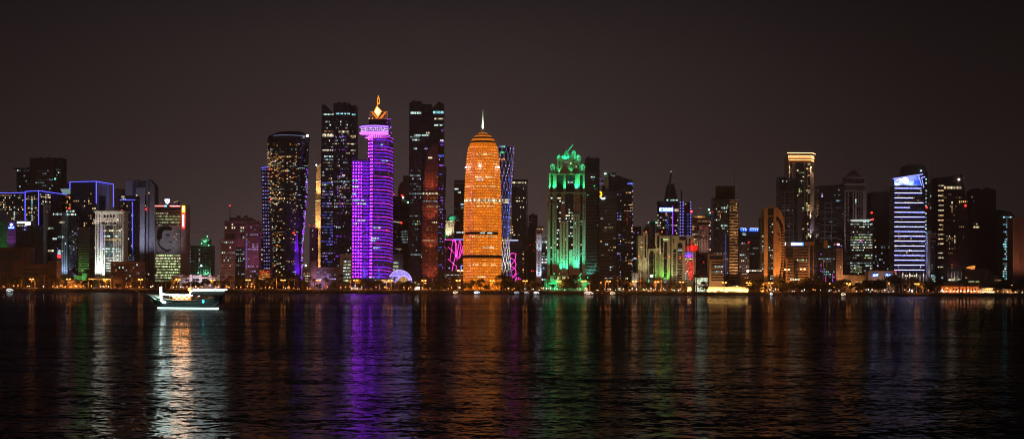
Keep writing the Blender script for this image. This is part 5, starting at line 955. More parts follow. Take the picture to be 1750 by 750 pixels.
# 48 low offices
b = B('office_building', 'brown striped office with a bright blue-white roof sign, right of the orange-lit curved tower', 1366, 2150, 'building')
b.box(1343,1393,413,dy=0,d=24,mat=conc((.34,.21,.14))); b.box(1343,1374,416,421,-1.2,1.4,DGREY,'sign_backing'); b.box(1343,1356,421,441,-.5,1,GLD,'glass_wall')
for i in range(5): b.box(1357,1382,420.6+i*5,422.8+i*5,-.6,1,DARKWIN,'window_band')
for i in range(8): b.box(1346,1356,441.5+i*5,443.6+i*5,-.6,1,DARKWIN,'window_band'); b.box(1364,1382,445+i*4.6,447+i*4.6,-.6,1,DARKWIN,'window_band')
b.box(1356.5,1364,445,484,-1,1,GLD,'glass_strip'); b.box(1384,1389.6,421,None,-.7,1,GLD,'glass_strip'); b.box(1390.6,1396,418,None,-.4,10,GLD,'glass_corner')
SB1 = emit((.03,.22,.8),2,name='sign_blue_edge'); SWW = emit((.85,.95,1),7,name='sign_bright'); b.box(1351.5,1373.4,414.2,419.8,-1.8,.6,SB1,'sign_panel'); b.box(1352.2,1359.6,414.8,419,-2.4,.6,SWW,'sign_block')
for k in range(5): b.box(1361+k*1.95,1362.6+k*1.95,415.4+(k%2)*.5,418.4,-2.4,.6,SWW,'sign_stroke')
b.box(1341.5,1342.6,414.5,419,-1,1,WHT,'side_sign'); b.grid(1357,1382,442.5,446,10,1,.6,.8,.35,('lime','warm'),dy=-.7,rows=False); b.grid(1351,1367,476,479,8,1,.7,.8,.8,('cream','cool'),dy=-.8,rows=False); b.grid(1384,1390,476,479,3,1,.6,.8,.8,('cream',),dy=-.8,rows=False); b.grid(1357.5,1363.5,450,480,3,8,.4,.3,.15,('warm','cream'),dy=-1.1); b.end()
b.flood(1352,488,(1,.42,.12),32000,18,18,0,90); b.flood(1376,488,(1,.42,.12),32000,18,22,0,90); b.flood(1388,470,(1,.5,.25),26000,22,20,0,80)
b = B('office_building', 'glass office with a brown side wall and red-white sign, right of the striped office', 1416, 2160, 'building')
b.box(1397,1429,415,dy=0,d=22,mat=GLD); b.box(1407.5,1414.5,411,423.5,-1.4,4,conc((.42,.22,.10)),'brown_block'); b.box(1429,1440.5,424,dy=-1,d=22,mat=conc((.36,.24,.17)),name='side_wall')
for px in (1407,1413): b.box(px,px+.6,444,None,-.8,1,CREAM,'mullion')
b.grid(1430,1438.5,427,475,3,9,.35,.4,.03,('warm',),DARKWIN,dy=-1); b.grid(1398,1427,440,484,9,10,.6,.35,.16,('cyan','coold'),run=.7); b.grid(1399,1421,441,443.5,8,1,.8,.8,.7,('coold','cyan'),rows=False); b.grid(1415,1420,420,423,2,1,.8,.8,1,('cyan',),rows=False); b.grid(1402,1404.4,420,465,2,14,.5,.35,.35,('pink','violet'))
b.box(1429,1432,415.6,418.6,-2.4,.8,rs,'sign_shape'); b.box(1431,1434,416.2,419,-2.8,.6,WHT,'sign_shape'); b.box(1430.4,1433.6,418.6,419.6,-2.6,.6,emit((.05,.2,1),4,name='sign_blue_dot'),'sign_shape'); beacon(b,1426,417.4,LIT['lav'],1); beacon(b,1437.5,420,LIT['lav'],.8)
b.led([(1410.6,471),(1410.6,482)],.35,LIT['pink'],-1.2); b.led([(1422.5,467),(1422.5,478)],.35,LIT['pink'],-1.2); b.led([(1422.5,478),(1422.5,486)],.35,LIT['violet'],-1.2); b.end(); b.flood(1435,480,(1,.5,.25),26000,16,16,0,90)
b = B('low_building', 'long low brown hall with a glowing arch sign, left of the two blue signs', 1461, 2160, 'building')
b.box(1440,1484,470,dy=0,d=14,mat=conc((.32,.22,.15))); b.box(1440,1449,477,484,-.5,1,emit((.5,.55,.5),.45,.4,name='dim_glazing'),'glazed_bay'); b.grid(1458,1483,480,483,12,1,.7,.7,.7,('warm','orange'),dy=-.3,rows=False); slot(b,1479,1483,470.5,476,-1,emit((1,.5,.15),1.6,name='arch_sign'),'arch_sign'); b.end(); b.flood(1460,492,(1,.5,.2),18000,18,8,0,100)
b = B('shopping_block', 'windowless grey block with two glowing blue oval signs, left of the blue-striped tower', 1506, 2140, 'building')
b.box(1484,1530,463,dy=0,d=20,mat=conc((.36,.30,.27),.9,.12,50)); b.box(1484,1530,462.4,463.2,-.5,21,DBROWN,'parapet'); 
for a,c in ((1490.3,1501.2),(1512.3,1524)):
    m = MB(); x0,x1,z0,z1 = b.x(a),b.x(c),b.z(472.6),b.z(467.2); r_=(z1-z0)/2; pts=[]
    for i in range(9): t=-PI/2+PI*i/8; pts.append((x1-r_+math.cos(t)*r_,(z0+z1)/2+math.sin(t)*r_))
    for i in range(9): t=PI/2+PI*i/8; pts.append((x0+r_+math.cos(t)*r_,(z0+z1)/2+math.sin(t)*r_))
    m.slab(pts,-1.4,-.2).build('sign_panel', emit((.01,.12,1),1.8,name='oval_blue'), b.root)
for p in ([(1491.5,471.5),(1492,469.5),(1494,468.4),(1495,470),(1493.5,471.4),(1491.5,471.5)],[(1495.5,471.4),(1496.5,468.6),(1497.5,471.4)],[(1497.6,468.4),(1500.4,468.4)],[(1498.6,471.4),(1499.6,469)]): b.led(p,.3,SW,-1.8,'sign_stroke')
for p in ([(1513.4,471.4),(1514.2,468.6),(1516,468.4),(1516,471.3),(1513.4,471.4)],[(1517.4,468.4),(1517.4,471.4),(1518.8,471.4)],[(1519,468.6),(1521,471.4)],[(1523,468.4),(1521,468.4),(1521,469.8),(1523,470),(1523,471.4),(1521,471.4)]): b.led(p,.3,SW,-1.8,'sign_stroke')
b.end(); b.flood(1506,494,(1,.6,.35),22000,26,12,0,100)
# 50 blue striped tower
b = B('office_tower', 'tower ringed by bright blue-white light stripes under a tilted blue-lit roof with a white disc', 1554, 2220)
b.box(1528.5,1581,317,dy=0,d=30,mat=GLD); ub = plain((.24,.26,.5),.5,name='blue_upper_wall'); b.sil([(1528.6,316.6),(1528.6,303),(1571,298),(1573.5,316.6)],1,24,ub,'upper_wall')
b.sil([(1524.5,305),(1524.5,306.6),(1576.5,298.6),(1576.5,297)],-3,30,ub,'tilted_roof'); b.led([(1525,306),(1540,303.5),(1576.5,298)],.55,ALED,-3.6); b.led([(1569.5,299),(1574.8,317.5)],.5,ALED,-1); b.led([(1573.5,304),(1580.5,302.3)],.7,ALED,-1); b.led([(1575,305),(1577.5,316),(1578.6,321)],.4,ALED,-.8)
MB().lathe([(b.w(4.9),-.5),(b.w(4.9),.4),(.05,.4)],n=28).build('disc_sign', emit((1,.98,.95),9,name='disc_light'), b.root, (b.x(1546.6),-.6,b.z(308.6))).rotation_euler=(PI/2,0,0)
beacon(b,1538.8,307.4,emit((1,.6,.5),9,name='roof_lamp'),1.3,-.8,'roof_lamp'); beacon(b,1533.6,307.4,LIT['cream'],.9,-.8,'roof_lamp'); b.box(1562,1572,308,316,.2,.7,plain((.03,.07,.28)),'dark_panel')
LS = emit((.42,.46,1),13,name='stripe_light'); LG = emit((.06,.05,1),.7,name='stripe_glow')
for i in range(20):
    py = 322.0+i*8.18; c = {2:1559,4:1554.5}.get(i, 1574+min(i,5)*1.2)
    if py < 463: b.box(1528.4,c,py-.18,py+.11,-1.0,.8,LS,'light_stripe'); b.box(1528.4,c,py+.5,py+1.4,-.7,.6,LG,'stripe_glow')
b.grid(1530,1577,324,458,20,33,.5,.5,.15,('warm','warmd','cream'),skip=lambda u,v:int(v*33)%2==0 and R.random()<.8,dy=-.1)
for k in range(9): b.box(1530.6+k*5.9,1531.9+k*5.9,463,None,-1,1.2,conc((.55,.5,.48)),'column')
b.box(1529,1581,464,480,1,2,GLD,'lobby_glass'); b.grid(1531,1580,468,474,16,1,.6,.4,.4,('cream','cool','lime'),rows=False); beacon(b,1530.5,464,REDL,.8); b.end()
for px in (1531,1543,1555,1567,1578): b.flood(px,464.4,(1,.9,.85),5600,3,-10,0,80,-1)
b.flood(1534,318,(.35,.45,1),30000,6,6,0,120); b.flood(1556,318,(.35,.45,1),36000,8,8,0,130); b.flood(1567,318,(.35,.45,1),12000,7,8,0,120)
b = B('office_tower', 'dark unlit tower rising behind the blue-striped tower, with a column of cool windows', 1574, 2400)
b.box(1545,1585,293,dy=0,d=28,mat=conc((.07,.075,.085))); b.sil([(1545,293.2),(1547,284),(1552,281.5),(1577,281.5),(1582,284),(1584,293.2)],2,22,conc((.07,.075,.085)),'crown'); beacon(b,1573.8,292,emit((.5,.9,1),5,name='cool_beacon'),1,-1); b.led([(1575,292.6),(1580,292.6)],.4,LIT['coold'],-.8,'roof_light')
b.grid(1580.5,1584,303,420,1,18,.6,.4,.75,('cool','cyan'),rows=False); b.grid(1585,1592,318,440,2,18,.6,.4,.3,('coold',)); b.box(1584.8,1594,312,None,2,22,conc((.09,.09,.10)),'side_wall'); beacon(b,1583.5,354.7,REDL,1.5,-1); b.end()
crane('tower_crane', 'tall tower crane with a short jib standing behind the blue-striped tower', 1593, 2520, 262, 1586, 1598, 500)
crane('tower_crane', 'tower crane with a long faint jib above the roof of the blue-striped tower', 1537, 2560, 275, 1527, 1568, 500)
b = B('gateway_building', 'pale tall gate-shaped frame beside the blue-striped tower with cool light inside', 1592, 2210, 'building'); PG = conc((.36,.32,.34))
b.box(1585.5,1590,405,dy=0,d=10,mat=PG,name='pier'); b.box(1585.5,1600,398,402.5,0,10,PG,'beam'); b.box(1587,1600,403.4,405.5,-.6,9,PG,'beam'); b.box(1590,1600,410.5,412.6,0,8,PG,'beam'); b.box(1590,1600,413,None,4,10,GLD); b.grid(1591,1599,469,485,3,5,.8,.5,.75,('cyan','cool','white'),dy=3.9,rows=False); b.grid(1592,1594,420,465,1,10,.5,.4,.4,('coold',),dy=3.9); b.end(); b.flood(1588,488,(.9,.85,1),22000,12,40,0,60)
b = B('office_tower', 'dark tower with amber slot windows and rooftop lamp, right of the pale gate frame', 1627, 2270)
b.sil([(1601,520),(1601,304),(1622,302),(1646,297.5),(1646,312),(1650,330),(1652,350),(1657,400),(1658,520)],0,30,conc((.05,.04,.045))); b.grid(1613,1643,318.4,323,11,1,.7,.9,.85,('warm','cream'),dy=-.2,rows=False); beacon(b,1638.5,307,emit((1,.75,.55),16,name='rooftop_lamp'),1.3,-1,'roof_lamp'); beacon(b,1649.8,351.4,REDL,1.6,-1)
for py in (317.3,325.8,334.4,342.7,351,359.5,368.2,376.5,384.3,392.2,400.5,408.3,416.4,432.3,440.3,456.2): b.grid(1603,1612.4,py-.9,py+.9,5,1,.8,.9,.9,('warm','cream'),dy=-.1,rows=False)
b.grid(1625.5,1628,344,364,1,5,.8,.5,.95,('cream','warm'),rows=False); b.grid(1616,1634,402,430,4,8,.3,.5,.4,('warmd','cream'),rows=False); b.grid(1603,1648,330,460,14,26,.35,.35,.05,('warmd',)); b.grid(1638,1654,343,346,5,1,.4,.8,.6,('warm',),rows=False)
for k in range(5): b.led([(1619.5+k*5.8,464),(1619.5+k*5.8,478)],.4,conc((.5,.45,.42)),-1,'column')
b.grid(1618,1642,476,480,12,1,.7,.7,.7,('lime','cool','cream'),dy=-1,rows=False); beacon(b,1610,474.5,LIT['cool'],1.4); b.end(); b.flood(1630,482,(1,.85,.75),9000,8,12,0,110); b.flood(1630,470,(1,.1,.1),9000,10,25,0,60)
b = B('office_tower', 'black tower with one small lit band, between the amber-windowed and cyan-windowed towers', 1681, 2330)
b.box(1660.5,1702,325,dy=0,d=28,mat=conc((.045,.04,.045))); b.box(1664,1675,322,325.2,2,18,conc((.045,.04,.045)),'roof_block'); b.box(1683,1700,322.5,325.2,2,18,conc((.045,.04,.045)),'roof_block'); b.grid(1663.5,1673.5,386.5,389.6,7,1,.8,.9,.9,('cream','warm'),rows=False); beacon(b,1660.6,337,LIT['warm'],.7); beacon(b,1669,383,LIT['cream'],.6)
b.box(1655,1700,392,None,-3,4,conc((.05,.035,.035)),'podium'); b.end()
b = B('office_building', 'low dark block with a glowing orange rooftop lounge', 1662, 2220, 'building'); b.box(1651,1690,459,dy=0,d=20,mat=DBROWN); b.sil([(1651.5,457.5),(1657,455.2),(1666.5,453.6),(1665.5,459.4),(1660,460),(1657,458.6)],-1,6,emit((1,.35,.06),.8,.5,name='lounge_glow'),'lit_terrace'); b.grid(1650,1660,473,476,4,1,.6,.8,.6,('warmd',),rows=False); b.grid(1652,1677,480,482,8,1,.8,.8,.7,('lime','cool'),rows=False); b.end()
b = B('office_tower', 'curved-top dark tower with cyan window rows, next to the brown right-edge tower', 1720, 2300)
b.sil([(1708,520),(1709,358),(1715,359.5),(1726,362),(1734,368),(1736,520)],0,28,conc((.05,.045,.05))); b.grid(1714,1731,369,478,6,26,.85,.5,.55,('cyan','cool','cyan'),run=.9,dy=-.1); b.end()
b = B('apartment_tower', 'plain brown tower cut by the right edge of the photo', 1741, 2240); b.box(1731,1790,371.5,dy=0,d=26,mat=conc((.20,.12,.10))); b.box(1743,1775,432,None,-1,2,conc((.13,.08,.07)),'dark_bay'); b.box(1731,1733,373,None,-.8,1,conc((.22,.17,.16)),'edge_pier'); b.grid(1736,1775,380,430,9,10,.3,.35,0,unlit=DARKWIN); b.end(); b.flood(1745,470,(1,.4,.2),60000,40,40,0,90)
b = B('low_building', 'dark ramp-shaped low building between the black tower and the cyan-windowed tower', 1700, 2190, 'building'); b.sil([(1684,520),(1684,476),(1690,464),(1696,464),(1696,520)],0,14,conc((.12,.09,.09))); b.box(1696,1708,470,None,0,14,DBROWN,'side_block'); b.grid(1697,1712,477,480,5,1,.5,.7,.4,('warmd',),rows=False); b.end()
# 55 front low orange buildings
b = B('low_building', 'long terracotta waterfront building lit orange by a row of wall lamps, near the right edge', 1644, 2060, 'building'); TC_=conc((.50,.25,.13))
b.box(1608,1679,483,494.5,8,14,TC_,'upper_wall'); b.box(1608,1680,489,None,0,10,TC_); b.box(1607.6,1680,482.4,483.4,7.4,15,TC_,'cornice')
for k in range(13): b.box(1609+k*5.4,1610+k*5.4,489.4,None,-.9,1,conc((.6,.35,.2)),'pilaster')
for k in range(11): beacon(b,1611.5+k*6,497.4,emit((1,.72,.55),5,name='wall_lamp'),.75,-1.4,'wall_lamp')
b.grid(1611,1676,492,499,12,1,.4,.6,.2,('warmd',),DARKWIN,dy=-.1,rows=False); b.end()
for k in range(6): b.flood(1613+k*12,501,(1,.38,.12),5200,6,5,0,110)
b = B('pavilion', 'low golden-lit waterfront pavilion with a bright flat roof edge, right of the terracotta building', 1692, 2050, 'pavilion')
b.box(1677,1704,492.4,494,0,10,CREAM,'roof'); b.box(1677.5,1699,498.2,498.9,-1.5,.6,emit((1,.72,.4),5,name='roof_edge_light'),'roof_light')
for k in range(8): b.box(1678+k*3.4,1678.7+k*3.4,494,None,.5,.8,CREAM,'column')
b.box(1678,1703,494.2,None,6,1,emit((1,.6,.2),.7,.5,name='lit_interior'),'lit_glazing'); b.box(1686,1691,490.6,492.5,3,4,CREAM,'roof_lantern'); b.end(); lamp('POINT',(b.x(1690),-4,4),(1,.55,.2),7000,name='pavilion_lamp',parent=b.root); beacon(b,1618.5,492,SODIUM,.01,-1) if False else None
b = B('low_building', 'plain beige waterfront wall building at the right edge of the photo', 1728, 2060, 'building'); b.box(1704,1790,494.5,dy=0,d=12,mat=conc((.40,.27,.18))); b.box(1704,1790,493.9,494.6,-.5,13,CREAM,'parapet'); b.grid(1707,1750,497,501,7,1,.3,.6,.3,('warm','cream'),DARKWIN,dy=-.1,rows=False); b.end(); b.flood(1725,503,(1,.5,.2),9000,10,5,0,120)
# 41 bright low wall
b = B('exhibition_wall', 'long low wall brightly floodlit cream on the waterfront, left of the orange-lit curved tower', 1243, 2030, 'wall'); EW=conc((.62,.5,.32),.8,.12,50)
b.box(1209,1279,490.4,501,0,6,EW,'lit_wall'); b.box(1208.6,1279.4,489.8,490.5,-.3,6.8,EW,'coping'); b.grid(1246,1267,487.6,489.8,9,1,.6,.8,.6,('cream','lime'),dy=3,rows=False); b.box(1246,1268,487.2,490,3.2,3,DBROWN,'roof_hut')
for px,w_ in ((1238,1.4),(1254,1.2)): b.box(px,px+w_,496.8,498,-.4,.6,DARKWIN,'plaque')
b.led([(1270,501,-1),(1270,493,-1),(1268.5,492,-1)],.25,DGREY,-1,'bent_post'); b.end()
for k in range(12): b.flood(1211.5+k*6,501.2,(1,.72,.30),6200,3.6,1.5,0,120)
b = B('gate_block', 'small square block glowing cream, left of the long floodlit waterfront wall', 1178.5, 2030, 'wall'); b.box(1175,1182,490.4,None,0,5,EW,'lit_wall'); b.box(1174.8,1182.2,490,490.5,-.3,5.6,EW,'coping'); b.end(); b.flood(1178.5,501,(1,.66,.28),12000,4,1.5,0,120)
b = B('glass_pavilion', 'round bright-glazed pavilion with a dark domed roof, right of the red-washed arched tower', 1201, 2110, 'pavilion')
MB().lathe([(b.w(11),0),(b.w(10),b.z(483)),(b.w(11.4),b.z(474.5))],(b.x(1201.5),16),30).build('glazing', emit((.85,1,.72),1.6,.3,name='pavilion_glass'), b.root); MB().lathe([(b.w(12.6),b.z(474.4)),(b.w(12),b.z(470)),(b.w(8),b.z(464)),(b.w(4),b.z(461.4)),(.1,b.z(460.6))],(b.x(1201.5),16),30).build('dome_roof', plain((.06,.05,.12),.35,name='pavilion_roof'), b.root, smooth=True)
for k in range(15): t=PI+PI*(k+.5)/15; MB().bar((b.x(1201.5)+b.w(11.1)*math.cos(t),16+b.w(11.1)*math.sin(t),0),(b.x(1201.5)+b.w(11.5)*math.cos(t),16+b.w(11.5)*math.sin(t),b.z(474.6)),.22).build('mullion', DGREY, b.root)
MB().box(b.x(1196),b.x(1207),-3,3,b.z(485),b.z(483.4)).build('entrance_canopy', emit((1,.45,.15),2.5,name='canopy_light'), b.root); b.end()
b = B('low_building', 'low terraced car park with orange-lit decks, left of the white ornate tower', 128, 2095, 'building'); b.box(114,141,479,None,4,12,conc((.3,.18,.1)))
for i in range(3): b.box(113.5,142,479+i*3.2,480+i*3.2,2.6,2,conc((.5,.3,.18)),'deck_edge')
b.grid(115,140,480.4,488,9,2,.7,.4,.5,('orange','warm'),dy=3.8,rows=False); b.end(); lamp('POINT',(b.x(128),-5,6),(1,.38,.08),9000,name='deck_lamp',parent=b.root)
b = B('canopy_roof', 'long pale flat canopy lit orange at the foot of the white ornate tower', 172, 2085, 'canopy'); b.box(150,190,476,477.6,0,6,CREAM,'roof')
for px in (150.5,160,170,180,188.6): b.box(px,px+.8,477.6,None,1,.8,BEIGE,'column')
b.end(); lamp('POINT',(b.x(156),-4,9),(1,.45,.1),7000,name='canopy_lamp',parent=b.root); lamp('POINT',(b.x(184),-4,9),(1,.45,.1),7000,name='canopy_lamp',parent=b.root)
b = B('light_sculpture', 'cluster of small white-lit letters and figures at the foot of the violet tower', 612, 2030, 'sculpture')
for k in range(9): x=b.x(601+k*2.1); MB().box(x-.5,x+.5,0,.6,0,3+4*R.random()).build('lit_figure', emit((1,.8,.65),1.0,.5,name='figure_light'), b.root)
MB().lathe([(b.w(2)*math.cos(t),9+b.w(2)*math.sin(t)) for t in [-PI/2+i*PI/8 for i in range(9)]],(b.x(614),2),14).build('globe', emit((1,.42,.05),1.4,name='globe_glow'), b.root, smooth=True); MB().bar((b.x(614),2,0),(b.x(614),2,8),.3).build('globe_post', STEEL, b.root); b.end()
b = B('banner_mast', 'two tiny white banners on a mast in front of the beige arched tower cluster', 1113.5, 2140, 'sign'); b.led([(1113.6,500),(1113.6,470)],.3,STEEL,0,'mast'); b.box(1111,1116.4,469.4,471.4,-.6,.5,WHT,'lit_banner'); b.box(1111.4,1116,472,473.6,-.6,.5,emit((.5,.9,1),2,name='banner_cyan'),'lit_banner'); b.box(1108.2,1109.6,477.5,483,-.6,.5,emit((.05,1,.5),1.5,name='green_sign'),'lit_banner'); b.end()

# small roof plant, masts and parapet rails on the plain roofs
def on_roof(label_part, pxs, py, h=2.2, w=4):
    for o in bpy.data.objects:
        if o.parent is None and o.get('label') and label_part in o['label']:
            Y = o.location.y
            for px in pxs:
                x = WX(px, py, Y)-o.location.x; z = WZ(px, py, Y)-GZ
                MB().box(x-w/2, x+w/2, 8, 14, z-.3, z+h).build('roof_plant', DGREY, o); MB().bar((x+w*.8,9,z-.5),(x+w*.8,9,z+h*2.2),.16).build('roof_mast', STEEL, o)
for a in (('tall black tower with a notched',(578,588),176.5),('black tower with a slanted crown',(706,),173.5),('dark brown twin-slab',(66,80),270),('cut by the left edge',(12,30),329),('pink-lit stepped',(405,418),371),('dark banded tower with a roof',(1006,),270),('dark banded blue-grey' ,(1290,),413),('dark blue-grey banded',(1288,1297),413),('unlit dark tower with scaffold',(1497,1515),329),('black tower with one small',(1690,),322.5),('striped office with a bright',(1384,),413),('glass office with a brown',(1402,1422),415),('slim dark tower with a pale pipe',(911,),367),('immediately right of the violet',(672,693),336),('scaffold lines',(1525,),329),('white ornate tower',(180,196),360),('orange emblem',(1050,),296.5)):
    if 'white ornate' in a[0]: continue
    on_roof(*a)
HAZE = 0.00012; DHOWY = 497.0
# ------------------------------------------------------------------ landmarks for labels
LM = [(5,'the brown low-rise at the far left'),(55,'the blue-outlined corner tower'),(110,'the twisted tower with the lit hat'),(143,'the banded building with the green podium'),(186,'the white ornate tower'),(240,'the pale grey gabled towers'),(291,'the tower with the portrait banner'),(340,'the white low building with open frames'),(410,'the pink-lit stepped tower'),(455,'the slim blue-dotted tower'),(489,'the bulging dark tower'),(543,'the gold-lit slender tower'),(578,'the black notched-crown tower'),(640,'the violet tower'),(683,'the violet shell dome'),(728,'the black slanted-crown tower'),(775,'the magenta neon lines'),(824,'the orange tower'),(866,'the lattice tower'),(905,'the two slim dark towers'),(926,'the tower with the white lit pier'),(968,'the green-lit tower'),(1013,'the dark banded tower'),(1052,'the tower with the orange emblem'),(1087,'the small beige building by the arches'),(1118,'the beige arched tower cluster'),(1168,'the red-washed arched tower'),(1201,'the round glass pavilion'),(1243,'the long floodlit cream wall'),(1285,'the blue script sign'),(1322,'the orange-lit curved tower'),(1366,'the striped office with the blue-white sign'),(1416,'the office with the red-white sign'),(1461,'the long low brown hall'),(1506,'the block with two blue signs'),(1554,'the blue-striped tower'),(1592,'the pale gate frame'),(1644,'the terracotta waterfront building'),(1692,'the golden pavilion'),(1728,'the beige wall building at the right edge')]
ORD = ['first','second','third','fourth','fifth','sixth','seventh','eighth','ninth','tenth']
def relabel(objs, noun, cat, group, prep='before'):
    """objs: list of (px, object, adjective)"""
    by = {}
    for px, o, adj in sorted(objs, key=lambda t: t[0]):
        lm = min(LM, key=lambda t: abs(t[0]-px))[1]; by.setdefault((lm, adj), []).append(o)
    for (lm, adj), os_ in by.items():
        for i, o in enumerate(os_):
            a = (adj+' ') if adj else ''
            tag(o, f"{a}{noun} {prep} {lm}" if len(os_) == 1 else f"{ORD[min(i,9)]} {a}{noun} from left {prep} {lm}", cat, group)
# ------------------------------------------------------------------ ground, seawall, road
SY = 1975.0
def strct(mb, name, mat): o = mb.build(name, mat); o['kind'] = 'structure'; return o
LANDM = conc((.12,.10,.08), .95, .3, 1e6, name='ground_mat')
strct(MB().box(-2600, 2600, 1994, 3600, -3, GZ), 'ground', LANDM)
strct(MB().box(-2600, 2600, 1980.5, 1993.99, -3, 1.9), 'promenade', conc((.34,.30,.22), .9, .2, 1e6))
sw = MB(); 
for i in range(300):
    x = -760+i*5.1+R.uniform(-.8,.8); 
    for k in range(3): sw.obox((x+R.uniform(-1,1), 1976.0+k*1.7, .2+k*.55), R.uniform(1.4,2.7), R.uniform(.8,1.2), R.uniform(.5,.8), R.uniform(-.5,.5))
o = sw.build('rubble', conc((.10,.085,.07),.95,.4,1e6)); tag(o, kind='stuff')
strct(MB().box(-2600, 2600, 1977, 1980.4, -3, 1.2), 'seawall_terrain', LANDM)
strct(MB().box(-2600, 2600, 2001, 2019, GZ+.002, GZ+.006), 'road', plain((.05,.05,.05), .8, name='asphalt'))
k_ = MB()
for y in (2000.5, 2019.1): k_.box(-2600, 2600, y, y+.4, GZ, GZ+.14)
strct(k_, 'kerb', conc((.4,.38,.34)))
mk = MB()
for i in range(260): mk.box(-780+i*6, -777+i*6, 2009.9, 2010.05, GZ+.0085, GZ+.0105)
strct(mk, 'road_markings', plain((.7,.7,.65)))
hg = MB()
for i in range(2600):
    x = R.uniform(-760, 760); z = GZ-1.7+R.random()*1.3; a = R.uniform(0, PI)
    hg.add([(x+math.cos(a)*.7,1992.6+R.uniform(-.7,.7),z),(x-math.cos(a)*.7,1992.6+R.uniform(-.7,.7),z+.2),(x+R.uniform(-.4,.4),1992.4,z+.9)],[(0,1,2)])
o = hg.build('hedge_foliage', plain((.035,.045,.02), .8, name='hedge_leaf')); tag(o, 'long dark clipped hedge along the seawall promenade', 'hedge', kind='stuff')
o = MB().box(WX(-30,494,1995), WX(1000,494,1995), 1994.4, 1994.9, GZ, GZ+.75).build('parapet', conc((.5,.42,.34),.9,.3,1e6)); tag(o, 'long low pale parapet added to catch orange light along the left part of the corniche', 'wall')  # added wall, put there to catch lamp light as an orange line
# ------------------------------------------------------------------ water
m, nt, bs = newmat('sea_water')
geo = N(nt,'ShaderNodeNewGeometry')
def slopes(sx, sy, scale, det, amp, w=0, rough=.5):
    mp = N(nt,'ShaderNodeMapping'); mp.inputs['Scale'].default_value=(sx,sy,1); mp.inputs['Location'].default_value=(w*13.7,w*7.1,w)
    nt.links.new(geo.outputs['Position'], mp.inputs[0]); n = N(nt,'ShaderNodeTexNoise'); n.inputs['Scale'].default_value=scale; n.inputs['Detail'].default_value=det; n.inputs['Roughness'].default_value=rough
    nt.links.new(mp.outputs[0], n.inputs[0]); v = N(nt,'ShaderNodeVectorMath',operation='SUBTRACT'); nt.links.new(n.outputs['Color'], v.inputs[0]); v.inputs[1].default_value=(.5,.5,.5)
    v2 = N(nt,'ShaderNodeVectorMath',operation='MULTIPLY'); nt.links.new(v.outputs[0], v2.inputs[0]); v2.inputs[1].default_value=(amp[0],amp[1],0); return v2.outputs[0]
def vadd(a,b): v=N(nt,'ShaderNodeVectorMath',operation='ADD'); nt.links.new(a,v.inputs[0]); nt.links.new(b,v.inputs[1]); return v.outputs[0]
s = vadd(vadd(slopes(.45,1,.22,1,(.14,.24),1), slopes(.7,1,1.0,1,(.50,.36),2)), vadd(slopes(.8,1,3.0,1,(1.0,.56),3), slopes(.3,1,.03,2,(.04,.14),4)))
up = N(nt,'ShaderNodeVectorMath',operation='ADD'); nt.links.new(s, up.inputs[0]); up.inputs[1].default_value=(0,0,1)
nm = N(nt,'ShaderNodeVectorMath',operation='NORMALIZE'); nt.links.new(up.outputs[0], nm.inputs[0]); nt.links.new(nm.outputs[0], bs.inputs['Normal'])
bs.inputs['Base Color'].default_value=(.003,.004,.005,1); bs.inputs['Roughness'].default_value=.035; bs.inputs['IOR'].default_value=1.33
df_ = N(nt,'ShaderNodeBsdfDiffuse'); df_.inputs[0].default_value=(.010,.014,.022,1)
wvn = N(nt,'ShaderNodeTexNoise'); wvn.inputs['Scale'].default_value=.012; wvn.inputs['Detail'].default_value=3; mpw = N(nt,'ShaderNodeMapping'); mpw.inputs['Scale'].default_value=(.35,1,1); nt.links.new(geo.outputs['Position'],mpw.inputs[0]); nt.links.new(mpw.outputs[0],wvn.inputs[0])
spz = N(nt,'ShaderNodeSeparateXYZ'); nt.links.new(geo.outputs['Position'],spz.inputs[0]); mr = N(nt,'ShaderNodeMapRange'); mr.interpolation_type='SMOOTHSTEP'; mr.inputs['From Min'].default_value=350; mr.inputs['From Max'].default_value=1900; mr.inputs['To Max'].default_value=.28; nt.links.new(spz.outputs[1],mr.inputs['Value']); shf = mr.outputs[0]
mxs = N(nt,'ShaderNodeMixShader'); nt.links.new(math_(nt,'ADD',math_(nt,'MULTIPLY_ADD',wvn.outputs[0],.42,-.01),shf),mxs.inputs[0]); nt.links.new(df_.outputs[0],mxs.inputs[1]); nt.links.new(bs.outputs[0],mxs.inputs[2]); nt.links.new(mxs.outputs[0],nt.nodes['Material Output'].inputs['Surface'])
w_ = MB(); w_.add([(-2600,-300,0),(2600,-300,0),(2600,1978,0),(-2600,1978,0)],[(0,1,2,3)]); strct(w_, 'sea_water', m)
# ------------------------------------------------------------------ street lamps
SOD2 = emit((1,.33,.07), 24, name='sodium_lamp_bright')
POLE = plain((.07,.06,.055),.9,name='pole_grey')
def street_lamp(px, yh, orange=True, big=1.0):
    Y = 1997.0 + (1.5 if big > 1 else 0); x = WX(px, yh, Y); h = WZ(px, yh, Y)-GZ
    r = empty('street_lamp', (x, Y, GZ))
    MB().bar((0,0,0),(0,0,h),.22,n=8,r2=.14).build('pole', POLE, r); MB().lathe([(.45,0),(.45,.5),(.2,.9)],n=10).build('base', STEEL, r)
    for s_ in (-1,1):
        MB().bar((0,0,h-.2),(s_*1.7,0,h+.1),.09).build('arm', POLE, r)
        MB().lathe([(.05,-.7),(1.0,-.5),(1.25,0),(1.0,.45),(.05,.65)],(0,0),10).build('lamp_head', SOD2 if big > 1 else SODIUM, r, (s_*1.75*big,0,h+.1), True)
    lamp('POINT', (x, Y-3.4, GZ+h-1.6), (1,.34,.06), 20000*big, name='sodium_light', size=.6)
    return r
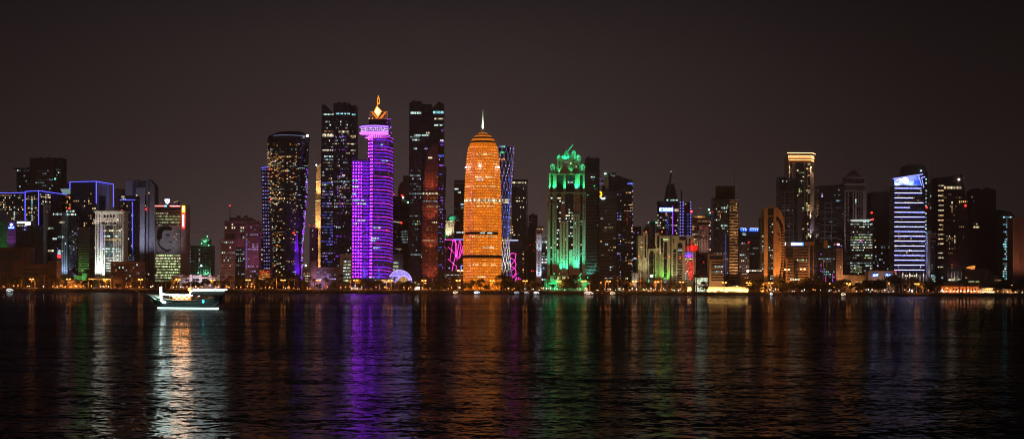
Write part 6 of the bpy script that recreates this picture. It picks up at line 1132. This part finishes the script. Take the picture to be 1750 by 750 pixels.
LP = [(-6,478),(54,476.8),(117,477),(180,477.3),(240,477.5),(304,477.7),(363.5,478.3),(424,478.4),(484,478.6),(544,478.8),(608,479),(667,479.3),(724.5,479.4),(783,479.3),(841,479.8),(897.5,480),(955,480.3),(998,480.5),(1039.5,480.6),(1084,480.9),(1122.5,481.4),(1165,482),(1238,482.8),(1279,483.3),(1317,483.4),(1450,484.5),(1567,485)]
lamps = [(px, street_lamp(px,py), 'double-headed') for px,py in LP]
lamps += [(px, street_lamp(px,py,big=1.25), 'taller bright') for px,py in ((1345,460.6),(1372,459.8),(786.5,462.5))]
relabel(lamps, 'orange street lamp', 'street lamp', 'orange street lamps along the corniche')
sl1 = []
for px,py in ((138,482.5),(430,485),(727,483.7),(741.5,484.5),(1027,482.7),(1418,484.4),(1425,489.7),(1443,490),(1443.5,483.7),(1482,484),(1519,484.3),(1576,489),(1585,484.5),(1618.5,492),(1730,487),(1711,486)):
    Y = 2021; x = WX(px,py,Y); h = WZ(px,py,Y)-GZ; r = empty('street_lamp', (x,Y,GZ)); MB().bar((0,0,0),(0,0,h),.16,n=6,r2=.1).build('pole', plain((.10,.09,.08),.6,name='pole_paint'), r)
    MB().lathe([(.05,-.6),(.8,-.3),(.95,0),(.7,.35),(.05,.5)],(0,0),10).build('lamp_head', SODIUM, r, (0,0,h), True); sl1.append((px, r, 'single-headed'))
relabel(sl1, 'orange street lamp', 'street lamp', 'single orange lamps behind the road')
# ------------------------------------------------------------------ trees
LEAF = plain((.055,.060,.022), .8, name='leaf'); LEAF2 = plain((.075,.07,.03), .8, name='dry_leaf'); BARK = plain((.22,.15,.09), .9, name='bark')
def bushy(seed, h, w):
    q = random.Random(seed); r = empty('tree', (0,0,0)); t = MB(); t.bar((0,0,0),(q.uniform(-.3,.3),0,h*.42),.34,n=7,r2=.22)
    limbs = [(q.uniform(-.6,.6)*w, q.uniform(-.5,.5)*w, h*q.uniform(.5,.8)) for _ in range(6)]
    for l in limbs: t.bar((0,0,h*.32), l, .15, n=5, r2=.06)
    kid(r, t.build('trunk', BARK, r)); c = MB()
    cl = [(q.gauss(0,.34)*w, q.gauss(0,.3)*w, h*q.uniform(.42,.86), q.uniform(.28,.5)*w*.75) for _ in range(9)]
    for (a,b_,z,rr) in cl:
        for k in range(95):
            th, ph = q.uniform(0,2*PI), math.acos(q.uniform(-1,1)); d = rr*q.uniform(.55,1.08); p = Vector((a+d*math.sin(ph)*math.cos(th), b_+d*math.sin(ph)*math.sin(th), z+d*math.cos(ph)*.75))
            u = Vector((q.gauss(0,1),q.gauss(0,1),q.gauss(0,1))).normalized()*q.uniform(.22,.5); v = Vector((q.gauss(0,1),q.gauss(0,1),q.gauss(0,1))).normalized()*q.uniform(.2,.4)
            c.add([p-u,p-v,p+u,p+v],[(0,1,2,3)])
    kid(r, c.build('crown', LEAF if seed%2 else LEAF2, r)); return r
def palm(seed, h):
    q = random.Random(seed); r = empty('palm_tree', (0,0,0)); t = MB(); ln = q.uniform(-.6,.6); pts = [(ln*(k/6)**2, 0, h*k/6) for k in range(7)]
    for k in range(6): t.bar(pts[k], pts[k+1], .34-.02*k, n=8, r2=.36-.025*k)
    kid(r, t.build('trunk', BARK, r)); c = MB()
    for i in range(20):
        a = 2*PI*i/20+q.uniform(-.15,.15); L = q.uniform(2.9,3.9); el = q.uniform(-.1,1.15); P = []
        for k in range(7):
            s_ = k/6; rr = L*s_*math.cos(el*.8); P.append(Vector((ln+math.cos(a)*rr, math.sin(a)*rr, h+math.sin(el)*L*s_-1.9*s_*s_*(1.0+.4*math.cos(el)))))
        side = Vector((-math.sin(a), math.cos(a), 0))
        for k in range(6):
            for sg in (-1,1):
                for e in (0,.5):
                    p = P[k].lerp(P[k+1], e); w2 = .85*math.sin(PI*min(1,(k+e+1)/7.2))+.12; c.add([p, p.lerp(P[k+1],.5), p.lerp(P[k+1],.5)+side*sg*w2*.9+Vector((0,0,-.38))+(P[k+1]-P[k])*.5], [(0,1,2)])
    kid(r, c.build('crown', LEAF2 if seed%2 else LEAF, r)); return r
TV = [bushy(1,7,3.6), bushy(2,8.5,4.6), bushy(3,6,4.2), bushy(4,9.5,5.4)]; PVV = [palm(11,8.5), palm(12,7), palm(13,10)]
used = {}; trees = []; palms = []
def plant(kind, px, Y, s_):
    src = (TV if kind == 'b' else PVV); i = R.randrange(len(src)); o = src[i]
    if (kind,i) in used: o = copy_tree(src[i])
    used[(kind,i)] = 1; o.location = (WX(px,490,Y), Y, GZ); o.rotation_euler = (0,0,R.uniform(0,6.28)); s2 = s_*R.uniform(.95,1.25)*1.32; o.scale = (s2*R.uniform(.9,1.15), s2, s2)
    (trees if kind == 'b' else palms).append((px, o, ''))
px = -14.0
while px < 1764:
    dens = 11 if px < 900 else 13; bigr = 1.0 + (.30 if 1335 < px < 1600 else 0)
    if not (1208 < px < 1281 or 1173 < px < 1184 or 1606 < px < 1700): plant('b' if R.random() < (.62 if px < 1300 else .9) else 'p', px, R.choice((1999.2, 2021.5, 2023.5)), R.uniform(.85,1.15)*bigr)
    px += dens*R.uniform(.6,1.4)
for px in (17,36,60,93,150,222,277,318,394,436,472,503,556,581,632,700,754,806,1008,1062,1094,1130,1190,1640,1652,1712,1716,1744): plant('p', px, 1999.4, R.uniform(.9,1.2))
for px,s_ in ((860,1.75),(868,1.55),(874,1.35),(970,1.9),(977,1.6),(985,1.3),(1205,1.2),(1291,1.6),(1299,1.5),(1331,1.3),(1347,1.3),(1366,1.5),(1376,1.7),(1383,1.4),(1408,1.3),(1420,1.3),(1470,1.4),(1491,1.6),(1501,1.6),(1530,1.7),(1536,1.6),(1577,1.5),(1600,1.7),(1745,1.6),(1702,1.2)): plant('b', px, 1999.0, s_)
relabel(trees, 'bushy tree', 'tree', 'bushy trees along the corniche'); relabel(palms, 'date palm', 'palm tree', 'palms along the corniche')
# ------------------------------------------------------------------ cars
def car(paint, nm):
    r = empty('parked_car' if nm else 'car', (0,0,0)); bm_ = MB().slab([(-2.2,.35),(2.2,.35),(2.25,.75),(2.1,.92),(1.1,1.0),(-1.9,1.02),(-2.2,.9)],-.88,.88)
    kid(r, bm_.build('body', paint, r)); kid(r, MB().slab([(-1.75,1.02),(1.05,1.0),(.35,1.45),(-1.2,1.47)],-.76,.76).build('cabin_glass', DARKWIN, r)); kid(r, MB().slab([(-1.25,1.475),(.38,1.455),(.30,1.53),(-1.15,1.55)],-.74,.74).build('roof', paint, r))
    for x in (-1.35,1.4):
        for y in (-.86,.86): 
            w = MB(); w.lathe([(.33,-.11),(.33,.11),(.05,.12)],n=14); o = w.build('wheel', plain((.02,.02,.02),.8,name='tyre'), r, (x,y,.33)); o.rotation_euler=(PI/2,0,0); kid(r,o)
    for y in (-.62,.62):
        kid(r, MB().box(2.2,2.29,y-.2,y+.2,.6,.78).build('headlight', emit((1,.9,.75),14,name='headlight_glass'), r)); kid(r, MB().box(-2.27,-2.19,y-.2,y+.2,.66,.82).build('taillight', emit((1,.03,.02),8,name='taillight_glass'), r))
    return r
paints = [('white',plain((.75,.75,.73),.3,name='white_paint')),('silver',plain((.4,.4,.42),.3,.6,name='silver_paint')),('dark red',plain((.25,.03,.03),.3,name='red_paint')),('black',plain((.02,.02,.022),.25,name='black_paint'))]
cp = [car(p,0) for _,p in paints]; cars = {}; cu = set()
for i in range(46):
    k = R.choice((0,0,1,2,3)); o = cp[k] if k not in cu else copy_tree(cp[k]); cu.add(k); px = 8+i*38+R.uniform(-14,14); Yc = R.choice((2004.5,2007.6,2012.4,2015.5)); o.location=(WX(px,494,Yc),Yc,GZ+.006)
    o.rotation_euler=(0,0,(0 if Yc > 2010 else PI)+R.uniform(-.45,.45)*(R.random()<.5)); cars.setdefault(k,[]).append((px,o,paints[k][0]))
for k in cars: relabel(cars[k], 'car', 'car', 'cars driving along the corniche')
# ------------------------------------------------------------------ small garden lamps, fence
def garden_lamp(mat): 
    r = empty('garden_lamp',(0,0,0)); kid(r, MB().bar((0,0,0),(0,0,2.2),.08,n=6).build('post', STEEL, r)); kid(r, MB().lathe([(.03,-.6),(.5,-.3),(.6,0),(.5,.3),(.03,.6)],n=8).build('globe', mat, r, (0,0,2.5), True)); return r
gm = [('cool white',emit((.75,.9,1),3,name='globe_cool')),('warm',emit((1,.30,.05),3,name='globe_warm')),('white',emit((1,.8,.6),3,name='globe_white')),('green',emit((.1,1,.4),4,name='globe_green'))]
gp = [garden_lamp(g) for _,g in gm]; gu=set(); gl={}
spots = [(R.uniform(0,1750),R.choice((0,1,1,2))) for _ in range(120)]+[(R.uniform(920,1180),R.choice((0,1,2,3))) for _ in range(42)]+[(R.uniform(1295,1600),R.choice((0,1,2))) for _ in range(22)]+[(R.uniform(1600,1740),1) for _ in range(12)]+[(R.uniform(90,250),1) for _ in range(14)]
spots += [(R.uniform(0,900),1) for _ in range(110)]
for px,k in spots:
    o = gp[k] if k not in gu else copy_tree(gp[k]); gu.add(k); Y=R.uniform(1995.5,2024); o.location=(WX(px,494,Y),Y,GZ); o.scale=(1,1,R.uniform(.5,1.6)); gl.setdefault(k,[]).append((px,o,gm[k][0]))
for k in gl: relabel(gl[k], 'globe lamp', 'garden lamp', 'small globe lamps along the promenade')
def rail(name, label, a, c, col, h=1.6, step=1.8):
    Y=1995.2; x0,x1=WX(a,494,Y),WX(c,494,Y); r=empty(name,(x0,Y,GZ)); tag(r,label,'fence'); k=0; mt=plain(col,.6,name='fence_paint'); x=0
    po=MB()
    while x < x1-x0: po.box(x-.12,x+.12,-.1,.1,0,h); x+=step
    po.build('post_row', mt, r); MB().box(0,x1-x0,-.06,.06,h-.2,h-.05).build('rail', mt, r)
rail('fence','low fence glowing orange under the lamps by the twisted tower with the lit hat',90,148,(.5,.3,.2),2.2,2.4); rail('fence','low pale fence in front of the beige arched tower cluster',1094,1142,(.6,.5,.4),2.0,2.2); rail('fence','low fence in front of the tower with the orange emblem',1056,1084,(.5,.3,.18),2.6,2.0)
for px in (95,108,121,134,146,205,225,1062,1075,1100,1115,1130): lamp('POINT',(WX(px,494,1995),1993.9,GZ+1.6),(1,.35,.08),380,name='path_lamp',size=.2)
# ------------------------------------------------------------------ dhow
DY = 497.0; dx0 = WX(320,520,DY); r = empty('dhow', (dx0, DY, 0)); tag(r, 'wooden dhow with blazing white light strips crossing the dark water at the left', 'boat')
X = lambda px,py=510: WX(px,py,DY)-dx0
Zz = lambda py,px=320: WZ(px,py,DY)
HULLM = plain((.010,.018,.016),.7,name='hull_paint'); WOOD = plain((.20,.11,.05),.5,name='deck_wood')
st = [(250,502.6,502.9,.05),(256,503.6,508,.5),(264,506,516,1.1),(272,508.8,525,1.7),(285,511.5,529,2.35),(300,513,530,2.7),(320,513.6,530,2.85),(340,513.2,530,2.8),(355,511.5,529.5,2.5),(366,509.5,526.5,2.1),(374,507,520,1.6),(378.5,506,514.5,1.3)]
vs=[]; fs=[]; n=9
for (px,pt_,pb_,hw) in st:
    zt,zb = Zz(pt_,px), Zz(pb_,px)
    for k in range(n):
        a = -1+2*k/(n-1); y = hw*a; zz = zb+(zt-zb)*abs(a)**2.2; vs.append((X(px),y*(.72+.28*abs(a)),zz))
for j in range(len(st)-1):
    for k in range(n-1): a_=j*n+k; fs.append((a_,a_+1,a_+n+1,a_+n))
fs.append(tuple(range(n))[::-1]); fs.append(tuple((len(st)-1)*n+k for k in range(n)))
MB().add(vs,fs).build('hull', HULLM, r, smooth=True)
dk=[]; df=[]
for (px,pt_,pb_,hw) in st: dk += [(X(px),-hw*.97,Zz(pt_,px)-.28),(X(px),hw*.97,Zz(pt_,px)-.28)]
for j in range(len(st)-1): df.append((2*j,2*j+2,2*j+3,2*j+1))
MB().add(dk,df).build('deck', WOOD, r)
m=MB()
for sg in (-1,1): m.line([(X(p),sg*h*1.01,Zz(t,p)+.05) for p,t,_,h in st],.09,0,6)
m.build('gunwale', plain((.28,.30,.26),.5,name='rail_paint'), r)
m=MB(); m.line([(X(p),-h*(.90),Zz(t+3.4,p)) for p,t,_,h in st[3:10]],.06,0,6); m.build('rubbing_strake', plain((.30,.33,.30),.5,name='strake_paint'), r)
MB().add([(X(250),-.10,Zz(502.4)),(X(258),-.75,Zz(506.2)),(X(267),-1.32,Zz(512.3)),(X(270),-1.45,Zz(512)),(X(262),-1.15,Zz(505.8)),(X(254),-.35,Zz(503.2))],[(0,1,2,3,4,5)]).build('bow_panel', plain((.55,.72,.68),.5,name='pale_bow'), r)
for k in range(4): MB().bar((X(253+k*3),-.3-k*.22,Zz(503.6+k*.8)),(X(277),-1.0+k*.3,Zz(505.5+k*1.6)),.05).build('bow_rail', plain((.5,.48,.38)), r)
WL = emit((.80,1,.96), 13, name='boat_led', sample=False); m=MB()
for sg in (-1,): m.line([(X(276.6),-1.6,Zz(490.5)),(X(276.9),-1.6,Zz(500)),(X(277.2),-1.7,Zz(508)),(X(278.5),-1.9,Zz(513.5)),(X(281.5),-2.1,Zz(516)),(X(285.5),-2.3,Zz(516.8))],.32,0,8)
m.build('bow_light_strip', emit((.80,1,.96), 7, name='bow_led'), r)
MB().line([(X(280),-2.2,Zz(502.4)),(X(295),-2.4,Zz(503.8)),(X(310),-2.4,Zz(504.4)),(X(326),-2.4,Zz(504.2))],.22,0,8).build('canopy_light_strip', WL, r); MB().line([(X(280),2.2,Zz(502.4)),(X(295),2.4,Zz(503.8)),(X(326),2.4,Zz(504.2))],.16,0,8).build('canopy_light_strip', WL, r)
MB().line([(X(329),-2.3,Zz(497)),(X(333),-2.4,Zz(495.6)),(X(350),-2.4,Zz(495.1)),(X(386),-2.4,Zz(494.8))],.22,0,8).build('upper_light_strip', WL, r); MB().line([(X(329),2.3,Zz(497)),(X(333),2.4,Zz(495.6)),(X(386),2.4,Zz(494.8))],.15,0,8).build('upper_light_strip', WL, r)
m=MB(); P=[(X(272),-2.0,.16),(X(280),-2.55,.16),(X(292),-2.85,.16),(X(310),-3.05,.16),(X(330),-3.1,.16),(X(350),-3.05,.16),(X(366),-2.7,.16),(X(376),-2.2,.16)]; m.line(P,.15,0,8); m.build('added_waterline_glow', emit((.66,1,.94),8,name='added_waterline_emit'), r)  # added glow at the waterline, stands in for bright reflections below the hull
MB().bar((X(326.5),-2.4,Zz(502.5)),(X(329),-2.3,Zz(497)),.16,n=6).build('step_light_strip', emit((1,.85,.35),8,name='warm_led'), r); MB().box(X(323.8),X(327.6),-2.2,-1.9,Zz(496.5),Zz(492.6)).build('amber_lamp', emit((1,.20,.015),26,name='amber_lamp_glass'), r)
MB().slab([(X(279),Zz(502.2)),(X(279),Zz(501.4)),(X(326),Zz(503.0)),(X(326),Zz(504))],-2.35,2.35).build('awning', plain((.05,.06,.06),.8,name='awning_cloth'), r)
MB().slab([(X(328.5),Zz(503.2)),(X(328.5),Zz(496.2)),(X(331),Zz(494.9)),(X(386.5),Zz(494.2)),(X(386),Zz(502.8))],-2.35,-2.2).build('side_curtain', plain((.10,.11,.10),.5,name='curtain_cloth'), r); MB().slab([(X(328.5),Zz(496.2)),(X(331),Zz(494.9)),(X(386.5),Zz(494.2)),(X(386.5),Zz(495.4)),(X(329),Zz(496.9))],-2.19,2.3).build('upper_roof', plain((.10,.11,.10),.6,name='roof_cloth'), r)
MB().box(X(330),X(386),-2.36,2.3,Zz(504),Zz(503.1)).build('upper_deck', plain((.03,.05,.045),.6,name='deck_edge'), r)
MB().box(X(368),X(377.5),-1.9,1.9,Zz(513.5),Zz(503.8)).build('stern_cabin', plain((.03,.04,.04),.5,name='cabin_paint'), r)
for px in (281,292,303,314,325,336,347,358,367): 
    for y in (-2.25,2.25): MB().bar((X(px),y,Zz(513.5)),(X(px),y,Zz(503)),.06).build('post', plain((.3,.28,.22)), r)
MB().box(X(299),X(325),1.2,1.4,Zz(512.5),Zz(505.6)).build('amber_backdrop', emit((1,.20,.015),1.2,.6,name='amber_interior'), r)
for k in range(10): MB().lathe([(.02,-.16),(.16,0),(.02,.16)],n=8).build('deck_lamp', emit((1,.36,.06),110,name='amber_bulb'), r, (X(299+k*2.9),-1.9,Zz(507.5+(k%3)*1.4)), True)
for k in range(8): MB().box(X(283+k*5.5),X(286+k*5.5),-1.2,-.2,Zz(514.2),Zz(511.2)).build('bench', plain((.25,.15,.08)), r)
MB().lathe([(.05,-.55),(.3,-.4),(.3,.4),(.05,.55)],n=10).build('cyan_lamp', emit((.05,.75,.9),2.5,name='cyan_lamp_glass'), r, (X(350),-2.5,Zz(514.3)), True); MB().box(X(341),X(344),-2.3,-2.1,Zz(505.8),Zz(504.8)).build('violet_lamp', emit((.75,.5,1),3,name='violet_lamp_glass'), r)
MB().box(X(357),X(359.5),-.5,-.3,Zz(511),Zz(506)).build('cabin_window', LIT['warmd'], r); MB().box(X(361),X(363.5),-.5,-.3,Zz(511),Zz(506)).build('cabin_window', LIT['warmd'], r)
MB().line([(X(378),0,Zz(512)),(X(371),0,Zz(522)),(X(366),0,Zz(530))],.16,0,6).build('rudder', HULLM, r); MB().line([(X(377),-1.2,Zz(514)),(X(368),-1.2,Zz(521)),(X(360),-1.1,Zz(528))],.09,0,6).build('stern_frame', plain((.2,.22,.2)), r)
for px,p_ in ((300,900),(315,900)): lamp('POINT',(dx0+X(px),DY,Zz(508)),(1,.35,.05),p_,name='amber_light',size=.5)
for px in (290,310): lamp('POINT',(dx0+X(px),DY-3.0,Zz(505.5)),(.7,1,.93),160,name='strip_glow_lamp',size=.3)
lamp('POINT',(dx0+X(272),DY-2.6,Zz(507)),(.7,1,.93),420,name='strip_glow_lamp',size=.3); lamp('POINT',(dx0+X(350),DY-1,Zz(498)),(.7,1,.9),120,name='strip_glow_lamp',size=.3)
# ------------------------------------------------------------------ small lit tour boats at the quay
def tour_boat(strip, label, px, L=8.0, Y=1967.0):
    x = WX(px,500,Y); q = empty('tour_boat',(x,Y,0)); tag(q,label,'boat','small tour boats moored along the seawall'); h=L/2
    MB().slab([(-h*.8,-.2),(h*.6,-.2),(h,1.3),(h*.7,1.0),(-h*.9,1.0)],-1.2,1.2).build('hull', plain((.5,.5,.5),.5,name='boat_hull'), q); MB().slab([(-h*.85,2.8),(h*.35,2.8),(h*.3,3.0),(-h*.8,3.0)],-1.25,1.25).build('canopy', plain((.6,.6,.6)), q)
    for s_ in (-.8,-.3,.3): 
        for y in (-1.1,1.1): MB().bar((h*s_,y,1),(h*s_,y,2.8),.06).build('post', STEEL, q)
    MB().line([(-h*.85,-1.35,1.2),(-h*.85,-1.35,2.7),(-h*.3,-1.35,3.15),(h*.35,-1.35,2.8),(h*.75,-1.35,1.7)],.2,0,6).build('light_strip', strip, q); MB().box(-h*.6,h*.2,-1.3,-1.22,1.15,1.5).build('side_light', strip, q); return q
ts = emit((.85,.95,1),5,name='boat_strip_white'); tw = emit((1,.72,.5),4,name='boat_strip_warm'); td = emit((.7,.8,1),1.6,name='boat_strip_dim')
tour_boat(ts,'small white-lit tour boat before the brown low-rise at the far left',18,9); tour_boat(tw,'small warm-lit tour boat in front of the magenta neon lines',779,6.5); tour_boat(ts,'small bright white tour boat in front of the orange tower',815.5,8); tour_boat(td,'small dim tour boat in front of the lattice tower',883.5,6.5); tour_boat(td,'small bluish tour boat in front of the slim dark towers',900.5,6); tour_boat(ts,'small white-lit tour boat in front of the tower with the white lit pier',917,7)
tour_boat(emit((1,.65,.55),6,name='boat_strip_pink'),'longest pink-white lit tour boat right of the green-lit tower',1007,12); tour_boat(tw,'small warm-lit tour boat in front of the tower with the orange emblem',1047.5,7); tour_boat(tw,'small gable-lit tour boat in front of the long low brown hall',1441.5,6); tour_boat(ts,'small white-lit launch in front of the round entrance of the orange-lit curved tower',1318,3.2)
# ------------------------------------------------------------------ haze
m = bpy.data.materials.new('haze'); m.use_nodes = True; nt = m.node_tree; nt.nodes.remove(nt.nodes['Principled BSDF'])
v = N(nt,'ShaderNodeVolumePrincipled'); v.inputs['Color'].default_value=(.85,.78,.76,1); v.inputs['Density'].default_value=HAZE; v.inputs['Anisotropy'].default_value=.3
nt.links.new(v.outputs[0], nt.nodes['Material Output'].inputs['Volume'])
if HAZE: o = MB().box(-2700,2700,-400,3700,-4.2,330).build('haze', m); tag(o, kind='stuff')
# ------------------------------------------------------------------ world
w = bpy.data.worlds.new('World'); sc.world = w; w.use_nodes = True; nt = w.node_tree; bg = nt.nodes['Background']
tc = N(nt,'ShaderNodeTexCoord'); sp = N(nt,'ShaderNodeSeparateXYZ'); nt.links.new(tc.outputs['Generated'], sp.inputs[0])
el = sp.outputs[2]
rp = N(nt,'ShaderNodeValToRGB'); nt.links.new(math_(nt,'MULTIPLY_ADD',el,2.2,.1), rp.inputs[0]); e_ = rp.color_ramp.elements
def C(r,g,b): f=lambda c:(c/255/12.92 if c<10 else ((c/255+.055)/1.055)**2.4); return (f(r),f(g),f(b),1)
e_[0].position=.1; e_[0].color=C(90,75,73); e_[1].position=.95; e_[1].color=C(18,15,16)
for p_,c_ in ((.22,C(74,61,60)),(.34,C(57,47,47)),(.48,C(38,32,33))): q=rp.color_ramp.elements.new(p_); q.color=c_
ax = math_(nt,'DIVIDE',math_(nt,'ADD',sp.outputs[0],.06),.23); g = math_(nt,'EXPONENT',math_(nt,'MULTIPLY',math_(nt,'MULTIPLY',ax,ax),-1.0))
front = math_(nt,'GREATER_THAN',sp.outputs[1],0.0)
fm = math_(nt,'MULTIPLY_ADD',g,.86,.17); back = 3.6
k = math_(nt,'ADD',math_(nt,'MULTIPLY',front,fm),math_(nt,'MULTIPLY',math_(nt,'SUBTRACT',1.0,front),back))
nzt = N(nt,'ShaderNodeTexNoise'); nzt.inputs['Scale'].default_value=5; nzt.inputs['Detail'].default_value=4; nt.links.new(tc.outputs['Generated'],nzt.inputs[0])
nt.links.new(rp.outputs[0], bg.inputs['Color']); nt.links.new(math_(nt,'MULTIPLY',k,math_(nt,'MULTIPLY_ADD',nzt.outputs[0],.3,.85)), bg.inputs['Strength'])
# ------------------------------------------------------------------ camera and render
cam = bpy.data.cameras.new('camera'); co = bpy.data.objects.new('camera', cam); COL.objects.link(co); sc.camera = co
co.matrix_world = Matrix.Translation((0,0,CAMH)) @ Matrix.Rotation(PI/2,4,'X') @ Matrix.Rotation(ROLL,4,'Z')
cam.sensor_width = 36; cam.lens = 36*F/1750; cam.shift_y = (HY-375)/1750; cam.clip_start = 1; cam.clip_end = 30000
sc.view_settings.view_transform = 'Standard'; sc.view_settings.look = 'None'; sc.view_settings.exposure = 0; sc.view_settings.gamma = 1
sc.render.engine = 'CYCLES'; sc.cycles.use_denoising = True; sc.cycles.denoising_prefilter = 'ACCURATE'; sc.cycles.max_bounces = 4; sc.cycles.diffuse_bounces = 1; sc.cycles.glossy_bounces = 3; sc.cycles.use_light_tree = True; sc.cycles.sample_clamp_indirect = 8; sc.cycles.caustics_reflective = True; sc.cycles.filter_width = 1.05
